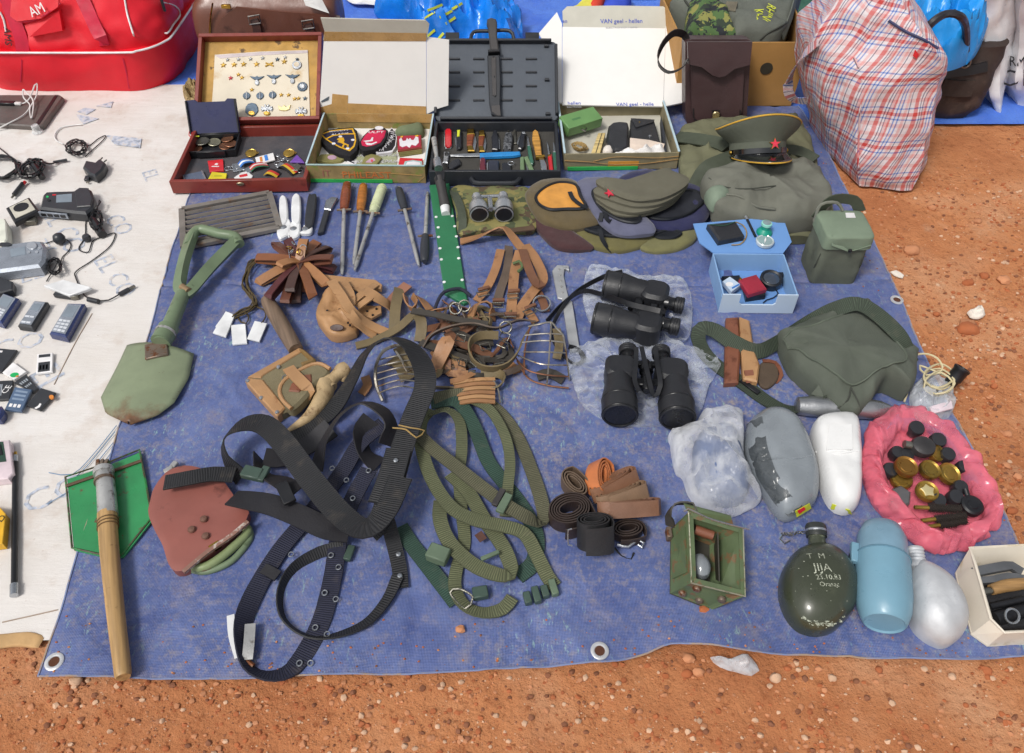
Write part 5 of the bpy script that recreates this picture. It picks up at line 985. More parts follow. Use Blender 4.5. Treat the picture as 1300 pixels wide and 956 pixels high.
beret('navy beret with black lining at the right of the heap',[(715,405),(830,330),(1000,220),(1110,170),(1205,185),(1260,265),(1258,360),(1200,440),(1050,488),(880,470)],Z0+.015,.026,WOOL('navy_wool','#23254f'),[(850,395),(960,330),(1060,240),(1150,230),(1212,285),(1130,370),(980,415)],mat('black_lining','#2b2d35',.5,bmp=.3))
tt,BB=beret('olive brown beret with orange lining at the left of the heap',[(35,270),(60,205),(130,162),(260,150),(370,168),(425,250),(470,350),(525,430),(470,462),(350,478),(230,460),(110,400)],Z0+.016,.034,WOOL('olive_brown_wool','#625437'),[(108,265),(170,205),(260,174),(365,190),(395,260),(428,340),(300,350),(200,352),(130,320)],mat('orange_lining','#dd9c48',.5,var=.15,vs=30,bmp=.15))
onstrap(tt,'ribbon',BB,z9([(330,245),(352,290),(410,335),(440,350)]),.012,.002,SWB,.009)
tg,BG=beret('grey blue beret under the olive side caps',[(372,190),(400,150),(470,140),(600,160),(760,330),(900,478),(790,515),(640,505),(520,420),(440,320)],Z0+.03,.028,WOOL('grey_blue_wool','#62647c'),[(480,250),(520,210),(640,230),(780,380),(770,435),(660,420),(540,350)],SWB)
onstrap(tg,'ribbon',BG,z9([(545,375),(540,420),(525,470)]),.013,.002,SWB,.006);onstrap(tg,'ribbon',BG,z9([(560,370),(590,430),(612,510)]),.012,.002,SWB,.006)
tg.pw('ribbon',MB().strap([at(*z9([p])[0],z) for p,z in (((525,470),.056),((545,540),.045),((575,590),.03),((598,620),.014))],.012,.002),SWB)
SCP=mat('side_cap_cloth','#6b6858',.85,var=.08,vs=14,bmp=.4,kind='cloth')
for k,(lb,o) in enumerate((('olive side cap at the bottom of the stack',[(500,290),(560,240),(700,270),(930,210),(1080,200),(1030,290),(920,352),(760,392),(640,386),(560,340)]),('olive side cap second from the bottom of the stack',[(490,260),(560,215),(700,235),(950,160),(1095,190),(1050,260),(920,335),(760,370),(620,345)]),
       ('olive side cap with a star second from the top of the stack',[(485,235),(540,190),(680,210),(960,120),(1108,170),(1060,240),(930,310),(760,330),(610,290)]),('olive side cap with a red star topmost of the stack',[(500,170),(535,145),(660,165),(965,76),(1000,90),(1112,142),(1085,200),(940,275),(780,292),(640,255),(560,215)]))):
 t,b=heap('side_cap',lb,'side cap',z9(o),Z0+.057+k*.012,.014 if k<3 else .016,SCP,wr=.002,ws=14,p=9,rim=.6,rings=6,group='olive side caps in a stack',res=.008);B=MB();B.v=[t.M @ p for p in b.v];B.f=b.f
 if k==3:t.pw('turned_edge',MB().tube(on(B,z9([(560,190),(600,225),(700,270),(800,285),(930,268)]),.0),.003,6),SCP)
 if k>=2:
  p=B.hit(*z9([(598,230) if k==3 else (566,298)])[0],.004);t.part('star_badge',MB(MX.Translation(t.Mi @ p) @ RX(55 if k==2 else 20) @ rot(20)).prism(star((0,0),.014),-.002,.003,.001),ENR)
# --- light blue box
LBL=mat('light_blue_card','#8db4e0',.6,var=.04,bmp=.1);LBI=mat('blue_card','#6d9bd8',.65,var=.04,bmp=.1);
bx=case('blue_box','light blue cardboard box with open lid holding small optics','box',(912,397),(1006,398),321,.06,.0035,LBL,LBI,mfloor=LBI,fz=.003,front=False);W,D,H=bx.W,bx.D,bx.H
bx.part('front_wall',MB(RX(90)).prism([(0,0),(W,0),(W,H),(W*.73,H),(W*.73,H*.55),(W*.70,H*.45),(W*.28,H*.45),(W*.24,H*.55),(W*.24,H),(0,H)],-.0035,0),mat('pale_blue_card','#c9dcf0',.6,var=.03,bmp=.05))
for x in (0,W):bx.part('side_tab',MB().box((x,D*.06,H*.45),(.002,.012,H*.8)),LBL)
BM=tr(0,D,H) @ RX(168);BF=bx.M @ tr(0,D,H) @ RX(8);lb_=[lid2(BF,*p) for p in [(906,321),(994,321.5),(1005,307),(993,273),(950,278),(880,284),(888,308)]]
bl=bx.part('lid',MB(tr(0,D,H) @ RX(8)).prism(lb_,-.003,0),LBI);LZ=.075
def onlid(px,py,h=0):q=onframe(BF,px,py,h);return BF @ q
def boxy(name,label,cat_,pxs,m,h,fr=BF,bev=.003,group=None):
 q=[onframe(fr,*p,h) for p in pxs];c=sum(q,V())/len(q);t=T(name,label,cat_,M=fr @ tr(c.x,c.y,.0005),group=group);t.body(MB().prism([(p.x-c.x,p.y-c.y) for p in q],0,h,bev),m);t.fr=t.M;return t
z10=lambda L:[(880+x/7.08,265+y/7.08) for x,y in L]
t=boxy('black_case','small black leather case on the lid of the blue box','case',z10([(130,130),(385,105),(465,235),(235,280)]),mat('black_leather2','#292a2e',.4,bmp=.3),.022,bev=.005);t.part('zip_line',MB().tube([t.Mi @ onlid(*p,.024) for p in z10([(150,140),(280,150),(375,118)])],.0012,5),mat('green_trim','#2f5a48',.6))
tc=T('cord_loop','tan cord looped beside the black case on the blue lid','cord',onlid(945,295));tc.body(MB().tube([onlid(*p,h) for p,h in zip(z10([(385,120),(450,150),(480,210),(470,270),(420,320),(345,325)]),(.02,.006,.004,.003,.003,.003))],.0016,5),mat('tan_cord','#a58852'),world=True)
t=T('pen','thin dark pen with silver tip on the blue lid','pen',onlid(952,288));t.pw('barrel',MB().tube([onlid(*z10([(485,95)])[0],.004),onlid(*z10([(560,250)])[0],.004)],.0035,8),BLK);t.pw('tip',MB().tube([onlid(*z10([(470,70)])[0],.005),onlid(*z10([(488,98)])[0],.005)],.004,8),SIL)
GRP2=mat('green_plastic','#159a82',.35,var=.08,bmp=.03);GLS=mat('lens_glass','#8fa5a8',.06,coat=.8,bmp=0);
t=T('loupe','green plastic eye loupe standing on the blue lid','loupe',onlid(*z10([(638,215)])[0]));t.part('cone',MB().lathe([(.0205,0),(.0205,.003),(.017,.008),(.0115,.014),(.011,.024)],24),GRP2);t.part('rim',MB().lathe([(.011,.0235),(.0135,.025),(.0135,.031),(.011,.032)],24),mat('mint_plastic','#8fd0c0',.3));t.part('lens',MB().lathe([(.0105,.0315),(.0105,.0325),(0,.034)],20),GLS)
t=T('compass','round clear compass on the blue lid','compass',onlid(*z10([(640,310)])[0]));t.part('housing',MB().lathe([(.022,0),(.023,.003),(.023,.009),(.021,.011),(.019,.009),(0,.009)],28),mat('clear_plastic','#c9d4d8',.12,coat=.5,bmp=0));t.part('dial',MB().lathe([(.018,.0092),(.018,.0097),(0,.0098)],24),GLS);t.part('needle',MB(rot(70)).prism([(-.014,0),(0,.0022),(.014,0),(0,-.0022)],.0098,.011),WHT)
BZ=Z0+.004
t=flat('card_packet','white and blue printed card packet in the blue box','packet',z10([(265,650),(330,608),(430,680),(345,745)]),BZ+.012,.012,mat('pale_blue_card','#c9dcf0'));det(t,'print',z10(ell(325,680,35,20,10)),WHT);det(t,'print',z10(bar((350,715),(415,680),14)),mat('ribbon_3f7fd0','#3f7fd0'))
t=flat('wallet','red leather wallet in the blue box','wallet',z10([(412,628),(570,585),(665,715),(500,765)]),BZ+.02,.014,mat('wallet_red','#a3283c',.45,bmp=.3),bev=.003);t.part('snap',MB(tr(*(t.Mi @ at(*z10([(425,630)])[0],BZ+.034)).xy,.014)).lathe([(.004,0),(.003,.002),(0,.0022)],10),BRS)
flat('black_wallet','black wallet under the red one in the blue box','wallet',z10([(450,660),(620,640),(655,765),(480,790)]),BZ,.018,BLK,bev=.003);flat('black_case','flat black case at the back of the blue box','case',z10([(260,600),(420,590),(440,650),(290,650)]),BZ,.012,BLK,bev=.003)
t=T('magnifier','black folding magnifier in the right of the blue box','magnifier',M=MX.Translation(at(*z10([(695,650)])[0],BZ+.012)) @ RX(8));t.part('body',MB().lathe([(.027,-.01),(.028,0),(.028,.012),(.024,.014),(.0205,.011),(0,.011)],28),BLK);t.part('lens',MB().lathe([(.02,.0112),(.018,.0125),(0,.013)],24),mat('dark_lens','#3c4552',.08,coat=.6,bmp=0));t.part('hinge',MB().box((.026,.014,.004),(.016,.014,.016),b=.3),BLK)
t=T('lanyard','thin black lanyard at the front of the blue box','cord',at(980,380,BZ));t.body(MB().tube([at(*p,BZ+.003) for p in z10([(740,720),(765,760),(720,800),(660,820),(630,845)])],.0015,5),BLK,world=True)
# --- boxy canvas pouch
POU=mat('pouch_canvas','#656a5c',.85,var=.12,vs=12,bmp=.45,bs=300,kind='cloth',col2='#575b4e',c2=(9,.55,.15));POL=mat('pouch_top','#7f8f7a',.85,var=.08,bmp=.4,kind='cloth')
fy=at(1055,364).y;xl,xr=at(1027,362).x,at(1085,366).x;zt=atY(1052,302,fy+.004).z;cx=(xl+xr)/2;w=xr-xl
po=T('canvas_pouch','tall boxy olive canvas pouch standing at the right tarp edge','pouch',(cx,fy+.05,Z0));D=.105
S=[rr_sec(cx,fy+D/2,w,D,.012,Z0),rr_sec(cx,fy+D/2,w*1.02,D*1.02,.014,.06),rr_sec(cx,fy+D/2,w*1.0,D,.014,.1),rr_sec(cx+.002,fy+D/2,w*.99,D*.98,.014,zt-.01)];pm_=MB().loft(S,56,22,.004,16);po.pw('body',pm_,POU)
pl_=MB().loft([rr_sec(cx+.002,fy+D/2,w*1.06,D*1.08,.014,zt-.03),rr_sec(cx+.002,fy+D/2,w*1.06,D*1.08,.016,zt-.004),rr_sec(cx+.002,fy+D/2,w*.98,D*1.0,.016,zt+.006),rr_sec(cx+.002,fy+D/2,w*.5,D*.5,.01,zt+.009)],56,14,.0025,20,seed=4);po.pw('lid_flap',pl_,POL)
tg_=MB().slab([pl_.hit(1056,300,.002),pl_.hit(1112,303,.002),atY(1106,312,fy-.008),atY(1078,320,fy-.008),atY(1056,312,fy-.008)][::-1],.003);po.pw('flap_point',tg_,POL)
po.pw('snap',MB(frame(tuple(atY(1079,318,fy-.012)),(1,0,0),(0,0,1))).lathe([(.005,0),(.005,.003),(.002,.005),(0,.005)],14),BLK)
po.pw('rear_strap',MB().strap([(cx-w*.45,fy+D*1.05,zt-.02),(cx-w*.2,fy+D*1.12,zt+.028),(cx+w*.3,fy+D*1.12,zt+.028),(cx+w*.5,fy+D*1.05,zt+.0)],.028,.003,tw=90),OLD)
po.pw('side_loop',MB().tube([(cx-w*.5,fy+D*.9,zt-.02),(cx-w*.46,fy+D*.95,zt+.028),(cx-w*.1,fy+D*1.,zt+.03),(cx+w*.06,fy+D*.95,zt+.01)],.004,6),mat('grey_loop','#7d7f74',.7))
po.pw('label',MB().slab(on(pl_,[(1074,277),(1086,277),(1084,271),(1073,271)],.002)[::1],.001),WHT)
po.pw('edge_seam',MB().tube(on(pm_,[(1027,358),(1033,340),(1042,322)],-.0005),.0015,5),DSM);po.pw('edge_seam',MB().tube(on(pm_,[(1085,360),(1091,340),(1098,322)],-.0005),.0015,5),DSM)
# --- gas mask bag with its strap, sheaths, bottle
GM=mat('gas_bag_canvas','#5c6257',.85,var=.12,vs=10,bmp=.45,bs=300,kind='cloth',col2='#50574b',c2=(6,.54,.15));GMS=webbing('green_web','#465243',.004)
gb,b_=heap('gas_mask_bag','dark green canvas gas mask bag with a long shoulder strap','bag',[(988,434),(990,428),(1040,408),(1090,392),(1095,392),(1122,414),(1157,452),(1161,458),(1160,484),(1154,498),(1146,498),(1120,489),(1102,516),(1088,528),(1082,529),(1058,519),(1030,492),(1004,468)],Z0,.082,GM,wr=.011,ws=6,p=5,rim=.5,rings=22,ridge=True,res=.008)
B2=MB();B2.v=[gb.M @ p for p in b_.v];B2.f=b_.f;GB=B2
fl_=on(GB,[(996,432),(1040,412),(1090,396),(1120,418),(1150,455),(1118,468),(1080,490),(1050,468),(1020,448)],.004)
cc=GB.hit(1075,440,.012);fm=MB();rows=[[cc.lerp(p,s_) for p in [V(q[:3]) for q in cat([tuple(x) for x in fl_],.012,True)]] for s_ in (.02,.35,.7,1)];n=len(rows[0])
rows=[[(lambda h:V((p.x,p.y,max(p.z,h))))(0) for p in r] for r in rows];b3=BVHTree.FromPolygons(GB.v,GB.f)
def lift(p,e):q,nn,i,d=b3.ray_cast(V((p.x,p.y,1)),V((0,0,-1)));return V((p.x,p.y,(q.z if q else p.z)+e))
fv=[lift(p,.005) for r in rows for p in r]+[lift(p,.0) for p in rows[-1]];ff=[[k*n+i,k*n+(i+1) % n,(k+1)*n+(i+1) % n,(k+1)*n+i] for k in range(4) for i in range(n)]+[list(range(n))[::-1]]
gb.pw('flap',MB().add(fv,ff),GM);gb.pw('flap_edge',MB().tube([lift(p,.006) for p in rows[-1]],.0022,5,.02,closed=True),mat('canvas_edge','#5f675a',.85))
gb.pw('seam',MB().tube(on(GB,[(1080,492),(1076,508),(1064,518)],.001),.002,5),DSM);gb.pw('seam',MB().tube(on(GB,[(1080,492),(1088,508),(1092,520)],.001),.002,5),DSM)
st1=A4([(1160,462,.05,0),(1140,424,.1,20),(1096,388,.112,20),(1062,392,.1,30),(1020,414,.05,50),(985,436,.035,60),(960,446,.03,55),(930,434,.035,40),(908,420,.04,30),(892,417,.045,20),(886,428,.03,10),(896,450,.014,0),(918,470,.013,0),(945,488,.013,0),(972,508,.013,5),(1000,520,.016,20),(1028,514,.03,50),(1052,498,.045,60)])
gb.pw('shoulder_strap',MB().strap(st1,.036,.0028),GMS);gb.part('slider',MB().box(gb.Mi @ at(952,491,.016),(.05,.012,.006),rot(-50)),BLK)
gb.pw('strap_tab',MB().slab([at(1040,488,.06),at(1060,500,.06),at(1052,512,.04),at(1030,500,.04)][::-1],.003),GM)
BRL=mat('chestnut_leather','#85523c',.5,var=.15,bmp=.35,bs=200,col2='#5f321f',c2=(20,.58,.1));TAN=mat('tan_leather','#b88d62',.55,var=.14,vs=14,bmp=.4,bs=220,col2='#8f5f38',c2=(22,.6,.1))
t=flat('leather_sheath','chestnut leather sheath lying under the gas mask bag strap','sheath',[(922,402),(938,401),(941,440),(938,484),(920,485),(921,440)],Z0,.018,BRL,bev=.005)
t=flat('leather_sheath','tan leather sheath beside the chestnut one, under the strap','sheath',[(939,401),(952,406),(958,444),(965,462),(962,484),(944,480),(941,440)],Z0,.02,TAN,bev=.004);t.part('tab',MB().strap([t.Mi @ at(950,470,.034),t.Mi @ at(953,486,.02)],.02,.004),BRL)
t=flat('leather_scrap','dark brown leather pad beside the tan sheath','leather pad',[(963,466),(972,458),(986,464),(988,480),(975,492),(964,486)],Z0,.008,mat('dark_pad','#57483a',.8,bmp=.4),bev=.002,sm=.006);t.part('thong',MB().strap([t.Mi @ at(968,458,.02),t.Mi @ at(984,460,.02),t.Mi @ at(992,476,.014),t.Mi @ at(984,486,.01)],.009,.002),BRL)
ALU=mat('brushed_aluminium','#b9bbbd',.35,.9,bmp=.35,bs=200,var=.1)
p,a,L=ax((1010,515),(1136,521),Z0+.022);bo=T('metal_bottle','silver metal flask lying under the gas mask bag','flask',M=MX.Translation(p) @ rot(a) @ RY(90));bo.part('body',MB().lathe([(.012,-L/2),(.019,-L/2+.004),(.022,-L/2+.03),(.022,L*.25),(.019,L*.36),(.012,L*.44)],24),ALU);bo.part('neck',MB().lathe([(.0095,L*.43),(.0095,L/2-.004),(.008,L/2)],18),ALU)
t=flat('plug_adapter','white plug adapter half under the strap at the tarp edge','adapter',[(1126,424),(1138,416),(1152,432),(1148,444),(1136,446)],Z0,.022,mat('white_plastic','#f0f1f2',.4,bmp=.03),bev=.004)
for a_,b_ in (((1128,430),(1117,422)),((1134,424),(1124,414))):t.part('pin',MB().tube([t.Mi @ at(*a_,Z0+.018),t.Mi @ at(*b_,Z0+.018)],.0025,6),SIL)
for x,y in ((1139,433),(1144,429)):t.part('socket_hole',MB(tr(*(t.Mi @ at(x,y,Z0+.022)).xy,.0215)).lathe([(.0035,0),(.0035,.001)],10),BLK)
# --- cream cord with black socket, in a clear bag
CRMC=mat('cream_cord','#dccfa6',.6,bmp=.2);t=T('power_cord','cream electric cord coiled at the right edge of the tarp','cord',at(1190,480,Z0));L=[]
for k in range(46):a=k*.62;L.append(at(1192+(17+3*math.sin(k*1.3))*math.cos(a),482+15*math.sin(a)+6*math.sin(k*.23),.035+.012*math.sin(k*.9)+.012))
t.body(MB().tube([at(1148,510,.012),at(1152,495,.02),at(1140,482,.03)]+[at(x,y,z) for x,y,z in ((1136,470,.04),(1150,456,.045),(1172,449,.05),(1190,455,.05),(1196,470,.05),(1176,476,.05),(1168,464,.05))]+L,.0022,5,.012),CRMC,world=True)
t=T('lamp_socket','black cylindrical lamp socket in the coil of cream cord','socket',M=MX.Translation(at(1205,488,.035)) @ RX(-22) @ RY(28));t.part('shell',MB().lathe([(.013,0),(.014,.012),(.0165,.015),(.0165,.038),(.018,.04),(.018,.045),(.0145,.046),(.0135,.034),(0,.034)],24),BLK);t.part('contact',MB().lathe([(.013,.0345),(.008,.037),(0,.037)],16),COP)
CLB=film('clear_bag','#e3e8ee',.3,bs=35);t,_=heap('clear_bag','crumpled clear plastic bag holding the end of the cream cord','bag',[(1158,490),(1180,478),(1205,490),(1212,510),(1206,528),(1180,534),(1160,522)],Z0,.035,CLB,wr=.012,ws=26,ridge=True,rings=14)
flat('paper_tag','white pink edged tag in the clear plastic bag','tag',[(1180,516),(1208,508),(1210,518),(1184,525)],Z0+.03,.004,mat('tag_pink','#ecdbe2',.6))
# --- plastic wrapped canteens
FROST=film('frosted_bag','#f4f6fa',.14,.18,24,.35,.9);t,b_=heap('plastic_bundle','white translucent plastic bag tied round a bundle, left of the wrapped canteens','bag',[(852,548),(866,538),(884,532),(895,520),(920,518),(942,524),(944,550),(948,590),(960,612),(968,630),(950,642),(925,650),(895,642),(876,622),(868,600),(858,590)],Z0,.075,FROST,wr=.013,ws=11,ridge=True,rings=24,p=2.2,res=.006)
t.part('knot',MB().cush([((t.Mi @ at(x,y,.02)).x,(t.Mi @ at(x,y,.02)).y) for x,y in [(848,552),(858,546),(866,556),(864,572),(852,566)]],.005,.02,wr=.01,ws=60),FROST)
t,b_=heap('grey_pouch','grey cloth pouch inside the translucent plastic bag','pouch',[(882,560),(900,540),(930,540),(942,570),(952,612),(940,636),(905,634),(882,605)],Z0,.06,mat('blue_grey','#66769a',.8),p=3)
GRYW=mat('grey_wrapped','#8b9298',.3,var=.14,vs=14,bmp=.3,bs=60,coat=.35);t,b_=heap('wrapped_canteen','canteen wrapped in dark and grey plastic, between the two white bundles','canteen',[(948,540),(962,524),(978,519),(1005,526),(1022,548),(1032,575),(1040,605),(1038,632),(1022,648),(1000,656),(985,645),(968,620),(952,595),(946,570)],Z0,.07,GRYW,wr=.006,ws=12,p=3.4,rings=16,sm=True)
B2=MB();B2.v=[t.M @ p for p in b_.v];B2.f=b_.f
DKF=film('dark_film','#4a4f52',.55,.2,40,.8);t.pw('dark_wrap',MB().loft([on(B2,L,.003) for L in ([(949,540),(952,575),(962,605),(985,640),(1000,654)],[(958,534),(962,570),(974,600),(994,632),(1010,650)],[(968,530),(975,570),(985,598),(1003,628),(1020,644)])],30,10,.003,60,cap=False,closed=False),DKF)
t.pw('seam_fold',MB().tube(on(B2,[(966,585),(985,582),(1010,582),(1030,578)],.001),.002,5),GRYW)
t.pw('yellow_label',MB().slab(on(B2,[(1010,655),(1028,644),(1026,638),(1008,648)],.004),.001),yel);t.pw('red_label',MB().slab(on(B2,[(1012,650),(1020,645),(1018,642),(1010,647)],.006),.001),RDC)
WPL=mat('white_wrapped','#f1f1f0',.35,var=.04,vs=14,bmp=.35,bs=70,coat=.3);t,b_=heap('wrapped_packet','white plastic wrapped canteen left of the pink bag','packet',[(1030,545),(1040,531),(1070,527),(1086,532),(1091,560),(1092,600),(1090,640),(1072,648),(1055,638),(1042,610),(1034,575)],Z0,.062,WPL,wr=.004,ws=20,p=5,rings=14,rim=.3)
B2=MB();B2.v=[t.M @ p for p in b_.v];B2.f=b_.f;t.pw('raised_patch',MB().slab(on(B2,[(1050,572),(1082,572),(1080,540),(1052,541)],.005),.007),WPL);t.pw('fold',MB().tube(on(B2,[(1036,574),(1060,576),(1090,572)],.0),.0025,5),WPL);t.pw('yellow_label',MB().slab(on(B2,[(1056,645),(1080,651),(1078,646),(1058,639)],.004),.001),yel)
# --- pink bag of lids and brushes
PNK=film('pink_film','#fa7d90',.46,.2,22,.7);OUT=[(1104,536),(1126,522),(1148,514),(1188,530),(1212,548),(1232,574),(1254,610),(1268,645),(1264,672),(1228,696),(1188,701),(1155,682),(1130,662),(1106,632),(1094,596),(1098,560)];INN=[(1124,571),(1136,554),(1150,543),(1178,541),(1194,552),(1206,568),(1217,588),(1232,612),(1250,643),(1236,663),(1210,673),(1186,674),(1165,658),(1148,640),(1128,618),(1122,594)]
oc=[at(x,y,.03) for x,y in OUT];ic=[at(x,y,.045) for x,y in INN];mid=[(a+b)/2 for a,b in zip(oc,ic)]
pk=T('plastic_bag','pink plastic bag turned open and full of gold lids','bag',at(1180,620,Z0));
def setz(L,z,s=1,am=0):
 c=sum(L,V())/len(L);o=[]
 for i,p in enumerate(cat([tuple(q) for q in L],.008,True)):
  e=(NZ.noise(V((i*.55,z*9,1)))+.7*NZ.noise(V((i*1.3,z*14,4))))*am;q=c.lerp(V(p[:3]),s*(1+e));o.append((q.x,q.y,z+e*.09))
 return o
n_=len(cat([tuple(q) for q in oc],.008,True));rs_=lambda L:[L[int(i*len(L)/120)] for i in range(120)];pm2=MB().loft([rs_(setz(oc,Z0,.95,.02)),rs_(setz(oc,.03,1.0,.06)),rs_(setz([a.lerp(b,.3) for a,b in zip(oc,ic)],.056,1,.1)),rs_(setz([a.lerp(b,.65) for a,b in zip(oc,ic)],.062,1,.12)),rs_(setz(ic,.045,1,.1)),rs_(setz(ic,.018,.97,.06)),rs_(setz(ic,.014,.5,.02))],240,50,.003,20,seed=6);pk.body(pm2,PNK,world=True)
BRG=mat('aged_brass','#b29246',.4,.8,bmp=.4,bs=200,var=.25,col2='#7d6a3a',c2=(60,.55,.1));DKM=mat('dark_tin','#37383c',.4,.3,bmp=.2);z11=lambda x,y:(830+x/2.515,500+y/2.515)
def lidd(lb,x,y,r,z,tx=0,ty=0,m=BRG):
 t=T('round_tin',lb,'tin',M=MX.Translation(at(*z11(x,y),z)) @ RX(tx) @ RY(ty),group='lids in the pink bag');t.part('disc',MB().lathe([(r*.97,-.006),(r,-.004),(r,.004),(r*.96,.006),(r*.86,.004),(r*.8,.0028),(r*.6,.0028),(r*.56,.004),(r*.3,.0038),(0,.0038)],32),m);return t
lidd('lower gold lid at the left of the pink bag',790,275,.021,.03,8,-8);lidd('gold lid standing at the right of the pink bag',942,256,.0225,.045,14,12);lidd('gold lid in the middle of the pink bag',880,243,.02,.052,10,6);lidd('reddish gold lid topmost at the left of the pink bag',805,234,.0225,.058,6,4,mat('red_brass','#a87c3e',.35,.85,bmp=.35,var=.25))
lidd('gold lid behind the dark flask in the pink bag',900,190,.017,.045,30,20)
t=lidd('pale gold lid with a clear patterned top in the pink bag',872,312,.021,.05,6,0);t.part('pattern',MB().prism(star((0,0),.014,.7,5),.003,.0062,.001),mat('pale_gold','#efe0a8'));
t=T('oil_flask','round dark flask with a threaded neck in the pink bag','flask',M=MX.Translation(at(*z11(858,170),.06)) @ RX(12));t.part('body',MB().lathe([(.016,-.012),(.022,-.008),(.0235,0),(.021,.009),(.012,.0125),(0,.0128)],28,sq=(1.05,.95)),mat('dark_pewter','#4c4a4b',.4,.5,bmp=.25));t.part('neck',MB().tube([(-.02,.003,.0),(-.036,.006,.002)],.008,12),NIC)
t=T('oil_flask','black round oiler with a short neck at the right of the pink bag','flask',M=MX.Translation(at(*z11(1015,358),.045)) @ RX(8));t.part('body',MB().lathe([(.015,-.01),(.0205,-.006),(.0205,.005),(.017,.008),(.01,.0075),(.009,.009),(0,.009)],28),BLK);t.part('neck',MB().tube([(-.001,.018,.0),(-.002,.034,.003)],.0055,10),BLK)
for lb,x,y,r in (('small black cap behind the brushes in the pink bag',960,332,.015),('dark round cap at the back of the pink bag',835,112,.0165),('dark cap at the left of the pink bag',775,190,.014),('dark cap at the back right of the pink bag',905,150,.016),('dark cap beside the left gold lids in the pink bag',752,245,.015),('dark cap right of the dark flask in the pink bag',935,196,.015),('dark cap between the right gold lid and the oiler',975,300,.014),('dark cap under the pale patterned lid',905,342,.014),('dark cap behind the reddish gold lid',805,195,.014),('dark cap at the right wall of the pink bag',985,235,.013)):
 t=T('bottle_cap',lb,'cap',M=MX.Translation(at(*z11(x,y),.04)) @ RX(15),group='dark caps in the pink bag');t.body(MB().lathe([(r*.95,-.012),(r,-.006),(r,.006),(r*.9,.01),(0,.0105)],22),DKM)
flat('tin_box','small grey tin box at the left of the pink bag','tin',[z11(*p) for p in ((752,305),(790,290),(822,312),(818,350),(780,365),(760,345))],.02,.018,mat('grey_tin','#7d7d7f',.4,.5),bev=.003)
BRI=mat('dark_bristle','#2a221d',.9,bmp=.8,bs=500)
for k,(lb,a,b) in enumerate((('cleaning brush nearest the flasks in the pink bag',(832,362),(985,368)),('cleaning brush in the middle of the three brushes',(855,405),(1000,388)),('cleaning brush nearest the front of the pink bag',(875,425),(1000,405)))):
 p,q=at(*z11(*a),.05-k*.004),at(*z11(*b),.05-k*.004);d=q-p;L=d.length;t=T('cleaning_brush',lb,'brush',M=frame(p,d,(-d.y,d.x,0)),group='cleaning brushes in the pink bag');t.part('ferrule',MB(RY(90)).lathe([(.004,0),(.004,L*.3)],10),BRG);s_=MB()
 for i in range(26):
  for j in range(9):an=j*.7+i;x=L*(.3+.68*i/26);s_.tube([(x,0,0),(x+.002,.0085*math.cos(an),.0085*math.sin(an))],.0006,3,.1)
 t.part('bristles',s_,BRI)['kind']='stuff';t.part('core',MB(RY(90)).lathe([(.0055,L*.3),(.0055,L*.97)],8),BRI)
# --- green metal lantern box
GMT=mat('olive_metal','#5f6f4e',.5,.1,var=.15,vs=20,bmp=.25,bs=120,col2='#7a5f42',c2=(35,.55,.06));GMI=mat('dark_interior','#3c3a30',.6,.1,bmp=.2);RST=mat('rusty_steel','#8a7a6c',.5,.6,col2='#7a4a2c',c2=(60,.5,.1))
lt=T('lantern','green metal signal lantern box lying open with rivets','lantern',at(898,720,Z0))
At,Bt,Ct,Dt=at(874,650,.115),at(943,671,.095),at(946,757,.055),at(878,740,.08);Ab,Db,Cb=at(851,672,.05),at(850,754,.022),at(903,775,.012);Bb=Ab+(Cb-Db)
lt.pw('side_panel',MB().slab([Ab,Db,Dt,At],.003),GMT);lt.pw('front_panel',MB().slab([Db,Cb,Ct,Dt],.003),GMT);lt.pw('side_panel',MB().slab([Cb,Bb,Bt,Ct],.003),GMT);lt.pw('back_panel',MB().slab([Bb,Ab,At,Bt],.003),GMT);lt.pw('base_panel',MB().slab([Ab,Bb,Cb,Db][::1],.002),GMI)
RIMM=mat('pale_rim','#b5b59f',.45,.4,bmp=.3,col2='#7a6a50',c2=(70,.52,.1));lt.pw('rim_frame',MB().tube([At,Bt,Ct,Dt],.0022,4,9,closed=True),RIMM)
inset=lambda P,k:sum([At,Bt,Ct,Dt],V()).__mul__(.25).lerp(P,k)
for a,b in ((At,Dt),(At,Bt),(Bt,Ct),(Dt,Ct)):lt.pw('inner_frame',MB().strap([inset(a,.93),inset(b,.93)],.01,.002,up=(.2,-.5,.9)),GMT)
lt.pw('inset_panel',MB().slab([Ab.lerp(Dt,.18)+V((-.002,0,.002)),Db.lerp(At,.18)+V((-.002,0,.002)),Dt.lerp(Ab,.18)+V((-.002,0,.002)),At.lerp(Db,.18)+V((-.002,0,.002))],.003),GMT)
for f,g in ((.14,.3),(.55,.25),(.2,.78),(.8,.6)):
 p=Db.lerp(Cb,f).lerp(Dt.lerp(Ct,f),g);nn=(Cb-Db).cross(Dt-Db).normalized();lt.pw('rubber_foot',MB(frame(tuple(p),tuple(Cb-Db),tuple(nn.cross(Cb-Db)))).lathe([(.0075,-.002),(.0075,.002),(.006,.005),(0,.0065)],16),RST)
lt.pw('lamp_bulb',MB(MX.Translation(at(890,718,.065))).lathe([(.017,-.02),(.0195,-.008),(.018,.004),(.01,.012),(0,.014)],22,sq=(.9,1.2)),mat('grey_glass','#8d9398',.12,coat=.5,bmp=.1))
lt.pw('inner_bar',MB().tube([at(882,672,.085),at(905,680,.08)],.009,10),BRL);lt.pw('partition',MB().slab([at(912,676,.09),at(914,738,.06),at(908,735,.02),at(906,700,.03)],.002),GMI)
lt.pw('hinged_lid',MB().slab([At+V((-.004,0,.004)),at(931,666,.1),at(928,656,.115),at(868,640,.12)],.004),GMT)
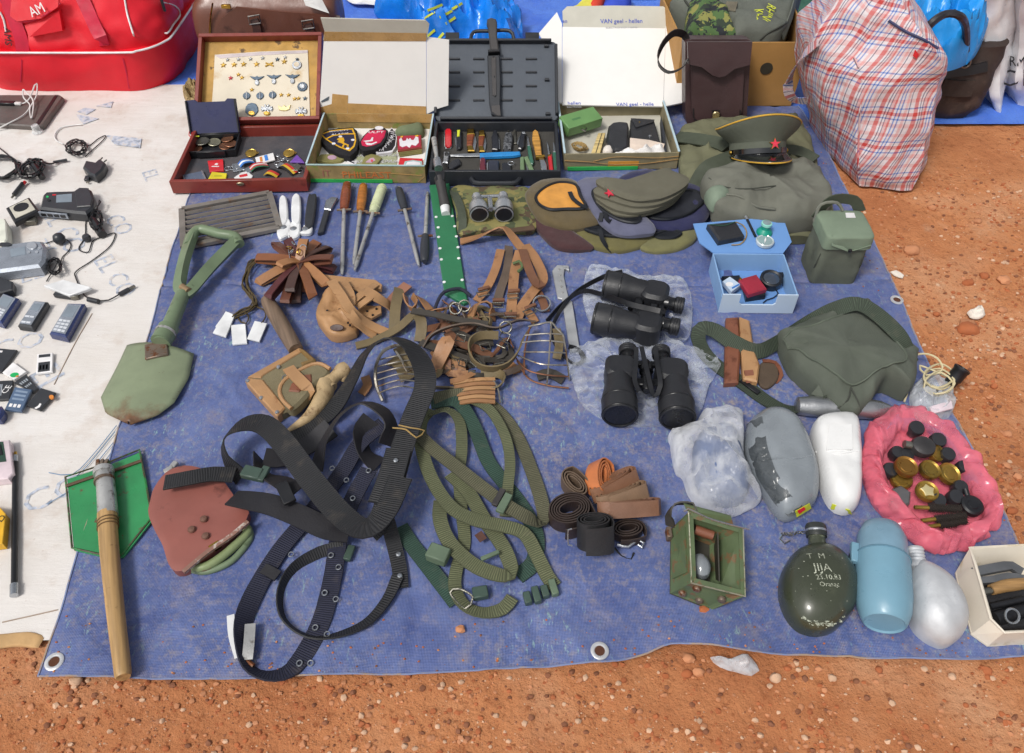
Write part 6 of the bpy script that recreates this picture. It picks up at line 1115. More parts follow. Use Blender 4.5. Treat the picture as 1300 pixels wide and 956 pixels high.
lt.pw('leather_strap',MB().strap([at(851,668,.06),at(850,652,.09),at(858,640,.105),at(880,640,.115),at(885,650,.11)],.018,.003,tw=70),mat('strap_black','#38352f',.6,bmp=.3));lt.part('side_clip',MB().box(lt.Mi @ at(849,678,.05),(.01,.022,.02),b=.3),RST)
lt.pw('lid_wire',MB().tube([at(868,649,.12),at(874,646,.125),at(905,660,.115),at(951,672,.105)],.0015,5),SIL)
# --- canteens
OLP=mat('olive_paint','#3f4435',.32,var=.1,vs=14,bmp=.12,bs=90,edge='#9aa08a',col2='#4d5140',c2=(30,.58,.1),coat=.25);SCR=mat('scratch','#c5c9b6',.6,bmp=0,col2='#4d5140',c2=(420,.5,.08))
cn,b_=heap('canteen','dark olive army canteen with scratched lettering and a chained cap','canteen',[(1036,690),(1062,697),(1082,718),(1089,742),(1084,772),(1066,794),(1044,802),(1018,797),(1000,778),(991,750),(994,722),(1010,700)],Z0,.068,OLP,p=3.2,q=.55,rings=22,rim=.3,res=.006)
B2=MB();B2.v=[cn.M @ p for p in b_.v];B2.f=b_.f;CNB=B2
nk=frame(tuple(at(1038,694,.04)),tuple(at(1035,664,.05)-at(1038,694,.04)),(0,0,1)) @ RY(90)
cn.pw('neck',MB(nk).lathe([(.019,-.01),(.0165,.002),(.0155,.012),(.0155,.02)],22),OLP);cp_=cn.pw('cap',MB(nk).lathe([(.0185,.018),(.019,.022),(.019,.038),(.017,.042),(.012,.042)],24),mat('cap_black','#2f3230',.4,bmp=.2));cn.pw('cap_band',MB(nk).lathe([(.0195,.027),(.0198,.029),(.0195,.031)],24),SIL,cp_)
for i in range(9):p=at(1020-i*3.2,676-.5*math.sin(i)+i*.3,.035-i*.002);cn.pw('chain_link',MB(MX.Translation(p) @ rot(20*i) @ RX(80*(i % 2))).ring((0,0,0),.0036,.0009,sy=.6,n=10,k=5),NIC)
cn.pw('hook',MB().tube([at(994,679,.018),at(990,684,.016),at(996,690,.016),at(1003,686,.016)],.0011,5),NIC)
def surf_text(t,B,s,px,py,size,a,m,nm='lettering'):
 B3=BVHTree.FromPolygons(B.v,B.f)
 def rough(p):q,n_,i,d=B3.ray_cast(V((p.x,p.y,1)),V((0,0,-1)));return V((p.x,p.y,(q.z if q else p.z)+.0008))
 p=B.hit(px,py,0);t.text(nm,s,size,m,MX.Translation(p) @ rot(a),ext=0,world=True,rough=rough)
for s_,x,y,z_,a in (('T  M',1036,706,.016,-4),('JIJA',1044,721,.022,-3),('23.10.83',1052,733,.013,0),('Orasac',1053,742,.012,0)):surf_text(cn,CNB,s_,x,y,z_,a,SCR)
chips=MB()
for i in range(70):x,y=(lambda u:(1045+u,793-u*u/70+random.gauss(0,1.6)))(random.gauss(0,13)) if i<50 else (random.uniform(1000,1080),random.uniform(705,785));p=CNB.hit(x,y,.0004);r=.0005/max(.22,random.random()) if i<50 else random.uniform(.0004,.0009);chips.add([p+V((r*1.8*math.cos(a),r*math.sin(a),0)) for a in (0,1,2.2,3.3,4.4,5.4)],[[0,1,2,3,4,5]])
cn.pw('paint_chips',chips,SCR)['kind']='stuff'
BPB=mat('blue_bottle_plastic','#7ba6bb',.38,var=.05,bmp=.08);p0,p1=at(1119,664,.047),at(1123,792,.047);d=p1-p0;L=d.length;bt_=T('water_bottle','pale blue plastic capsule bottle between the two canteens','bottle',M=frame(tuple(p0),tuple(d),(0,0,1)) @ RY(90))
bt_.part('cup',MB().lathe([(.018,.002),(.034,.012),(.0425,.035),(.0445,.075),(.045,.078)],40),mat('blue_cup_plastic','#80a3b8',.38,bmp=.08));bt_.part('body',MB().lathe([(.0435,.077),(.0462,.079),(.047,.1),(.047,L*.74),(.044,L*.88),(.036,L*.985),(.033,L),(.03,L-.003)],40),BPB);bt_.part('seam_ring',MB().lathe([(.0455,.0755),(.0475,.0775),(.0475,.0795),(.0455,.081)],40),mat('blue_dark_plastic','#5c8296',.4));bt_.part('side_clip',MB().box(bt_.Mi @ at(1085,702,.05),(.014,.012,.04),b=.25),BPB)
bt_.part('strap_end',MB().box(bt_.Mi @ at(1082,710,.03),(.01,.012,.024),b=.25),BLK)
SLV=mat('worn_aluminium','#d9dbde',.6,.45,var=.12,vs=14,bmp=.6,bs=70,col2='#a9adb3',c2=(14,.56,.12));sc_,b_=heap('canteen','bare silver aluminium canteen with a threaded neck','canteen',[(1160,712),(1178,716),(1202,732),(1220,756),(1229,784),(1222,806),(1202,818),(1180,810),(1162,792),(1154,762),(1152,732)],Z0,.07,SLV,p=2.6,q=.55,rings=20,rim=.28,wr=.0012,ws=30,res=.006)
nk=frame(tuple(at(1164,716,.04)),tuple(at(1159,686,.05)-at(1164,716,.04)),(0,0,1)) @ RY(90);pr=[(.02,-.008),(.0155,.003)];
for i in range(4):pr+=[(.0145,.005+i*.006),(.0165,.008+i*.006)]
sc_.pw('threaded_neck',MB(nk).lathe(pr+[(.0145,.03),(.012,.03)],24),SLV)
# --- white tray of tools
TRW=mat('cream_tray','#e6dccb',.55,var=.08,vs=12,bmp=.25,bs=60,col2='#c9b898',c2=(14,.58,.1));ty=T('plastic_tray','cream plastic tray holding old tools at the right edge','tray',at(1290,760,Z0))
RT=[(1231,696),(1330,690),(1345,800),(1275,803),(1258,786),(1238,716)];RB=[(1212,728),(1318,722),(1332,820),(1253,821),(1232,806),(1214,738)];rt=[at(x,y,.062) for x,y in RT];rb2=[at(x,y,Z0) for x,y in RB];n=6;cc=sum(rb2,V())/6
for i in range(n):j=(i+1) % n;a,b,c_,d_=rb2[i],rb2[j],rt[j],rt[i];ty.pw('tray_wall',MB().slab([a,b,c_,d_][::-1],.003),TRW)
ty.part('tray_floor',MB().prism([((ty.Mi @ p).x,(ty.Mi @ p).y) for p in rb2],.0005,.004),TRW);ty.pw('rim_lip',MB().tube(rt,.0028,6,9,closed=True),TRW)
GRM=mat('grey_casting','#85878a',.4,.7,bmp=.3);
t=T('pliers','pair of grey pliers in the cream tray','pliers',at(1262,736,.03));t.pw('jaw_handle',MB().strap(A4([(1236,727,.05),(1260,722,.05),(1284,719,.05),(1297,727,.05)]),.016,.009),GRM);t.pw('jaw_handle',MB().strap(A4([(1238,738,.045),(1262,736,.045),(1280,732,.045),(1300,735,.05)]),.012,.008),GRM)
t=T('file','file with a pale wooden handle in the cream tray','file',at(1275,748,.03));t.pw('handle',MB().tube(A4([(1258,749,.045),(1275,744,.047),(1305,740,.05)]),lambda u:.009+.002*math.sin(u*3.1),14),mat('tool_wood','#b58c58',.5,kind='wood'));t.pw('ferrule',MB().tube(A4([(1248,752,.044),(1259,749,.045)]),.0065,12),NIC)
t=T('steel_bolt','dark steel rod in the cream tray under the file','rod',at(1275,765,.02));t.body(MB().tube(A4([(1256,770,.035),(1300,760,.035)]),.006,10),mat('dark_steel','#35363a',.4,.6),world=True)
t=T('pipe_piece','dark pipe piece in the front of the cream tray','pipe',at(1285,785,.02));t.body(MB().tube(A4([(1262,786,.028),(1310,772,.028)]),.013,14),mat('dark_steel','#35363a',.4,.6),world=True)
t=T('steel_ring','bright steel ring in the front of the cream tray','ring',at(1283,784,.04));t.body(MB(MX.Translation(V((0,0,.006))) @ RX(35)).ring((0,0,0),.012,.0022,n=20),SIL)
flat('cloth_scrap','black oily cloth at the bottom of the cream tray','cloth',[(1244,740),(1320,735),(1325,795),(1270,798),(1256,780)],Z0+.005,.012,mat('oily_black','#26262a',.6,bmp=.6),bev=.003)

# ================================================================ electronics on the white sheet
ZW=.0068
def cable(name,lb,pts,r,m,cat_='cable',res=.008):
 P=[at(x,y,ZW+r+(z if z else 0)) for x,y,z in [(*p,0)[:3] for p in pts]];c=sum(P,V())/len(P);t=T(name,lb,cat_,(c.x,c.y,ZW));t.pw('wire',MB().tube(P,r,5,res),m);return t
def coil(cx,cy,rx,ry,n,z=.012,j=.2,a=0):
 o=[]
 for i in range(n):g=i*.75;k=1+j*math.sin(i*1.7);x,y=rx*k*math.cos(g),ry*k*math.sin(g);o.append((cx+x*math.cos(a)-y*math.sin(a),cy+x*math.sin(a)+y*math.cos(a),z*(.5+.5*math.sin(i*2.1))))
 return o
q2=lambda L:[(x/7.353,170+y/7.353) for x,y in L];q3=lambda L:[(x/8.69,430+y/8.69) for x,y in L];q5=lambda L:[(x/2.988,220+y/2.988) for x,y in L]
WIR=mat('black_wire','#1f2023',.4,bmp=.05);WWI=mat('white_wire','#eceae8',.45,bmp=.05);SLP=mat('silver_plastic','#a6adb8',.3,.4,bmp=.05);DPL=mat('dark_plastic','#34363b',.4,bmp=.15);SCN=mat('lcd','#8b97a3',.12,coat=.4,bmp=0);NAV=mat('navy_phone','#27376f',.3,coat=.4,bmp=.03)
t=flat('tablet_case','grey brown tablet case with a black elastic band by the red bag','case',[(-90,120),(76,120),(80,123),(55,158),(50,160),(-90,152)],ZW,.016,mat('taupe_leatherette','#655c58',.5,bmp=.3),bev=.004);det(t,'elastic_band',[(70,121),(74,121),(50,158),(45,158)],BLK,.0012)
t=cable('charging_cable','white cable looped over the tablet case with a black plug',[(22,131,.018),(30,131,.02),(38,124,.03),(44,108,.05),(47,106,.05),(46,122,.03),(38,138,.022),(40,150,.02),(42,128,.03),(32,116,.04),(29,114,.04),(30,124,.03),(38,134,.02),(30,146,.02),(12,156,.016),(-8,166,.0)],.0022,WWI);t.part('plug',MB().box(t.Mi @ at(9,131,ZW+.022),(.055,.018,.01),rot(-3),.3),BLK);t.part('plug_tip',MB().box(t.Mi @ at(23,131.5,ZW+.022),(.022,.011,.008),rot(-3),.3),WWI)
cable('usb_lead','short white cable bent in an arc below the red bag',[(80,183),(71,178),(70,170),(78,162),(92,159),(104,158)],.0024,WWI)
t=T('lens_cap','small clear plastic cap standing on the white sheet','cap',at(48,168,ZW));t.body(MB().lathe([(.016,0),(.016,.004),(.012,.008),(.011,.024),(.009,.026),(.007,.024)],24),film('clear_cap','#f2f3f4',.3))
t=cable('phone_charger','black phone charger with its thin cable in loops',coil(97,187,11,8,58,.014,.35)+[(112,185),(125,176),(134,172),(131,178),(118,190),(108,199)],.0016,WIR,'charger');bz=t.Mi.translation;pts=[t.Mi @ at(*p,ZW+.024) for p in q2([(770,310),(800,245),(890,262),(930,228),(985,272),(960,330),(890,395),(830,372)])]
t.part('plug_body',MB().prism([(p.x,p.y) for p in pts],0,.026,.005),DPL)
for a,b in (((940,240),(955,222)),((972,262),(995,243))):t.part('pin',MB().tube([t.Mi @ at(*p,ZW+.018) for p in q2([a,b])],.0022,6),NIC)
t.part('connector',MB().box(t.Mi @ at(*q2([(815,415)])[0],ZW+.005),(.014,.022,.008),rot(10),.3),DPL);t.part('connector_tip',MB().box(t.Mi @ at(*q2([(818,452)])[0],ZW+.005),(.008,.006,.004)),NIC)
t=cable('audio_cable','thick bundle of black cable with a red collared plug',coil(40,214,15,9,84,.03,.22,-.5)+[(62,208,.01),(72,206,.004),(84,203)],.0026,WIR);t.pw('plug',MB().tube([at(29,233,ZW+.007),at(18,247,ZW+.007)],.0065,10),DPL);t.pw('red_collar',MB().tube([at(32,231,ZW+.007),at(29,234,ZW+.007)],.005,10),RDC);t.pw('plug_tip',MB().tube([at(18,247,ZW+.007),at(15,251,ZW+.007)],.003,8),NIC)
t.pw('binding',MB().tube([at(38,204,.02),at(46,214,.03),at(54,226,.02)],.009,8),WIR);t.pw('plug',MB().tube([at(68,206,ZW+.006),at(85,203,ZW+.006)],.0045,8),DPL)
cable('audio_cable','black cable coil at the left edge of the photo',coil(2,212,20,14,50,.016,.1)+[(16,205,.01),(26,207),(18,216),(6,224)],.0026,WIR);cable('audio_cable','single black lead running off the left edge above the coil',[(-10,182),(2,190),(14,200)],.002,WIR)
t=flat('cassette_player','black portable player with a small grey screen','music player',q2([(365,690),(395,565),(430,535),(520,530),(690,525),(745,502),(830,505),(850,520),(878,610),(860,690),(800,738),(690,728)]),ZW,.03,DPL,bev=.006);det(t,'screen',q2([(527,572),(672,560),(670,636),(525,642)]),SCN);det(t,'raised_end',q2([(700,540),(745,510),(828,512),(868,610),(850,680),(720,690)]),DPL,.004,bev=.002);det(t,'green_light',q2(ell(443,588,13,9,10)),mat('green_light','#19b562',.3));det(t,'button',q2(ell(458,622,16,10,10)),BLK,.002);det(t,'red_mark',q2([(490,566),(525,564),(525,574),(490,576)]),RDC)
sf_=t.M @ frame(tuple(t.Mi @ at(*q2([(385,735)])[0],ZW+.016)),tuple((t.Mi @ at(*q2([(680,760)])[0],ZW+.016))-(t.Mi @ at(*q2([(385,735)])[0],ZW+.016))),(0,0,1))
t.part('chrome_strip',MB(t.Mi @ sf_).box((.04,0,.006),(.085,.016,.004)),SLP)
for i in range(4):t.part('port',MB(t.Mi @ sf_).box((.012+i*.019,0,.0085),(.014,.009,.002)),BLK)
t=flat('wall_socket','square black and cream socket plate with a dark oval opening','socket',q2([(52,690),(270,588),(366,716),(135,832)]),ZW+.012,.014,BLK,bev=.003);det(t,'plate',q2([(88,690),(262,608),(332,708),(148,792)]),mat('cream_plastic','#cfcabb',.5),.002,bev=.001);det(t,'opening',q2(ell(200,690,74,38,20,-16)),BLK,.0028);t.part('terminal',MB().box(t.Mi @ at(*q2([(290,815)])[0],ZW+.008),(.03,.02,.014),rot(10)),NIC)
flat('plastic_box','pale cream plastic box at the left edge beside the socket plate','box',[(-40,278),(6,277),(8,281),(9,303),(6,307),(-40,309)],ZW,.035,mat('cream_plastic2','#e4e6d8',.5),bev=.003)
t=flat('digital_camera','silver compact camera with its screen facing up','camera',q5([(-60,300),(30,265),(130,252),(160,254),(173,276),(168,330),(150,350),(0,370),(-60,375)]),ZW,.032,SLP,bev=.007);det(t,'screen',q5([(38,288),(95,278),(98,308),(42,318)]),SCN);det(t,'dial',q5(ell(122,278,20,14,16)),mat('pale_silver','#c9ced6',.3,.5,bmp=0),.004,bev=.001);det(t,'button',q5(ell(20,272,26,7,12)),DPL,.003)
for p in ((110,300),(140,300),(150,285)):det(t,'button',q5(ell(*p,7,5,8)),mat('pale_silver','#c9ced6'),.002)
fr2=frame(tuple(t.Mi @ at(*q5([(0,362)])[0],ZW+.014)),tuple((t.Mi @ at(*q5([(150,345)])[0],ZW+.014))-(t.Mi @ at(*q5([(0,362)])[0],ZW+.014))),(0,0,1));t.part('dark_base',MB(fr2).box((.04,-.002,.0),(.11,.016,.005)),DPL);t.part('label',MB(fr2).box((.035,-.004,.003),(.035,.006,.001)),WHT)
t=cable('webcam_microphone','small black ball microphone with a knotted cable',[(58,309),(67,306),(75,303),(86,305),(90,312),(86,320),(79,327)]+coil(69,338,8,9,50,.018,.25)+[(62,352),(59,357)],.0015,WIR,'microphone');t.part('ball',MB(MX.Translation(t.Mi @ at(75,303,ZW+.016))).lathe([(.005,-.016),(.0125,-.011),(.0162,0),(.0125,.011),(.006,.0155),(0,.016)],20),DPL)
t=cable('headset','black headset cable in a bundle with a usb plug',coil(122,279,7,11,64,.026,.28)+[(128,256,.02),(126,254,.02),(124,262,.02),(110,278),(108,300),(100,316),(112,320),(118,306),(132,300),(146,296),(140,312),(118,330),(97,344),(96,352),(105,372),(112,379)],.0016,WIR,'headset');t.pw('knot',MB().tube([at(118,280,ZW+.012),at(130,298,ZW+.012)],.012,8),WIR);t.part('ear_piece',MB(MX.Translation(t.Mi @ at(110,302,ZW+.01))).lathe([(.008,-.01),(.0115,0),(.009,.008),(0,.01)],16),DPL);t.pw('wire',MB().tube(A4([(125,382,ZW+.003),(138,381,ZW+.003),(151,374,ZW+.003)]),.0018,5),WIR);t.pw('ferrite',MB().tube([at(112,380,ZW+.006),at(125,383,ZW+.006)],.0065,10),DPL);t.pw('usb_plug',MB().tube([at(151,374,ZW+.005),at(164,367,ZW+.005)],.0055,8),DPL);t.pw('usb_tip',MB().tube([at(164,367,ZW+.005),at(171,363,ZW+.005)],.004,4),NIC)
t=flat('adapter_plate','flat white plastic adapter with black ports underneath','adapter',q5([(165,425),(240,402),(345,430),(335,438),(262,462),(240,455)]),ZW+.01,.008,mat('white_plastic','#f0f1f2',.4),bev=.002);t.part('port_block',MB().box(t.Mi @ at(*q5([(245,462)])[0],ZW+.006),(.05,.016,.012),rot(-10)),DPL);t.part('port_block',MB().box(t.Mi @ at(*q5([(285,466)])[0],ZW+.006),(.018,.016,.012),rot(10)),NIC)
flat('plastic_box','black plastic box at the left edge above the blue phone','box',q5([(-60,388),(0,390),(48,410),(46,440),(0,452),(-60,462)]),ZW,.022,DPL,bev=.003)
def phone(lb,pxs,mb_,face,h=.02,name='mobile_phone',keys=(4,3),scr=(.55,.9)):
 t=flat(name,lb,'phone',pxs,ZW,h,mb_,bev=.004);P=[V((*p,0)) for p in pxs[:4]];B=lambda u,v:tuple((P[0].lerp(P[3],u)).lerp(P[1].lerp(P[2],u),v).to_2d())
 det(t,'face_plate',[B(.1,.06),B(.9,.06),B(.9,.94),B(.1,.94)],face,.001);det(t,'screen',[B(.2,scr[0]),B(.8,scr[0]),B(.8,scr[1]),B(.2,scr[1])],SCN,.0016)
 for j in range(keys[0]):
  for i in range(keys[1]):u,v=.16+.68*i/keys[1],.1+(scr[0]-.16)*j/keys[0];det(t,'key',[B(u,v),B(u+.6/keys[1],v),B(u+.6/keys[1],v+.06),B(u,v+.06)],mat('key_white','#dfe3ea',.4,bmp=0),.002)
 return t
phone('navy and silver mobile phone with a keypad in front of the adapter plate',q5([(185,605),(255,490),(320,492),(250,620)]),NAV,SLP)
phone('blue and silver mobile phone at the left edge',[(-22,402),(4,371),(23,378),(2,410)],NAV,SLP)
t=phone('narrow silver voice recorder left of the navy phone',q5([(65,575),(130,480),(180,485),(120,582)]),DPL,SLP,.018,'voice_recorder',(2,2),(.6,.85))
def batt(lb,pxs,m,marks,mm=WHT,name='phone_battery',h=.006,z=0):
 t=flat(name,lb,'battery',pxs,ZW+z,h,m,bev=.001,group='phone batteries on the white sheet');P=[V((*p,0)) for p in pxs[:4]];B=lambda u,v:tuple((P[0].lerp(P[1],u)).lerp(P[3].lerp(P[2],u),v).to_2d())
 for a,b,c,d,*k in marks:det(t,'print',[B(a,b),B(c,b),B(c,d),B(a,d)],k[0] if k else mm,.0003)
 return t
GRY=mat('print_grey','#a9b0b8',.6,bmp=0);row=lambda n,b,d,a=.12,c=.88:[(a+(c-a)*i/n,b,a+(c-a)*(i+.6)/n,d,GRY) for i in range(n)]
batt('large flat black battery at the left edge',[(-22,440),(21.5,444),(2,472),(-25,470)],DPL,[(.5,.1,.62,.18)])
t=batt('white battery with a green swirl',q3([(145,255),(290,360),(155,450),(25,370)]),WHT,[]);det(t,'green_swirl',q3(ell(160,400,50,26,12,-10)),mat('green_light','#19b562'),.0003);det(t,'orange_swirl',q3(ell(190,415,20,8,10,-20)),mat('orange_print','#e08a3a'),.0005)
batt('white edged battery with dark label standing apart from the pile',q3([(410,170),(582,153),(575,360),(395,385)]),WHT,[(.12,.05,.85,.2,DPL),(.12,.45,.85,.95,DPL)]+[(.2+i*.2,.6,.32+i*.2,.85) for i in range(3)])
batt('dark battery with rows of white marks under the white one',q3([(155,480),(290,390),(418,545),(360,590)]),DPL,row(4,.2,.35)+row(4,.5,.62))
t=batt('black battery with white upright lettering at the left edge',q3([(-60,465),(145,455),(100,665),(-70,675)]),DPL,row(2,.2,.8,.3,.5));q=t.Mi @ at(*q3([(75,560)])[0],ZW+.006);t.text('lettering','CE',.02,WHT,tr(q.x,q.y,.0064) @ rot(80))
batt('blue grey battery lying on the dark ones',q3([(165,530),(350,560),(235,800),(50,780)]),mat('slate_blue','#566b88',.4),[(.15,.12+i*.17,.85,.2+i*.17,mat('pale_slate','#8fa2bb',.5,bmp=0)) for i in range(3)]+[(.15+i*.25,.72,.32+i*.25,.86) for i in range(3)],z=.005)
t=batt('black memory battery with a white crescent mark',q3([(450,540),(612,592),(440,787),(288,730)]),DPL,[],z=.002);det(t,'crescent',q3([(380,765),(420,740),(440,712),(458,720),(440,755),(400,775)]),WHT,.0003);det(t,'orange_chip',q3(ell(572,650,26,22,10)),mat('orange_print','#e08a3a'),.003)
flat('mobile_phone','dark navy phone end at the left edge below the batteries','phone',q3([(-60,735),(10,730),(38,775),(30,830),(-10,880),(-60,880)]),ZW,.02,NAV,bev=.005)
t=flat('plastic_case','clear pink edged plastic case with a green circuit board','case',[(-30,561),(12,558),(17,600),(10,607),(-30,612)],ZW,.02,mat('pink_clear','#ecd9df',.2,coat=.4,bmp=0),bev=.002);det(t,'circuit_board',[(-25,563),(4,561),(8,586),(-25,590)],mat('circuit_green','#2a4a3c',.5,bmp=.3),.001);det(t,'chip',[(-15,567),(1,565),(4,578),(-14,580)],BLK,.003)
t=T('antenna_rod','thin black rod with silver ends lying on the white sheet','rod',at(19,667,ZW));t.pw('rod',MB().tube([at(19.5,586,ZW+.006),at(18,742,ZW+.006)],.0055,12),BLK);t.pw('end_cap',MB().tube([at(18,742,ZW+.007),at(17.8,756,ZW+.007)],.0072,12),SIL);t.pw('end_cap',MB().tube([at(19.5,579,ZW+.006),at(19.5,587,ZW+.006)],.0055,12),SIL);t.pw('tip',MB().tube([at(19.6,574,ZW+.006),at(19.5,580,ZW+.006)],.003,8),BRS)
t=flat('carton','small yellow printed packet at the left edge of the sheet','packet',[(-30,640),(0,644),(7,652),(3,690),(-30,694)],ZW,.02,mat('amber_card','#f0b92a',.5),bev=.001);q=t.Mi @ at(0,664,ZW+.02);t.text('lettering','WD',.02,BLK,tr(q.x-.005,q.y,.0203) @ rot(70))

# ================================================================ tools on the left half of the tarp
q0=lambda L,ox,oy,s:[(ox+p[0]/s,oy+p[1]/s,*p[2:]) for p in L]
q6=lambda L:q0(L,220,220,3.676);qs=lambda L:q0(L,0,520,2.654);qm=lambda L:q0(L,300,330,4.158)
def paintrust(name,col,rust,lo,hi):
 m,nt,B=base(name);v=coords(nt);tc=nd(nt,'ShaderNodeTexCoord');sp=nd(nt,'ShaderNodeSeparateXYZ');nt.links.new(tc.outputs['UV'],sp.inputs[0])
 c=ramp(nt,noise(nt,v,16,6,.6),[(.3,tuple(x*.8 for x in C(col)[:3])+(1,)),(.7,C(col))]);g=math_(nt,'ADD',sp.outputs[1],math_(nt,'MULTIPLY',math_(nt,'SUBTRACT',noise(nt,v,26,7,.7),.5),.8))
 c=mix(nt,ramp(nt,g,[(lo,0.0),(hi,1.0)]),c,mix(nt,noise(nt,v,80,4),C(rust),C('#4a3a30')));c=mix(nt,ramp(nt,noise(nt,v,45,8,.75),[(.62,0.0),(.68,.8)]),c,C('#5b4634'));nt.links.new(c,B.inputs['Base Color']);B.inputs['Roughness'].default_value=.45
 bump(nt,B,noise(nt,v,140,5),.25,.001);return m
GSH=mat('shovel_green','#76886a',.42,var=.12,vs=16,bmp=.12,bs=90,col2='#57664a',c2=(30,.6,.08));WDH=mat('ash_wood','#c09a66',.55,kind='woody',bmp=.15,col2='#7d5f3c',c2=(30,.62,.08));STR=mat('worn_steel','#c2c2c0',.36,.5,bmp=.3,bs=150,col2='#6d6358',c2=(40,.56,.1))
def blade(t,name,L,R,z,bow,m,n=22,th_=.0025):
 l_,r_=[[tuple(at(*p,z)) for p in q] for q in (L,R)]
 o=t.pw(name,MB().sheet(lambda u,v:(lambda p:(p.x,p.y,p.z+bow*(4*u*(1-u))*(1-.6*v)))(along(l_,v).lerp(along(r_,v),u)),14,n),m);s=o.modifiers.new('thick','SOLIDIFY');s.thickness=th_;return o
t=T('folding_shovel','folding shovel painted pale green with a rusty blade tip','shovel',at(215,420,Z0))
blade(t,'blade',[(162,439),(150,465),(129,505),(135,525),(164,538)],[(246,450),(240,480),(221,512),(200,528),(166,539)],Z0+.006,.022,paintrust('shovel_blade_paint','#8f9b7c','#8f6440',.62,.92))
sk=t.pw('socket',MB().tube(A4([(205,436,.045),(213,420,.045),(232,374,.042)]),lambda u:.02-.003*u,20),GSH);t.pw('locking_collar',MB().tube(A4([(204,434,.045),(210,424,.045),(214,416,.045)]),.0235,20),GSH);t.pw('collar_band',MB().tube(A4([(209.5,424.5,.045),(211,422,.045)]),.025,20),STR,sk)
t.part('hinge_bracket',MB(t.Mi @ frame(tuple(at(200,447,.032)),(1,.35,0),(-.35,1,0))).box((0,0,0),(.05,.05,.022),b=.2),RST);t.part('hinge_plate',MB(t.Mi @ frame(tuple(at(199,462,.026)),(1,.3,0),(-.3,1,0))).prism([(-.035,-.018),(.035,-.018),(.042,.02),(.02,.035),(-.02,.035),(-.042,.02)],0,.004,.001),RST)
for x in (-.016,.016):t.part('bolt',MB(t.Mi @ frame(tuple(at(198+x*600,462,.03)),(1,.3,0),(-.3,1,0))).lathe([(.006,0),(.0055,.003),(.002,.004),(0,.004)],10),STR)
t.pw('left_arm',MB().strap(A4([(233,372,.042,20),(228,362,.045,30),(234,330,.045,30),(244,298,.04,20)]),.027,.018),GSH);t.pw('right_arm',MB().strap(A4([(236,374,.042,-20),(244,366,.045,-30),(268,338,.045,-30),(302,304,.04,-20)]),.027,.018),GSH);t.pw('grip_bar',MB().tube(A4([(240,312,.04),(246,296,.042),(256,291,.042),(280,297,.042),(298,300,.042),(304,310,.04)]),.0135,14),GSH);t.pw('pivot_pin',MB().tube([at(231,364,.05),at(240,370,.05)],.009,12),mat('rust_pin','#a58a68',.5,.5))
# green pick shovel
t=T('trench_shovel','bright green shovel blade folded against a round wooden handle','shovel',at(140,700,Z0));GBR=mat('bright_green_paint','#35955a',.38,var=.15,vs=14,bmp=.12,bs=80,col2='#6b4a34',c2=(32,.6,.05),coat=.2)
P=[t.Mi @ at(*p,Z0+.014) for p in qs([(220,227),(345,186),(470,135),(490,240),(512,362),(410,490),(330,486),(243,466)])];t.part('blade',MB().prism([(p.x,p.y) for p in P],.002,.006,.0005),GBR)
for a,b in (([(222,258),(320,224)],0),([(372,210),(478,172)],0)):t.pw('folded_ridge',MB().tube([at(*p,Z0+.009) for p in qs(a)],.0035,6),mat('ridge_rust','#5f4632',.6))
t.pw('blade_edge',MB().tube([at(*p,Z0+.007) for p in qs([(220,227),(345,186),(470,135),(490,240),(512,362),(410,490),(330,486),(243,466)])],.0022,5,9,closed=True),mat('edge_rust','#4f4a36',.6,col2='#2f8a48',c2=(40,.5,.1)))
sk=t.pw('steel_socket',MB().tube(A4([(132,598,.035),(135,625,.035),(137,655,.033)]),lambda u:.0165+.002*u,18),STR);t.pw('ring',MB().tube(A4([(131.5,596,.035),(131.8,602,.035)]),.0195,18),STR,sk);t.pw('ring',MB().tube(A4([(132.5,609,.035),(132.7,612,.035)]),.0195,18),RST,sk)
for k in (-1,0,1):t.part('claw',MB().box(t.Mi @ at(130+k*5,590,.04),(.007,.02,.014),rot(8-k*10),.25),RST)
t.pw('handle',MB().tube(A4([(136,652,.034),(139,700,.034),(147,780,.032),(155,845,.03),(156.5,860,.03)]),lambda u:(.0178-.0045*u)*(1 if u<.965 else .85),20,.012),WDH)
for k in range(3):t.pw('turned_groove',MB().tube(A4([(137,661+k*4,.0335),(137.1,662+k*4,.0335)]),.0195,18),mat('groove','#6d5433',.7))
# red brown shovel head
t=T('shovel_head','reddish brown riveted shovel head with a pale green loop handle','shovel',at(250,665,Z0));P=[t.Mi @ at(*p,Z0+.02) for p in qs([(503,360),(508,310),(522,265),(560,215),(600,196),(650,193),(735,225),(770,265),(800,310),(832,372),(612,547),(545,450)])];RBR=mat('primer_red','#97594f',.5,var=.1,vs=12,bmp=.12,bs=80,col2='#6d3f38',c2=(18,.6,.1))
b_=MB().cush([(p.x,p.y) for p in P],0,.026,p=9,rim=.9,rings=8,res=.012);t.part('head_plate',b_,RBR)
for x,y in ((645,403),(686,368),(692,425)):t.part('rivet',MB(tr(*(t.Mi @ at(*qs([(x,y)])[0][:2],Z0+.03)).xy,.0295)).lathe([(.0075,0),(.006,.003),(0,.0042)],14),mat('rivet_brown','#7d5a4c',.45,.3))
t.pw('worn_edge',MB().strap([at(*p,Z0+.03) for p in qs([(618,548),(700,480),(780,425),(836,378)])],.008,.006),mat('bare_edge','#8f6a5c',.5,col2='#c5b8ae',c2=(60,.52,.08)));t.pw('loop_handle',MB().tube(A4(q0([(640,520,.018),(660,532,.02),(700,526,.02),(760,486,.02),(825,425,.02),(836,405,.02),(818,392,.02)],0,520,2.654)),.0085,12,.008),mat('sage_paint','#8b9a6c',.45,var=.1,col2='#8a6a4c',c2=(35,.56,.08)))
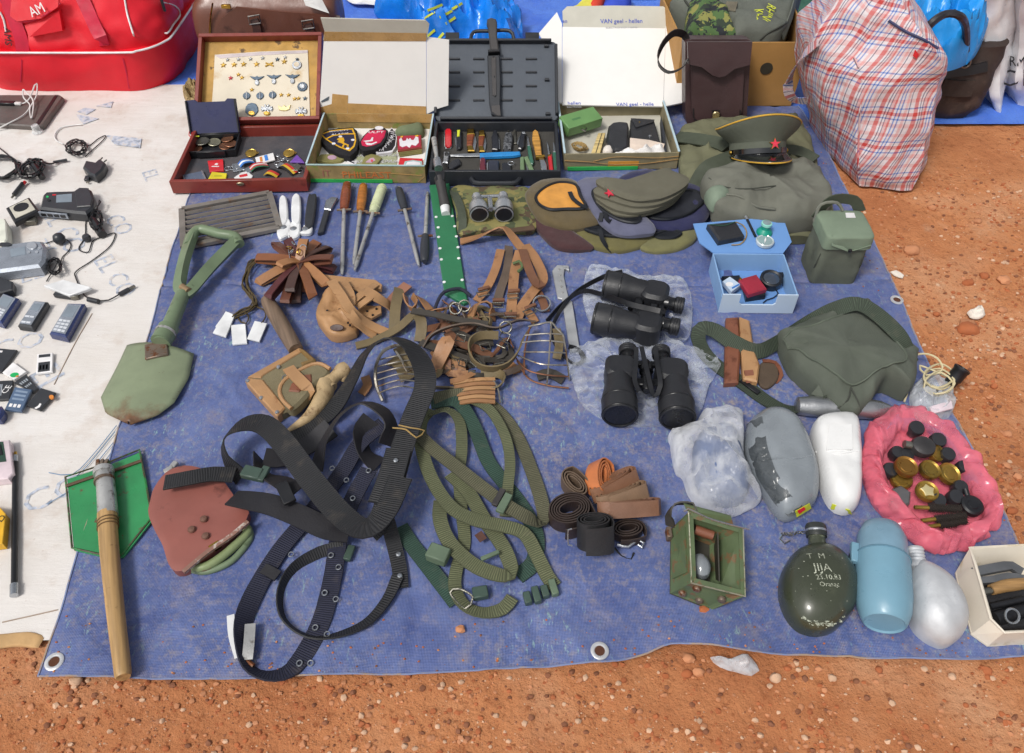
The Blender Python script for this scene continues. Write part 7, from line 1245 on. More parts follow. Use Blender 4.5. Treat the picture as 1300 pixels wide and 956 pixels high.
t.pw('loop_base',MB().tube(A4(q0([(650,540,.012),(700,545,.012),(780,510,.012),(840,440,.012),(842,410,.012)],0,520,2.654)),.0065,10,.01),GSH);t.part('hinge_bolt',MB().box(t.Mi @ at(*qs([(725,462)])[0][:2],Z0+.02),(.02,.012,.014),rot(40),.25),BRS)
t.part('claw',MB().box(t.Mi @ at(*qs([(570,205)])[0][:2],Z0+.012),(.02,.012,.012),rot(40),.3),STR);t.part('claw',MB().box(t.Mi @ at(*qs([(585,190)])[0][:2],Z0+.012),(.012,.02,.01),rot(-20),.3),STR)
# grill
t=T('iron_grill','rusty grey iron grill of parallel slats under the shovel handle','grill',at(295,280,Z0));IRN=mat('grey_iron','#8d8780',.5,.3,var=.2,vs=20,bmp=.4,bs=200,col2='#8a6f58',c2=(25,.55,.12));c_=[at(231,266,.02),at(342,245,.02),at(355,289,.02),at(233,314,.02)]
for a,b in ((0,1),(2,3),(1,2),(3,0)):t.pw('frame_bar',MB().strap([c_[a].lerp(c_[b],0),c_[a].lerp(c_[b],1)],.016,.01),IRN)
for k in range(7):f=(k+1)/8;t.pw('slat',MB().strap([c_[0].lerp(c_[3],f).lerp(c_[1].lerp(c_[2],f),.03),c_[0].lerp(c_[3],f).lerp(c_[1].lerp(c_[2],f),.97)],.0085,.008,tw=20),IRN)
# openers
WPL2=mat('white_plastic','#f0f1f2',.35)
for lb,A,B_,m in (('white handled can opener left of its twin',[(495,114),(526,112),(532,215),(500,235)],[(500,225),(534,205),(552,262),(500,302),(482,270)],WPL2),('white handled can opener with a wire guard',[(555,106),(590,104),(590,222),(553,222)],[(552,222),(590,220),(586,285),(545,300),(530,268)],WPL2),('black handled can opener',[(628,105),(645,95),(668,105),(648,240),(612,240)],[(608,240),(645,238),(640,275),(592,276),(596,266),(612,262)],DPL)):
 t=T('can_opener',lb,'can opener',at(*q6([A[2]])[0][:2],Z0),group='can openers on the tarp');t.z=Z0;t.h=0
 for nm,L,m2,h in (('handle',A,m,.014),('head',B_,WPL2,.011)):P=[t.Mi @ at(*p[:2],Z0+h) for p in q6(L)];t.part(nm,MB().prism(smooth([(p.x,p.y) for p in P],.004),0,h,.003),m2)
 q=t.Mi @ at(*q6([(sum(p[0] for p in B_)/len(B_),sum(p[1] for p in B_)/len(B_))])[0][:2],Z0+.01);t.part('cutting_wheel',MB(tr(q.x,q.y,.009)).lathe([(.009,0),(.009,.003),(.004,.005),(0,.005)],18),SIL)
t=T('peeler','small peeler with silver head and black handle','peeler',at(412,275,Z0))
for nm,L,m2,h in (('handle',[(705,165),(730,172),(700,270),(672,278)],DPL,.01),('head',[(710,125),(740,108),(768,112),(735,170),(702,165)],SIL,.007)):P=[t.Mi @ at(*p[:2],Z0+h) for p in q6(L)];t.part(nm,MB().prism([(p.x,p.y) for p in P],0,h,.002),m2)
# sharpening steels
for lb,a,b,c,hm,w in (('sharpening steel with a dark red wooden handle',(812,48),(797,170),(785,462),mat('red_wood_handle','#8f4a2c',.35,kind='wood',bmp=.1,coat=.3),.0135),('sharpening steel with an orange wooden handle',(888,55),(873,178),(840,416),mat('orange_wood_handle','#b9742f',.4,kind='wood',bmp=.1),.0125),('sharpening steel with a ribbed cream handle',(978,58),(932,185),(844,442),mat('cream_handle','#d5dcb2',.5),.0135),('sharpening steel with a black handle',(1052,72),(1080,170),(1145,420),mat('grey_black_handle','#35383f',.45,bmp=.2),.0115),('sharpening steel lying reversed with its dark handle towards the viewer',(1172,412),(1176,292),(1186,78),mat('grey_black_handle','#35383f',.45),.0115)):
 (A,B_,C_)=[at(*p[:2],Z0+.014) for p in q6([a,b,c])];t=T('sharpening_steel',lb,'knife sharpener',(B_.x,B_.y,Z0),group='sharpening steels on the tarp');t.pw('handle',MB().tube([A,A.lerp(B_,.5),B_],lambda u,w=w:w*(.75+.35*math.sin(.35+u*2.5))*(1 if u>.04 else .7),16,.006),hm);t.pw('rod',MB().tube([B_,C_-V((0,0,.008))],lambda u:.0055 if u<.97 else .003,12,.02),STR)
 d=(B_-A).normalized();n_=V((-d.y,d.x,0));t.pw('guard',MB().tube([B_-n_*.02,B_+n_*.02],.0035,8),RST)
 if 'cream' in lb:[t.pw('grip_rib',MB().tube([A.lerp(B_,.1+k*.1),A.lerp(B_,.13+k*.1)],.0148,14),hm) for k in range(8)]
 elif 'reversed' not in lb:t.part('hanging_ring',MB().ring(t.Mi @ (A-d*.008+V((0,0,-.004))),.009,.001),NIC)
# leather fob bundle and white tags
t=T('leather_fob_bundle','bundle of small brown leather fobs fanned round a ring','leather goods',at(*q6([(590,410)])[0][:2],Z0));LC=[mat('fob_'+n,c,.5,var=.15,bmp=.35,bs=220) for n,c in (('brown','#6d4232'),('chestnut','#8f5a3a'),('wine','#542a2c'),('dark','#4d3630'),('tan','#a8764c'))]
for k,(x,y) in enumerate([(480,330),(535,315),(610,315),(672,325),(722,348),(738,398),(748,448),(712,518),(650,570),(572,598),(522,598),(445,575),(402,512),(392,398),(545,545),(600,545),(600,350),(500,430)]):
 a=at(*q6([(590,410)])[0][:2],.035);b=at(*q6([(x,y)])[0][:2],.022+.018*(k % 3));d=(b-a);n_=d.normalized();up=V((0,0,1));L=[a,a+d*.5+up*.008,b+up*.005,b+n_*.004,b-up*.006,a+d*.5-up*.008,a-up*.01]
 t.pw('leather_fob',MB().strap(L,.024,.003,tw=(k*37) % 50-25),LC[(k*2) % 5])
for k in range(6):t.part('snap_hook',MB(rot(k*60)).ring((.018,0,.045),.008,.0016,RX(60),n=12),BRS if k % 2 else SIL)
t.pw('hook',MB().tube([at(*p[:2],.045) for p in q6([(540,290),(548,310),(535,330),(545,400)])],.0015,5),SIL)
t=T('tag_bundle','bundle of white paper tags on dark olive cords','tags',at(300,400,Z0));OCD=mat('olive_cord','#57492c',.8,bmp=.5,bs=500)
for k in range(9):j=lambda s:random.uniform(-s,s);t.pw('cord',MB().tube([at(*q6([(x+j(16),y+j(14))])[0][:2],.012+.004*(k % 4)) for x,y in ((500,440),(430,400),(365,420),(335,510),(365,570),(385,610),(330,640),(290,665))],.0018,5),OCD)
t.pw('cord_loop',MB().tube([at(*p[:2],.016) for p in q6([(380,620),(425,640),(430,670),(412,700)])],.0018,5),OCD);t.pw('cord_loop',MB().tube([at(*p[:2],.014) for p in q6([(330,645),(352,670),(340,700),(315,695),(300,670)])],.0018,5),OCD)
for k,L in enumerate(([(195,712),(240,650),(262,660),(225,720)],[(185,745),(245,645),(288,662),(245,765)],[(268,706),(335,700),(343,790),(275,796)],[(345,772),(380,690),(438,702),(402,786)])):P=[t.Mi @ at(*p[:2],Z0+.006) for p in q6(L)];t.part('tag',MB().prism([(p.x,p.y) for p in P],.003*(k % 2),.0045+.003*(k % 2),.0006),WPL2)
# hatchet in its sheath, antler
t=T('hatchet','hatchet with a dark round handle in a canvas and leather sheath','hatchet',at(370,470,Z0));hz=Z0+.022
t.pw('handle',MB().tube(A4(qm([(160,208,.028),(225,320,.03),(315,475,.034)])),lambda u:.0165+.003*math.sin(u*3) if u>.03 else .014,18),mat('grey_wood','#7d6856',.6,kind='woody',bmp=.2))
def pm(nm,L,z,h,m,bev=.003,sm=0):P=[(t.Mi @ at(*p[:2],z+h)) for p in qm(L)];Q=[(p.x,p.y) for p in P];return t.part(nm,MB().prism(smooth(Q,sm) if sm else Q,z-Z0,z-Z0+h,bev),m)
CNV=mat('sheath_canvas','#80765a',.85,var=.12,bmp=.45,kind='cloth');pm('sheath_body',[(55,625),(330,468),(395,510),(430,560),(415,640),(330,760),(215,820)],Z0,.024,CNV,.006);pm('leather_edge',[(45,635),(60,618),(140,628),(260,775),(215,824)],Z0+.002,.026,TAN,.003);pm('leather_edge',[(60,616),(330,462),(355,470),(345,482),(140,608),(130,622)],Z0+.002,.025,TAN,.002);pm('collar_strap',[(330,466),(360,468),(418,520),(412,535),(345,560),(340,535),(385,520)],Z0+.01,.024,mat('olive_leather','#84683c',.6,bmp=.35),.004)
pm('flap_pocket',[(225,660),(260,610),(340,560),(430,545),(490,575),(480,610),(420,650),(370,720),(290,785),(235,730)],Z0+.016,.026,CNV,.006,.006);t.pw('flap_piping',MB().tube([at(*p[:2],Z0+.042) for p in qm([(290,785),(245,740),(228,690),(250,640),(320,590),(400,552),(450,550),(495,575)])],.0045,8),TAN);pm('leather_patch',[(275,690),(290,650),(345,605),(395,600),(398,640),(330,695)],Z0+.036,.009,BRL,.002)
t.pw('buckle_strap',MB().strap([at(*p[:2],p[2]) for p in qm([(275,570,.045),(300,600,.056),(350,650,.058),(385,690,.05),(375,720,.035)])],.026,.004),TAN);t.part('ring',MB().ring(t.Mi @ at(*qm([(265,622)])[0][:2],.05),.009,.0015),SIL)
for x,y in ((60,636),(222,563),(130,726),(215,802)):t.part('rivet',MB(tr(*(t.Mi @ at(*qm([(x,y)])[0][:2],.038)).xy,.0275)).lathe([(.005,0),(.004,.002),(0,.003)],12),SIL)
ANT=mat('antler','#bfa57c',.7,var=.2,vs=25,bmp=.9,bs=110,col2='#8a6f4c',c2=(40,.55,.1));t=T('antler','pale ridged antler tip lying beside the hatchet sheath','antler',at(415,500,Z0));t.pw('beam',MB().tube(A4(qm([(470,655,.03),(462,710,.03),(430,770,.028),(370,840,.022),(265,908,.014)])),lambda u:.02*(1-u)**.7+.003,16,.006),ANT);t.pw('base',MB().tube(A4(qm([(585,568,.035),(540,600,.034),(500,635,.033),(468,660,.03)])),lambda u:.016+.003*math.sin(u*9),16,.006),ANT);t.pw('burr',MB().tube(A4(qm([(510,680,.03),(470,652,.032),(425,655,.03)])),lambda u:.013+.003*math.sin(u*20),12,.005),ANT);t.pw('tine',MB().tube(A4(qm([(550,590,.035),(575,610,.03),(560,640,.02)])),lambda u:.011*(1-u*.5),10),ANT)
# leather muzzle
t=T('leather_muzzle','tan leather dog muzzle of punched and woven straps','muzzle',at(440,385,Z0));P=[t.Mi @ at(*p[:2],.045) for p in qm([(415,268),(450,170),(500,115),(545,150),(585,240),(640,335),(600,368),(545,382),(490,376),(440,322)])];t.part('nose_cup',MB().cush([(p.x,p.y) for p in P],0,.036,p=5,rim=.5,rings=16,wr=.006,ridge=True,ws=14),TAN)
pm2_=lambda nm,L,z,h:t.part(nm,MB().prism([((t.Mi @ at(*p[:2],z+h)).x,(t.Mi @ at(*p[:2],z+h)).y) for p in qm(L)],z-Z0,z-Z0+h,.001),TAN);pm2_('back_panel',[(462,76),(540,84),(735,104),(770,130),(765,150),(640,150),(500,112)],.02,.012);pm2_('side_panel',[(640,262),(680,240),(765,240),(766,278),(715,306),(665,290)],.02,.008);pm2_('side_panel',[(610,225),(660,180),(720,160),(740,185),(660,245)],.018,.008)
for k,(L,w) in enumerate((([(500,110,.06),(548,180,.078),(600,260,.07),(700,340,.03),(800,385,.014)],.024),([(570,240,.07),(620,310,.06),(680,365,.03),(735,400,.014)],.024),([(560,110,.045),(600,180,.06),(605,240,.055)],.022),([(600,230,.05),(665,180,.052),(735,130,.035)],.02),([(640,140,.035),(720,185,.055),(800,235,.03),(812,250,.02)],.028),([(800,240,.02),(850,180,.025),(905,130,.03)],.028),([(640,250,.045),(700,205,.056),(740,180,.04)],.018))):t.pw('woven_strap',MB().strap(A4(qm(L)),w,.0035),TAN if k !=5 else mat('rose_leather','#9a6a54',.6,bmp=.35))
b3=[o for o in t.root.children if o.name.startswith('nose_cup')][0]
for x,y in ((480,268),(500,318),(545,262),(590,332),(500,190),(512,175),(525,160),(600,345),(690,270),(740,258),(720,290)):p=t.Mi @ at(x/4.158+300,y/4.158+330,.045 if x<640 else .03);t.part('punch_hole',MB(tr(p.x,p.y,.034 if x<640 else .0185)).prism(circ(.0028,8),0,.003),BLK)
t.part('nostril_opening',MB(MX.Translation(t.Mi @ at(*qm([(532,358)])[0][:2],.045)) @ RX(40)).prism(circ(.016,18,sy=.5),-.002,.004,.001),mat('dark_leather','#4a2c25'))
# machete sheath and bayonet, camouflage pouch, field glasses, caliper
q8=lambda L:q0(L,520,200,3.415);GPL=mat('sheath_green','#2f7a52',.5,var=.1,bmp=.2,col2='#4a8a66',c2=(30,.6,.1))
t=flat('machete_sheath','flat green machete sheath with rows of white rivets','sheath',[p[:2] for p in q8([(85,118),(172,110),(252,625),(235,632),(150,585)])],Z0,.01,GPL,bev=.002)
for x,y in ((115,258),(185,254),(124,303),(196,298),(126,345),(203,342),(132,394),(210,389),(138,442),(213,437),(150,540),(228,531)):q=t.Mi @ at(*q8([(x,y)])[0][:2],Z0+.01);t.part('rivet',MB(tr(q.x,q.y,.0095)).lathe([(.0045,0),(.004,.0016),(0,.0024)],12),WPL2)
t=T('bayonet','bayonet with a dark grip and silver guards resting over the knife case edge','bayonet',at(560,225,.05));t.pw('grip',MB().tube(A4([(558,226,.062),(562,246,.045),(565,262,.03)]),lambda u:.0155-.002*math.sin(u*3),14),GUN);t.part('grip_clip',MB().box(t.Mi @ at(559,224,.07),(.026,.03,.01),RX(20),.25),BLK);t.pw('pommel',MB().tube(A4([(555,203,.075),(557,214,.07)]),lambda u:.014-.003*abs(u-.5),16),SIL);t.pw('pommel_stem',MB().tube(A4([(551,176,.085),(553,190,.08),(554.5,203,.075)]),lambda u:.0085-.003*u,12),STR);t.pw('guard',MB().tube(A4([(565,263,.028),(566,272,.024)]),lambda u:.014-.002*u,12),WPL2)
t,_=heap('camouflage_pouch','olive and brown camouflage cloth pouch under the small field glasses','pouch',[p[:2] for p in q8([(180,138),(300,136),(510,140),(540,200),(548,310),(480,325),(300,330),(215,335),(200,240)])],Z0,.028,camomat('field_camo',['#75764a','#5a4a38','#4a5238','#8d8450'],16),wr=.006,ws=18,p=6,rim=.55)
t.pw('loop',MB().strap(A4(q8([(185,140,.03),(215,200,.045),(230,270,.045),(225,335,.02)])),.022,.003),OLD);t.pw('brown_border',MB().strap(A4(q8([(330,325,.036),(430,318,.036),(540,305,.034)])),.018,.004),mat('brown_border','#5f4a38',.8))
t=T('field_glasses','small silver field glasses standing on the camouflage pouch','binoculars',at(*q8([(355,215)])[0][:2],.038))
for (x0,y0),(x1,y1) in (((290,165),(302,248)),((405,160),(410,248))):a,b=at(*q8([(x0,y0)])[0][:2],.066),at(*q8([(x1,y1)])[0][:2],.064);d=b-a;Fm=MX.Translation(a) @ d.to_track_quat('Z','Y').to_matrix().to_4x4();L=d.length;brl=t.pw('barrel',MB(Fm).lathe([(.012,0),(.0135,.004),(.013,.01),(.017,L*.35),(.023,L*.5),(.0255,L*.6),(.0255,L),(.022,L+.001),(.021,L-.006),(0,L-.006)],28),mat('silver_barrel','#c9ccd0',.3,.7,bmp=.2,bs=400));t.pw('lens',MB(Fm).lathe([(.0205,L-.006),(.018,L-.003),(0,L-.002)],24),mat('dark_lens','#3c4552'),brl);t.pw('black_ring',MB(Fm).lathe([(.0255,L*.92),(.0262,L*.94),(.0262,L*.99),(.0255,L)],28),BLK,brl)
t.pw('focus_wheel',MB().tube([at(*q8([(347,175)])[0][:2],.07),at(*q8([(352,225)])[0][:2],.07)],.007,12),SIL)
for y in (170,225):t.pw('bridge',MB().tube([at(*q8([(292,y)])[0][:2],.066),at(*q8([(408,y-4)])[0][:2],.066)],.005,8),SIL)
t=flat('caliper','long silver metal measuring bar with a stepped jaw','caliper',[p[:2] for p in q8([(618,490),(640,465),(690,468),(692,488),(672,480),(668,510),(678,560),(690,610),(705,625),(738,830),(695,840),(660,612),(642,608)])],Z0,.006,mat('dull_aluminium','#c6c8ca',.42,.45,bmp=.2,col2='#a0a2a2',c2=(30,.56,.1)),bev=.001)
for y in (485,510,535,560,585):det(t,'rivet',[p[:2] for p in q8(ell(648+(y-485)*.14,y,5,4,8))],STR,.002)
# --- binoculars on plastic bags
BNB=mat('binocular_armour','#25262a',.48,var=.08,bmp=.35,bs=450);BNS=mat('binocular_black','#17181b',.3,bmp=.05);CF=film('bino_bag','#e6ecf5',.06,.14,26,.35,.8)
for lb,L,ins in (('clear plastic bag spread under the upper binoculars',[(748,340),(775,342),(820,350),(872,360),(874,430),(835,432),(780,432),(752,415),(740,380)],0),('clear plastic bag spread under the lower binoculars',[(722,450),(760,432),(800,425),(850,432),(912,458),(900,490),(885,530),(850,540),(790,540),(745,520),(728,490)],0)):heap('plastic_bag',lb,'bag',L,Z0-.002,.016,CF,wr=.01,ws=22,ridge=True,rings=16,p=6,rim=.4,res=.008)
def bino(lb,M_,L=.21,sep=.06):
 t=T('binoculars',lb,'binoculars',M=M_,group='large black binoculars on the tarp')
 for sx in (-1,1):
  B=t.part('barrel',MB(tr(sx*sep,0,.04) @ RX(-90)).lathe([(.028,L*.3),(.031,L*.36),(.032,L*.5),(.037,L*.66),(.0385,L*.7),(.0385,L*.96),(.0365,L),(.034,L),(.033,L-.012),(0,L-.012)],32),BNB);t.part('lens',MB(tr(sx*sep,0,.04) @ RX(-90)).lathe([(.033,L-.012),(.03,L-.008),(0,L-.005)],24),mat('coated_lens','#4a3c34',.06,coat=.8,bmp=0),B)
  for z in (.72,.955):t.part('barrel_ring',MB(tr(sx*sep,0,.04) @ RX(-90)).lathe([(.0385,L*z),(.0392,L*z+.001),(.0392,L*z+.003),(.0385,L*z+.004)],32),BNS,B)
  t.part('prism_housing',MB(tr(sx*sep*.92,L*.19,.04)).prism(rrect(.07,L*.42,.022,4),-.026,.028,.008),BNB);e=t.part('eyepiece',MB(tr(sx*sep*.62,0,.042) @ RX(90)).lathe([(.017,-.004),(.018,.006),(.0165,.008),(.0165,.02),(.0205,.022),(.0205,.042),(.016,.044),(.015,.036),(0,.036)],26),BNS)
  for k in range(3):t.part('eyecup_ridge',MB(tr(sx*sep*.62,0,.042) @ RX(90)).lathe([(.0205,.025+k*.006),(.0212,.026+k*.006),(.0212,.028+k*.006),(.0205,.029+k*.006)],26),BNB,e)
 t.part('hinge_bar',MB(tr(0,0,.042) @ RX(-90)).lathe([(.009,-.005),(.012,0),(.012,L*.5),(.009,L*.54)],18),BNS);t.part('focus_wheel',MB(tr(0,0,.046) @ RX(-90)).lathe([(.012,L*.1),(.0155,L*.115),(.0155,L*.2),(.012,L*.215)],24),BNS);t.part('bridge',MB().box((0,L*.05,.045),(sep*1.5,.014,.012),b=.25),BNS);t.part('bridge',MB().box((0,L*.4,.042),(sep*1.2,.02,.016),b=.25),BNS);return t
def bframe(a,b):p,q=at(*a,Z0+.045),at(*b,Z0+.045);d=(q-p).normalized();return MX.Translation((p.x,p.y,Z0+.004)) @ MX.Rotation(math.atan2(-d.x,d.y),4,'Z')
b1=bino('large black binoculars with objectives towards the viewer',bframe((819,461),(823,520)),.155);b1.part('neck_strap',MB().strap([(-.02,-.02,.075),(-.018,.03,.085),(-.024,.09,.07),(-.01,.11,.06),(.004,.06,.082),(.012,-.015,.078)],.01,.002),BLK);b1.part('neck_strap',MB().strap([(.022,-.02,.07),(.026,.03,.084),(.03,.08,.072),(.02,.1,.06)],.01,.002),BLK)
M2=bframe((842,398),(776,385));b2=b1.copy('large black binoculars with objectives to the left and a trailing strap',M=M2)
for ch in list(b2.children):
 if ch.name.startswith('neck_strap'):bpy.data.objects.remove(ch)
t2=T('x','x','x',M=M2);t2.root=b2
t2.pw('neck_strap',MB().strap(A4([(790,345,.08,60),(765,352,.05,70),(730,372,.03,75),(708,400,.02,70),(700,425,.014,60),(712,448,.014,40),(730,462,.014,30),(741,455,.014,40),(734,444,.014,60),(722,440,.02,70)]),.012,.0025),BLK);t2.pw('neck_strap',MB().strap(A4([(838,395,.085,40),(800,386,.085,60),(765,374,.05,70),(738,370,.03,75),(712,388,.022,75),(694,408,.014,70)]),.012,.0025),BLK)

# ================================================================ webbing, slings, leather harness and wire muzzles
qw=lambda L:A4(q0([(*p[:2],*(p[2:] or (.02,))) for p in L],270,400,1.9915));qg=lambda L:A4(q0([(*p[:2],*(p[2:] or (.018,))) for p in L],500,480,2.389));qh=lambda L:A4(q0([(*p[:2],*(p[2:] or (.02,))) for p in L],520,200,3.415));qt=lambda L:A4(q0([(*p[:2],*(p[2:] or (.02,))) for p in L],450,380,4.483))
BW=webbing('black_web','#212226',.0046,.65,.7);NW=webbing('navy_web','#23263f',.004,.8);BN=mat('black_nylon','#232227',.6,bmp=.3)
t=T('webbing_sling','wide black webbing sling with riveted patch in a tall loop','sling',qw([(400,300)])[0][:2]+(Z0,))
t.pw('strap',MB().strap(qw([(180,318,.012),(290,250,.03,10),(345,175,.05,30),(388,95,.09,40),(440,58,.11,45),(496,76,.11,30),(532,130,.1,10),(536,185,.09,0),(508,255,.08,0),(478,340,.075,0),(450,440,.07,0),(425,515,.06,0),(395,548,.05,20)]),.046,.003),BW)
t.pw('strap',MB().strap(qw([(262,395,.02,40),(280,320,.05,50),(325,250,.08,50),(380,222,.085,45),(432,245,.08,40),(452,285,.06,60),(440,330,.04,60)]),.046,.003),BN);t.pw('strap',MB().strap(qw([(400,262,.06,30),(375,300,.05,50),(385,350,.03,40),(420,380,.02)]),.04,.003),BN);t.pw('strap',MB().strap(qw([(300,285,.03,20),(240,330,.02),(180,360,.03),(130,360,.035)]),.045,.003),BN)
t.pw('hanging_strap',MB().strap(qw([(442,520,.05,0),(458,580,.02,0),(472,640,.012,0),(476,690,.012,0)]),.028,.003),BW);o_=t.pw('riveted_patch',MB().strap(qw([(470,340,.082),(450,410,.08),(425,478,.075)]),.05,.004),BW)
for x,y,z in ((463,367,.086),(441,433,.083),(470,604,.018),(473,659,.018)):t.part('rivet',MB(MX.Translation(t.Mi @ V(qw([(x,y,z)])[0][:3]))).lathe([(.005,-.003),(.005,.001),(.003,.003),(0,.0032)],14),SIL)
t.pw('twine',MB().tube(qw([(455,285,.085),(490,290,.09),(515,310,.085),(535,292,.08),(500,285,.09),(470,278,.09)]),.0016,5),mat('tan_cord','#a58852'))
t=T('webbing_strap','black webbing strap with a green buckle looping over the red brown shovel','strap',qw([(200,400)])[0][:2]+(Z0,))
t.pw('strap',MB().strap(qw([(72,412,.03,60),(34,365,.05,75),(28,315,.07,60),(72,278,.085,20),(125,275,.09,0),(175,318,.09,-5),(250,418,.085,-5),(325,505,.08,0),(385,540,.085,10),(435,500,.09,10),(475,410,.085,0)]),.046,.003),BW)
t.pw('strap',MB().strap(qw([(48,462,.06,20),(90,468,.065,10),(150,480,.06),(220,508,.05),(290,540,.045),(345,548,.04)]),.044,.003),BN);t.pw('strap_end',MB().strap(qw([(-122,424,.055),(-60,412,.06),(0,402,.055),(55,405,.05)]),.034,.003),BW);t.pw('strap',MB().strap(qw([(118,360,.03,70),(130,400,.05,50),(180,425,.06,20),(210,450,.055)]),.04,.003),BN)
GBK=mat('green_buckle','#44574d',.4,bmp=.05);t.part('buckle',MB().box(t.Mi @ V(qw([(100,400,.065)])[0][:3]),(.04,.026,.014),rot(-15),.3),GBK);t.part('buckle',MB().box(t.Mi @ V(qw([(128,402,.065)])[0][:3]),(.016,.034,.01),rot(-15),.3),GBK);t.part('slider',MB().box(t.Mi @ V(qw([(185,450,.07)])[0][:3]),(.024,.05,.008),rot(30),.3),BLK)
t=T('eyelet_belt','long navy webbing belt with eyelets and a white buckle end','belt',qw([(200,700)])[0][:2]+(Z0,));F1=[(432,275,.05,10),(372,325,.04,0),(325,400,.025,0),(240,510,.02,0),(170,595,.016,0),(112,690,.016,10),(80,765,.02,40),(74,830,.022,60),(92,890,.022,60),(140,912,.022,45),(195,898,.018,20),(240,845,.014,0),(278,765,.014,0),(304,660,.014,0),(320,560,.02,0),(352,470,.035,0),(395,390,.05,0)]
t.pw('belt',MB().strap(qw(F1),.034,.003),NW);t.pw('loop_keeper',MB().strap(qw([(128,640,.02),(165,660,.02)]),.02,.004),BN)
for x,y,z in ((302,387,.026),(338,417,.028),(394,393,.053),(354,463,.038),(248,540,.023),(198,605,.02),(318,637,.017),(299,607,.019),(283,702,.017),(311,718,.016),(259,790,.017),(289,807,.016),(219,880,.02),(247,880,.018)):t.part('eyelet',MB(MX.Translation(t.Mi @ V(qw([(x,y,z+.002)])[0][:3]))).ring((0,0,0),.0046,.0013,n=12,k=5),SIL)
t.pw('white_buckle',MB().strap(qw([(46,760,.014),(50,810,.018),(66,866,.014)]),.013,.005),WPL2);t.pw('metal_clasp',MB().strap(qw([(95,782,.026,10),(92,830,.028,10),(88,872,.024)]),.018,.005),STR);t.pw('clasp_bar',MB().tube(qw([(78,868,.02),(104,888,.02)]),.0045,8),RST)
t=T('thin_strap','narrow black strap curling in a ring under the belts','strap',qw([(300,720)])[0][:2]+(Z0,));t.pw('strap',MB().strap(qw([(330,585,.018,20),(270,600,.016,45),(205,640,.016,60),(172,700,.017,70),(178,765,.017,70),(230,808,.017,60),(300,812,.016,45),(385,780,.016,30),(440,720,.016,20),(468,660,.018)]),.022,.0028),BW);t.part('buckle',MB().box(t.Mi @ V(qw([(346,602,.016)])[0][:3]),(.014,.03,.01),rot(-12),.25),GBK)
# green slings
G1,G2,G3=webbing('olive_web','#6f7454',.0042),webbing('drab_web','#696850',.0042),webbing('dark_green_web','#38574a',.0042)
for lb,m,w,L in (('pale olive webbing sling with an S shaped run down the pile',G1,.027,[(112,95,.03),(84,130,.035,20),(82,200,.04),(112,300,.035),(170,388,.03),(240,428,.03),(330,448,.035),(395,472,.03),(435,540,.02),(465,600,.016),(488,632,.016)]),('grey olive webbing sling buckled across the pile',G2,.028,[(78,175,.04),(120,215,.045),(190,270,.045),(260,325,.045),(340,385,.045),(410,425,.035),(448,438,.02,30),(455,405,.016,20),(425,300,.014),(370,170,.014),(300,85,.018),(210,50,.03,20),(120,62,.035,20)]),('olive webbing sling at the left of the green pile',G1,.024,[(105,110,.03,30),(160,95,.035,30),(198,130,.03,20),(206,210,.02),(198,300,.016),(205,400,.014),(214,500,.014),(190,580,.014),(186,640,.016,10),(215,690,.018,20),(270,712,.018,20),(330,700,.018),(360,665,.018)]),
     ('dark green webbing sling under the olive ones',G3,.03,[(112,78,.03),(190,72,.03),(240,140,.02),(285,250,.014),(340,325,.014),(395,400,.014),(432,480,.014),(422,560,.014,10),(375,602,.014)]),('dark green webbing strap end reaching left under the black belts',G3,.03,[(20,450,.012),(50,500,.012),(100,565,.013),(150,630,.014),(190,682,.014)]),('olive webbing loop at the front of the green pile',G1,.028,[(142,372,.02),(140,430,.024),(170,500,.026),(235,562,.03),(300,592,.032),(350,600,.03,20),(358,580,.026,30),(330,510,.024),(275,430,.022),(225,345,.02),(170,290,.016)]),('olive webbing sling curving down the middle of the pile',G1,.022,[(230,62,.03),(290,95,.03),(335,170,.028),(352,250,.028),(345,340,.026),(338,420,.022)])):
 t=T('webbing_sling',lb,'sling',tuple(V(qg(L)[len(L)//2][:2]))+(Z0,),group='green webbing slings in a pile');t.pw('strap',MB().strap(qg(L),w,.0026),m)
 if 'across' in lb:t.part('slider',MB().box(t.Mi @ V(qg([(335,380,.05)])[0][:3]),(.016,.044,.008),rot(-25),.25),mat('green_clip','#62745f',.4));t.part('slider_bar',MB().box(t.Mi @ V(qg([(318,362,.052)])[0][:3]),(.012,.04,.008),rot(-25),.25),GUN)
 if 'left of' in lb:t.pw('roller_buckle',MB().tube(qg([(170,650,.02),(200,640,.026),(240,665,.026),(215,700,.02)]),.0022,6,.01,closed=True),NIC)
 if 'S shaped' in lb:
  for k,(x,y) in enumerate(((405,668),(432,658),(458,648),(484,636))):t.part('clip',MB().box(t.Mi @ V(qg([(x,y,.018)])[0][:3]),(.013,.03 if k % 2 else .022,.014),rot(14),.25),GBK if k<3 else mat('green_clip','#62745f'))
 if 'front' in lb:t.part('ring_buckle',MB().box(t.Mi @ V(qg([(292,538,.034)])[0][:3]),(.036,.008,.006),rot(25),.3),mat('green_clip','#62745f'));t.pw('printed_label',MB().strap(qg([(255,470,.027),(272,492,.027)]),.016,.001),mat('label_brown','#5a3a30',.8))
 if 'reaching' in lb:t.part('buckle_block',MB().box(t.Mi @ V(qg([(135,535,.03)])[0][:3]),(.04,.03,.022),rot(-22),.2),mat('green_clip','#62745f'));t.part('clip',MB().box(t.Mi @ V(qg([(262,652,.02)])[0][:3]),(.028,.022,.014),rot(10),.25),GBK)
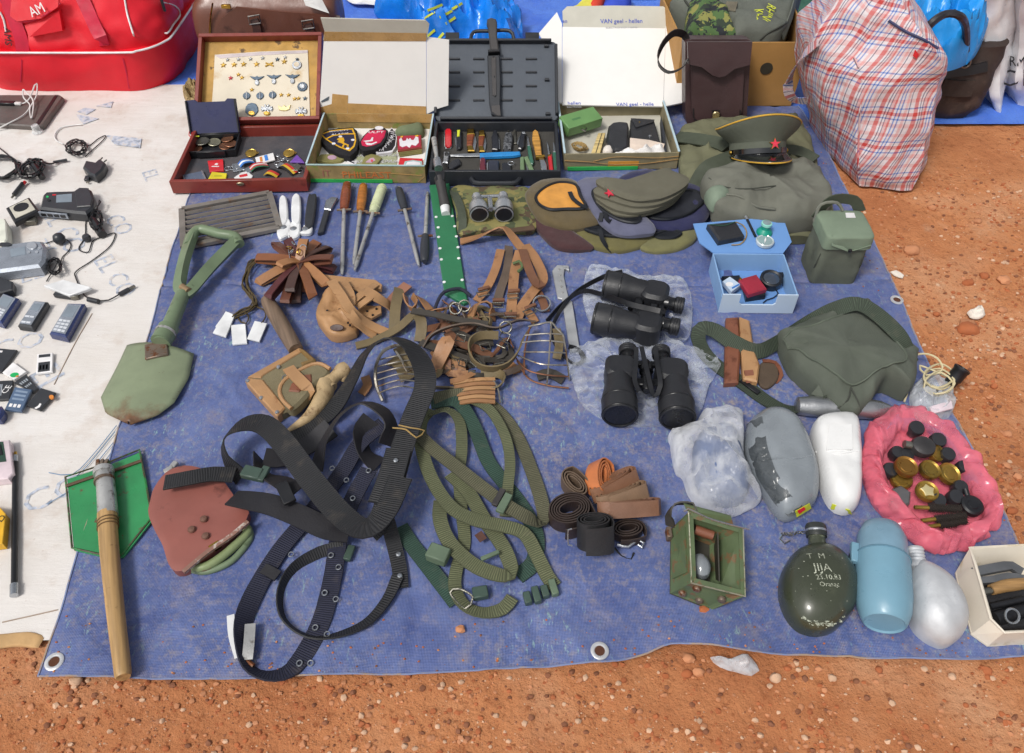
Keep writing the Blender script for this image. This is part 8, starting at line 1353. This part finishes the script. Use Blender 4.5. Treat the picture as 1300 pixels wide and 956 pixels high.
# rolled belts
def roll(lb,x,y,a,Lr,Wr,w,m,turns=3,lean=0,nm='rolled_belt'):
 p=V(qg([(x,y,0)])[0][:3]);t=T(nm,lb,'belt',M=MX.Translation((p.x,p.y,Z0+abs(math.sin(math.radians(lean)))*Wr/3000)) @ rot(a) @ RX(lean),group='rolled leather belts');k=Lr/2/2.389/640*1.0;q=Wr/2/2.389/640;L=[]
 for i in range(turns*12+1):g=2*math.pi*i/12;s=1-.72*i/(turns*12);L.append(((k*.25+k*.75*s)*math.cos(g),q*s*math.sin(g),w/2+.002))
 t.part('rolled_strap',MB().strap(L,w,.0026,tw=90,res=.005),m);t.part('belt_end',MB().strap([(k,0,w/2+.002),(k*.9,-q*1.05,w/2+.002),(0,-q*1.3,w/2+.002),(-k*.6,-q*1.2,w/2+.002)],w,.0024,tw=90),m);return t
roll('rolled orange leather belt at the top of the cluster',597,330,80,120,62,.034,mat('orange_leather','#cf7d4c',.45,bmp=.3),3,42);roll('rolled grey brown belt left of the orange one',545,352,125,105,58,.032,mat('grey_brown_leather','#6a5848',.6,bmp=.4));roll('large dark brown rolled belt at the left of the cluster',530,432,20,130,105,.034,mat('dark_brown_leather','#3d312c',.5,bmp=.4),5);roll('rolled russet belt pointing to the upper right',668,365,32,165,58,.03,mat('russet_leather','#90674e',.5,bmp=.35),3,-38);roll('rolled faded brown belt in the middle of the right fan',690,402,22,165,60,.03,mat('faded_brown_leather','#8d7159',.55,bmp=.4),3,-42);roll('rolled brown belt lowest in the right fan',705,440,4,190,62,.03,mat('mid_brown_leather','#86604a',.5,bmp=.35),3,-48)
t=roll('broad black rolled belt with a wire buckle at the front of the cluster',605,530,4,104,84,.055,mat('black_belt_leather','#29292b',.5,bmp=.4),3,-30);t.part('buckle',MB().tube([(-.043,-.012,.012),(-.05,-.012,.014),(-.05,-.012,.045),(-.043,-.012,.047)],.0016,6),SIL)
t=roll('dark brown rolled belt with a chrome hook below the right fan',705,482,8,100,60,.022,mat('dark_brown_leather','#3d312c'));t.part('hook',MB().tube([t.Mi @ V(p[:3]) for p in qg([(678,505,.02),(710,512,.02),(740,490,.022),(758,500,.02),(752,514,.018),(740,505,.02)])],.003,8),SIL);t.part('thong',MB().tube([t.Mi @ V(p[:3]) for p in qg([(670,515,.01),(690,540,.008),(720,550,.008),(728,530,.01)])],.0022,6),BLK)
# leather harness
HT=[mat('harness_tan','#a57852',.55,var=.15,bmp=.35,bs=220,col2='#80583c',c2=(24,.58,.1)),mat('harness_brown','#65564a',.65,var=.2,bmp=.45,bs=220),mat('harness_rust','#7b533c',.55,var=.15,bmp=.35),mat('harness_dark','#45403a',.6,var=.15,bmp=.35),mat('harness_olive','#77684a',.65,var=.15,bmp=.4)]
t=T('leather_harness','tan leather dog harness of buckled straps with a steel ring','harness',tuple(V(qh([(460,500)])[0][:2]))+(Z0,))
for c,w,L in ((0,.024,[(220,365,.015),(300,342,.03,20),(370,312,.055,40),(410,303,.065,30),(450,348,.05,10),(485,392,.04),(520,412,.035)]),(0,.026,[(500,380,.04),(545,440,.045),(578,525,.03),(540,575,.03),(492,640,.02),(465,700,.014)]),(0,.022,[(395,400,.035),(372,485,.03),(335,565,.022),(290,622,.015)]),(1,.022,[(430,385,.03,10),(424,480,.022),(392,580,.018),(378,640,.014)]),(0,.025,[(478,405,.04),(455,500,.032),(446,600,.024),(438,695,.014)]),(2,.022,[(490,400,.05,10),(520,490,.055),(555,555,.04),(580,545,.04)]),(0,.022,[(262,695,.02,20),(288,640,.04,40),(330,625,.045,50),(358,650,.03,60),(356,705,.016,50)]),(2,.02,[(555,580,.02),(580,630,.02),(590,668,.015)]),(0,.02,[(505,660,.02),(530,690,.02),(545,715,.015)])):t.pw('strap',MB().strap(qh(L),w,.004),HT[c])
t.part('ring',MB().ring(t.Mi @ V(qh([(573,632,.026)])[0][:3]),.021,.0024,RX(20)),SIL)
for x,y,a in ((318,590,20),(448,600,5),(382,640,0),(520,668,30),(435,700,0)):t.part('buckle',MB(MX.Translation(t.Mi @ V(qh([(x,y,.034)])[0][:3])) @ rot(a)).tube([(-.014,-.008,0),(.014,-.008,0),(.014,.008,0),(-.014,.008,0)],.0018,6,9,closed=True),NIC);t.part('keeper',MB().box(t.Mi @ V(qh([(x+4,y-22,.03)])[0][:3]),(.03,.009,.007),rot(a),.25),HT[2])
t.pw('green_tie',MB().tube(qh([(448,460,.045),(475,450,.05),(490,475,.048),(470,495,.045)]),.004,6),mat('green_tie','#5a6b45',.8))
for lb,c,w,L in (('long dark grey leather strap on top of the tangle',3,.018,[(325,66,.06),(450,85,.06),(600,118,.055),(760,142,.05)]),('stiff brown leather strap curled in a wide open ring',1,.017,[(390,275,.03,70),(440,205,.045,70),(550,155,.055,60),(680,140,.05,60),(810,165,.045,60),(930,120,.04,60),(1030,125,.03,40)]),('brown leather strap forming the round loop at the right of the tangle',4,.02,[(820,205,.05,60),(720,205,.05,70),(662,240,.05,80),(655,310,.048,85),(700,375,.045,85),(780,395,.045,80),(870,372,.045,80),(930,300,.045,75),(965,215,.045,70),(1010,150,.04,60)]),
     ('pinkish tan strap folded upright in the tangle',0,.02,[(438,430,.02),(468,330,.035),(508,232,.06),(532,225,.064),(545,245,.06),(505,330,.04),(455,425,.02)]),('grey brown strap along the front of the leather tangle',4,.022,[(440,500,.02,60),(560,505,.022,60),(700,515,.022,55),(815,500,.025,60),(850,455,.03,75),(820,420,.03,60),(720,425,.025,30)]),('dark leather strap running through the middle of the tangle',3,.02,[(375,245,.03),(500,290,.035),(620,335,.03),(745,362,.025)]),('rust brown strap behind the round loop',2,.022,[(530,190,.03),(600,248,.035),(700,285,.03),(820,350,.02)]),('olive brown strap standing at the left of the tangle',4,.026,[(255,-60,.03,20),(235,40,.035),(228,120,.03),(225,185,.02)]),('olive brown strap slanting under the black sling',4,.022,[(8,265,.012),(110,235,.016),(240,170,.025),(330,92,.035),(390,60,.03)]),
     ('brown strap hanging down from the grey strap',4,.026,[(350,85,.055),(378,120,.045),(380,180,.03),(370,240,.02)]),('orange tan strap rolled in a loop at the back of the tangle',0,.02,[(290,-20,.03,60),(300,30,.035,70),(330,60,.035,80),(355,20,.035,80),(330,-20,.035,70),(380,0,.03,40),(430,60,.025,20)]),('short tan strap in the middle of the tangle',0,.024,[(570,450,.016),(605,400,.025),(590,350,.03)]),('dark brown strap coil at the back of the tangle',1,.02,[(500,130,.02,60),(520,60,.03,60),(560,20,.03,60),(610,60,.03,60),(640,110,.025,50)]),('tan collar end at the right of the tangle',0,.018,[(800,420,.02),(860,390,.025),(900,375,.02),(925,420,.012)]),('brown strap lying behind the grey strap',2,.02,[(430,60,.02),(500,110,.025),(560,200,.02),(640,170,.03),(700,110,.03)]),('dark belt arc under the round loop',3,.022,[(560,160,.02),(620,210,.03),(700,240,.03),(790,245,.025)]),('brown strap bundle under the upright tan strap',1,.026,[(470,390,.014),(540,400,.02),(600,380,.018),(640,350,.014)])):
 P=qt(L);t=T('leather_strap',lb,'strap',tuple(V(P[len(P)//2][:2]))+(Z0,),group='leather straps in the tangle');t.body(MB().strap(P,w,.0035),HT[c],world=True)
t=T('rope_loop','dark blue rope loop at the back of the leather tangle','rope',tuple(V(qt([(470,0)])[0][:2]))+(Z0,));t.body(MB().tube(qt([(450,90,.02),(470,20,.03),(510,-40,.035),(600,-60,.03),(660,-20,.02)]),.0045,8),mat('navy_rope','#262a3c',.8,bmp=.6,bs=600),world=True)
for x,y,lb in ((575,52,'steel ring at the foot of the green machete sheath'),(860,160,'steel ring beside the wire muzzle and the round strap loop'),(625,38,'steel ring just right of the one at the green sheath')):t=T('steel_ring',lb,'ring',tuple(V(qt([(x,y,.045)])[0][:3])),group='steel rings in the leather tangle');t.body(MB(RX(35)).ring((0,0,0),.014,.0022),NIC)
WR=mat('muzzle_wire','#b3ada2',.35,.85,bmp=.2,col2='#8a6a4c',c2=(30,.55,.1));CUW=mat('rusty_wire','#8f6148',.5,.6,bmp=.3)
def muzzle(lb,wires,lea,m2=None):
 P=V(qt([wires[0][1][0]])[0][:2]);t=T('wire_muzzle',lb,'muzzle',tuple(P)+(Z0,))
 for i,(r,L) in enumerate(wires):t.pw('wire',MB().tube(qt(L),r,6),CUW if (m2 and i in m2) else WR)
 for w,L,m in lea:t.pw('leather_strap',MB().strap(qt(L),w,.004),m)
 return t
muzzle('steel wire dog muzzle at the right of the leather tangle',[(.0022,[(990,155,.06),(1060,140,.075),(1120,130,.075),(1150,165,.075),(1185,200,.07),(1195,240,.07),(1215,380,.04),(1222,460,.012)]),(.0018,[(970,205,.06),(1080,195,.075),(1185,200,.07)]),(.0018,[(955,245,.055),(1080,235,.075),(1195,245,.068)]),(.0018,[(960,300,.05),(1080,300,.07),(1202,305,.058)]),(.0018,[(930,320,.04),(1060,368,.055),(1208,375,.045)]),(.0018,[(915,330,.03),(980,400,.035),(1090,430,.035),(1220,440,.02)]),(.002,[(925,350,.02),(990,450,.015),(1100,490,.014),(1220,505,.014)]),(.002,[(1000,150,.06),(970,290,.05),(965,430,.02)]),(.002,[(1120,130,.075),(1110,300,.07),(1095,490,.014)])],[(.02,[(1150,170,.02),(1165,260,.03),(1150,340,.02)],HT[4]),(.026,[(1040,440,.012),(1110,420,.02),(1190,460,.012)],HT[3])],(5,6,7))
muzzle('steel wire muzzle seen through the black sling loop',[(.004,[(300,262,.04),(230,265,.045),(160,300,.05),(120,390,.045),(125,490,.03),(160,580,.02)])]+[(.0018,[(135-3*k % 7,345+k*38,.045-k*.003),(250,320+k*38-k*3,.055),(365,300+k*42,.035)]) for k in range(6)]+[(.0025,[(235,295,.055),(270,350,.06),(300,410,.05),(360,390,.045),(375,445,.03)])],[(.03,[(255,275,.03),(290,320,.045),(340,370,.04),(330,440,.02)],HT[4]),(.03,[(205,350,.03),(260,370,.042),(300,460,.02)],HT[4]),(.02,[(60,440,.02),(75,490,.02),(40,540,.015)],HT[0])])
muzzle('muzzle of pale leather slats half under the green slings',[(.002,[(780,450,.03),(815,500,.03),(830,590,.02)]),(.002,[(640,480,.03),(720,540,.03),(780,600,.02)])],[(.009,[(560+k*8,480+k*22,.03),(690,458+k*24,.036),(800,455+k*26,.03)],HT[0] if k % 2 else TAN) for k in range(6)]+[(.014,[(545,470,.03),(620,450,.035),(680,420,.03)],HT[0])])

t=T('leather_lead_heap','heap of thin tangled brown leather leads between the wire muzzles','leads',tuple(V(qt([(640,300)])[0][:2]))+(Z0,))
for k in range(24):
 r=random.uniform;cx,cy,a=r(430,900),r(40,400),r(0,6.3);P=[(cx+(r(60,150))*math.cos(a+i*r(.5,1.3)),cy+r(35,95)*math.sin(a+i*r(.5,1.3)),.012+.022*r(0,1),r(0,85)) for i in range(5)]
 t.pw('lead',MB().strap(qt(P),r(.008,.016),.003),HT[k % 5])
for k in range(9):
 r=random.uniform;cx,cy=r(470,900),r(100,380);t.part('buckle',MB(MX.Translation(t.Mi @ V(qt([(cx,cy,.04)])[0][:3])) @ rot(r(0,180)) @ RX(r(-30,30))).tube([(-.011,-.008,0),(.011,-.008,0),(.011,.008,0),(-.011,.008,0)],.0016,6,9,closed=True),NIC)
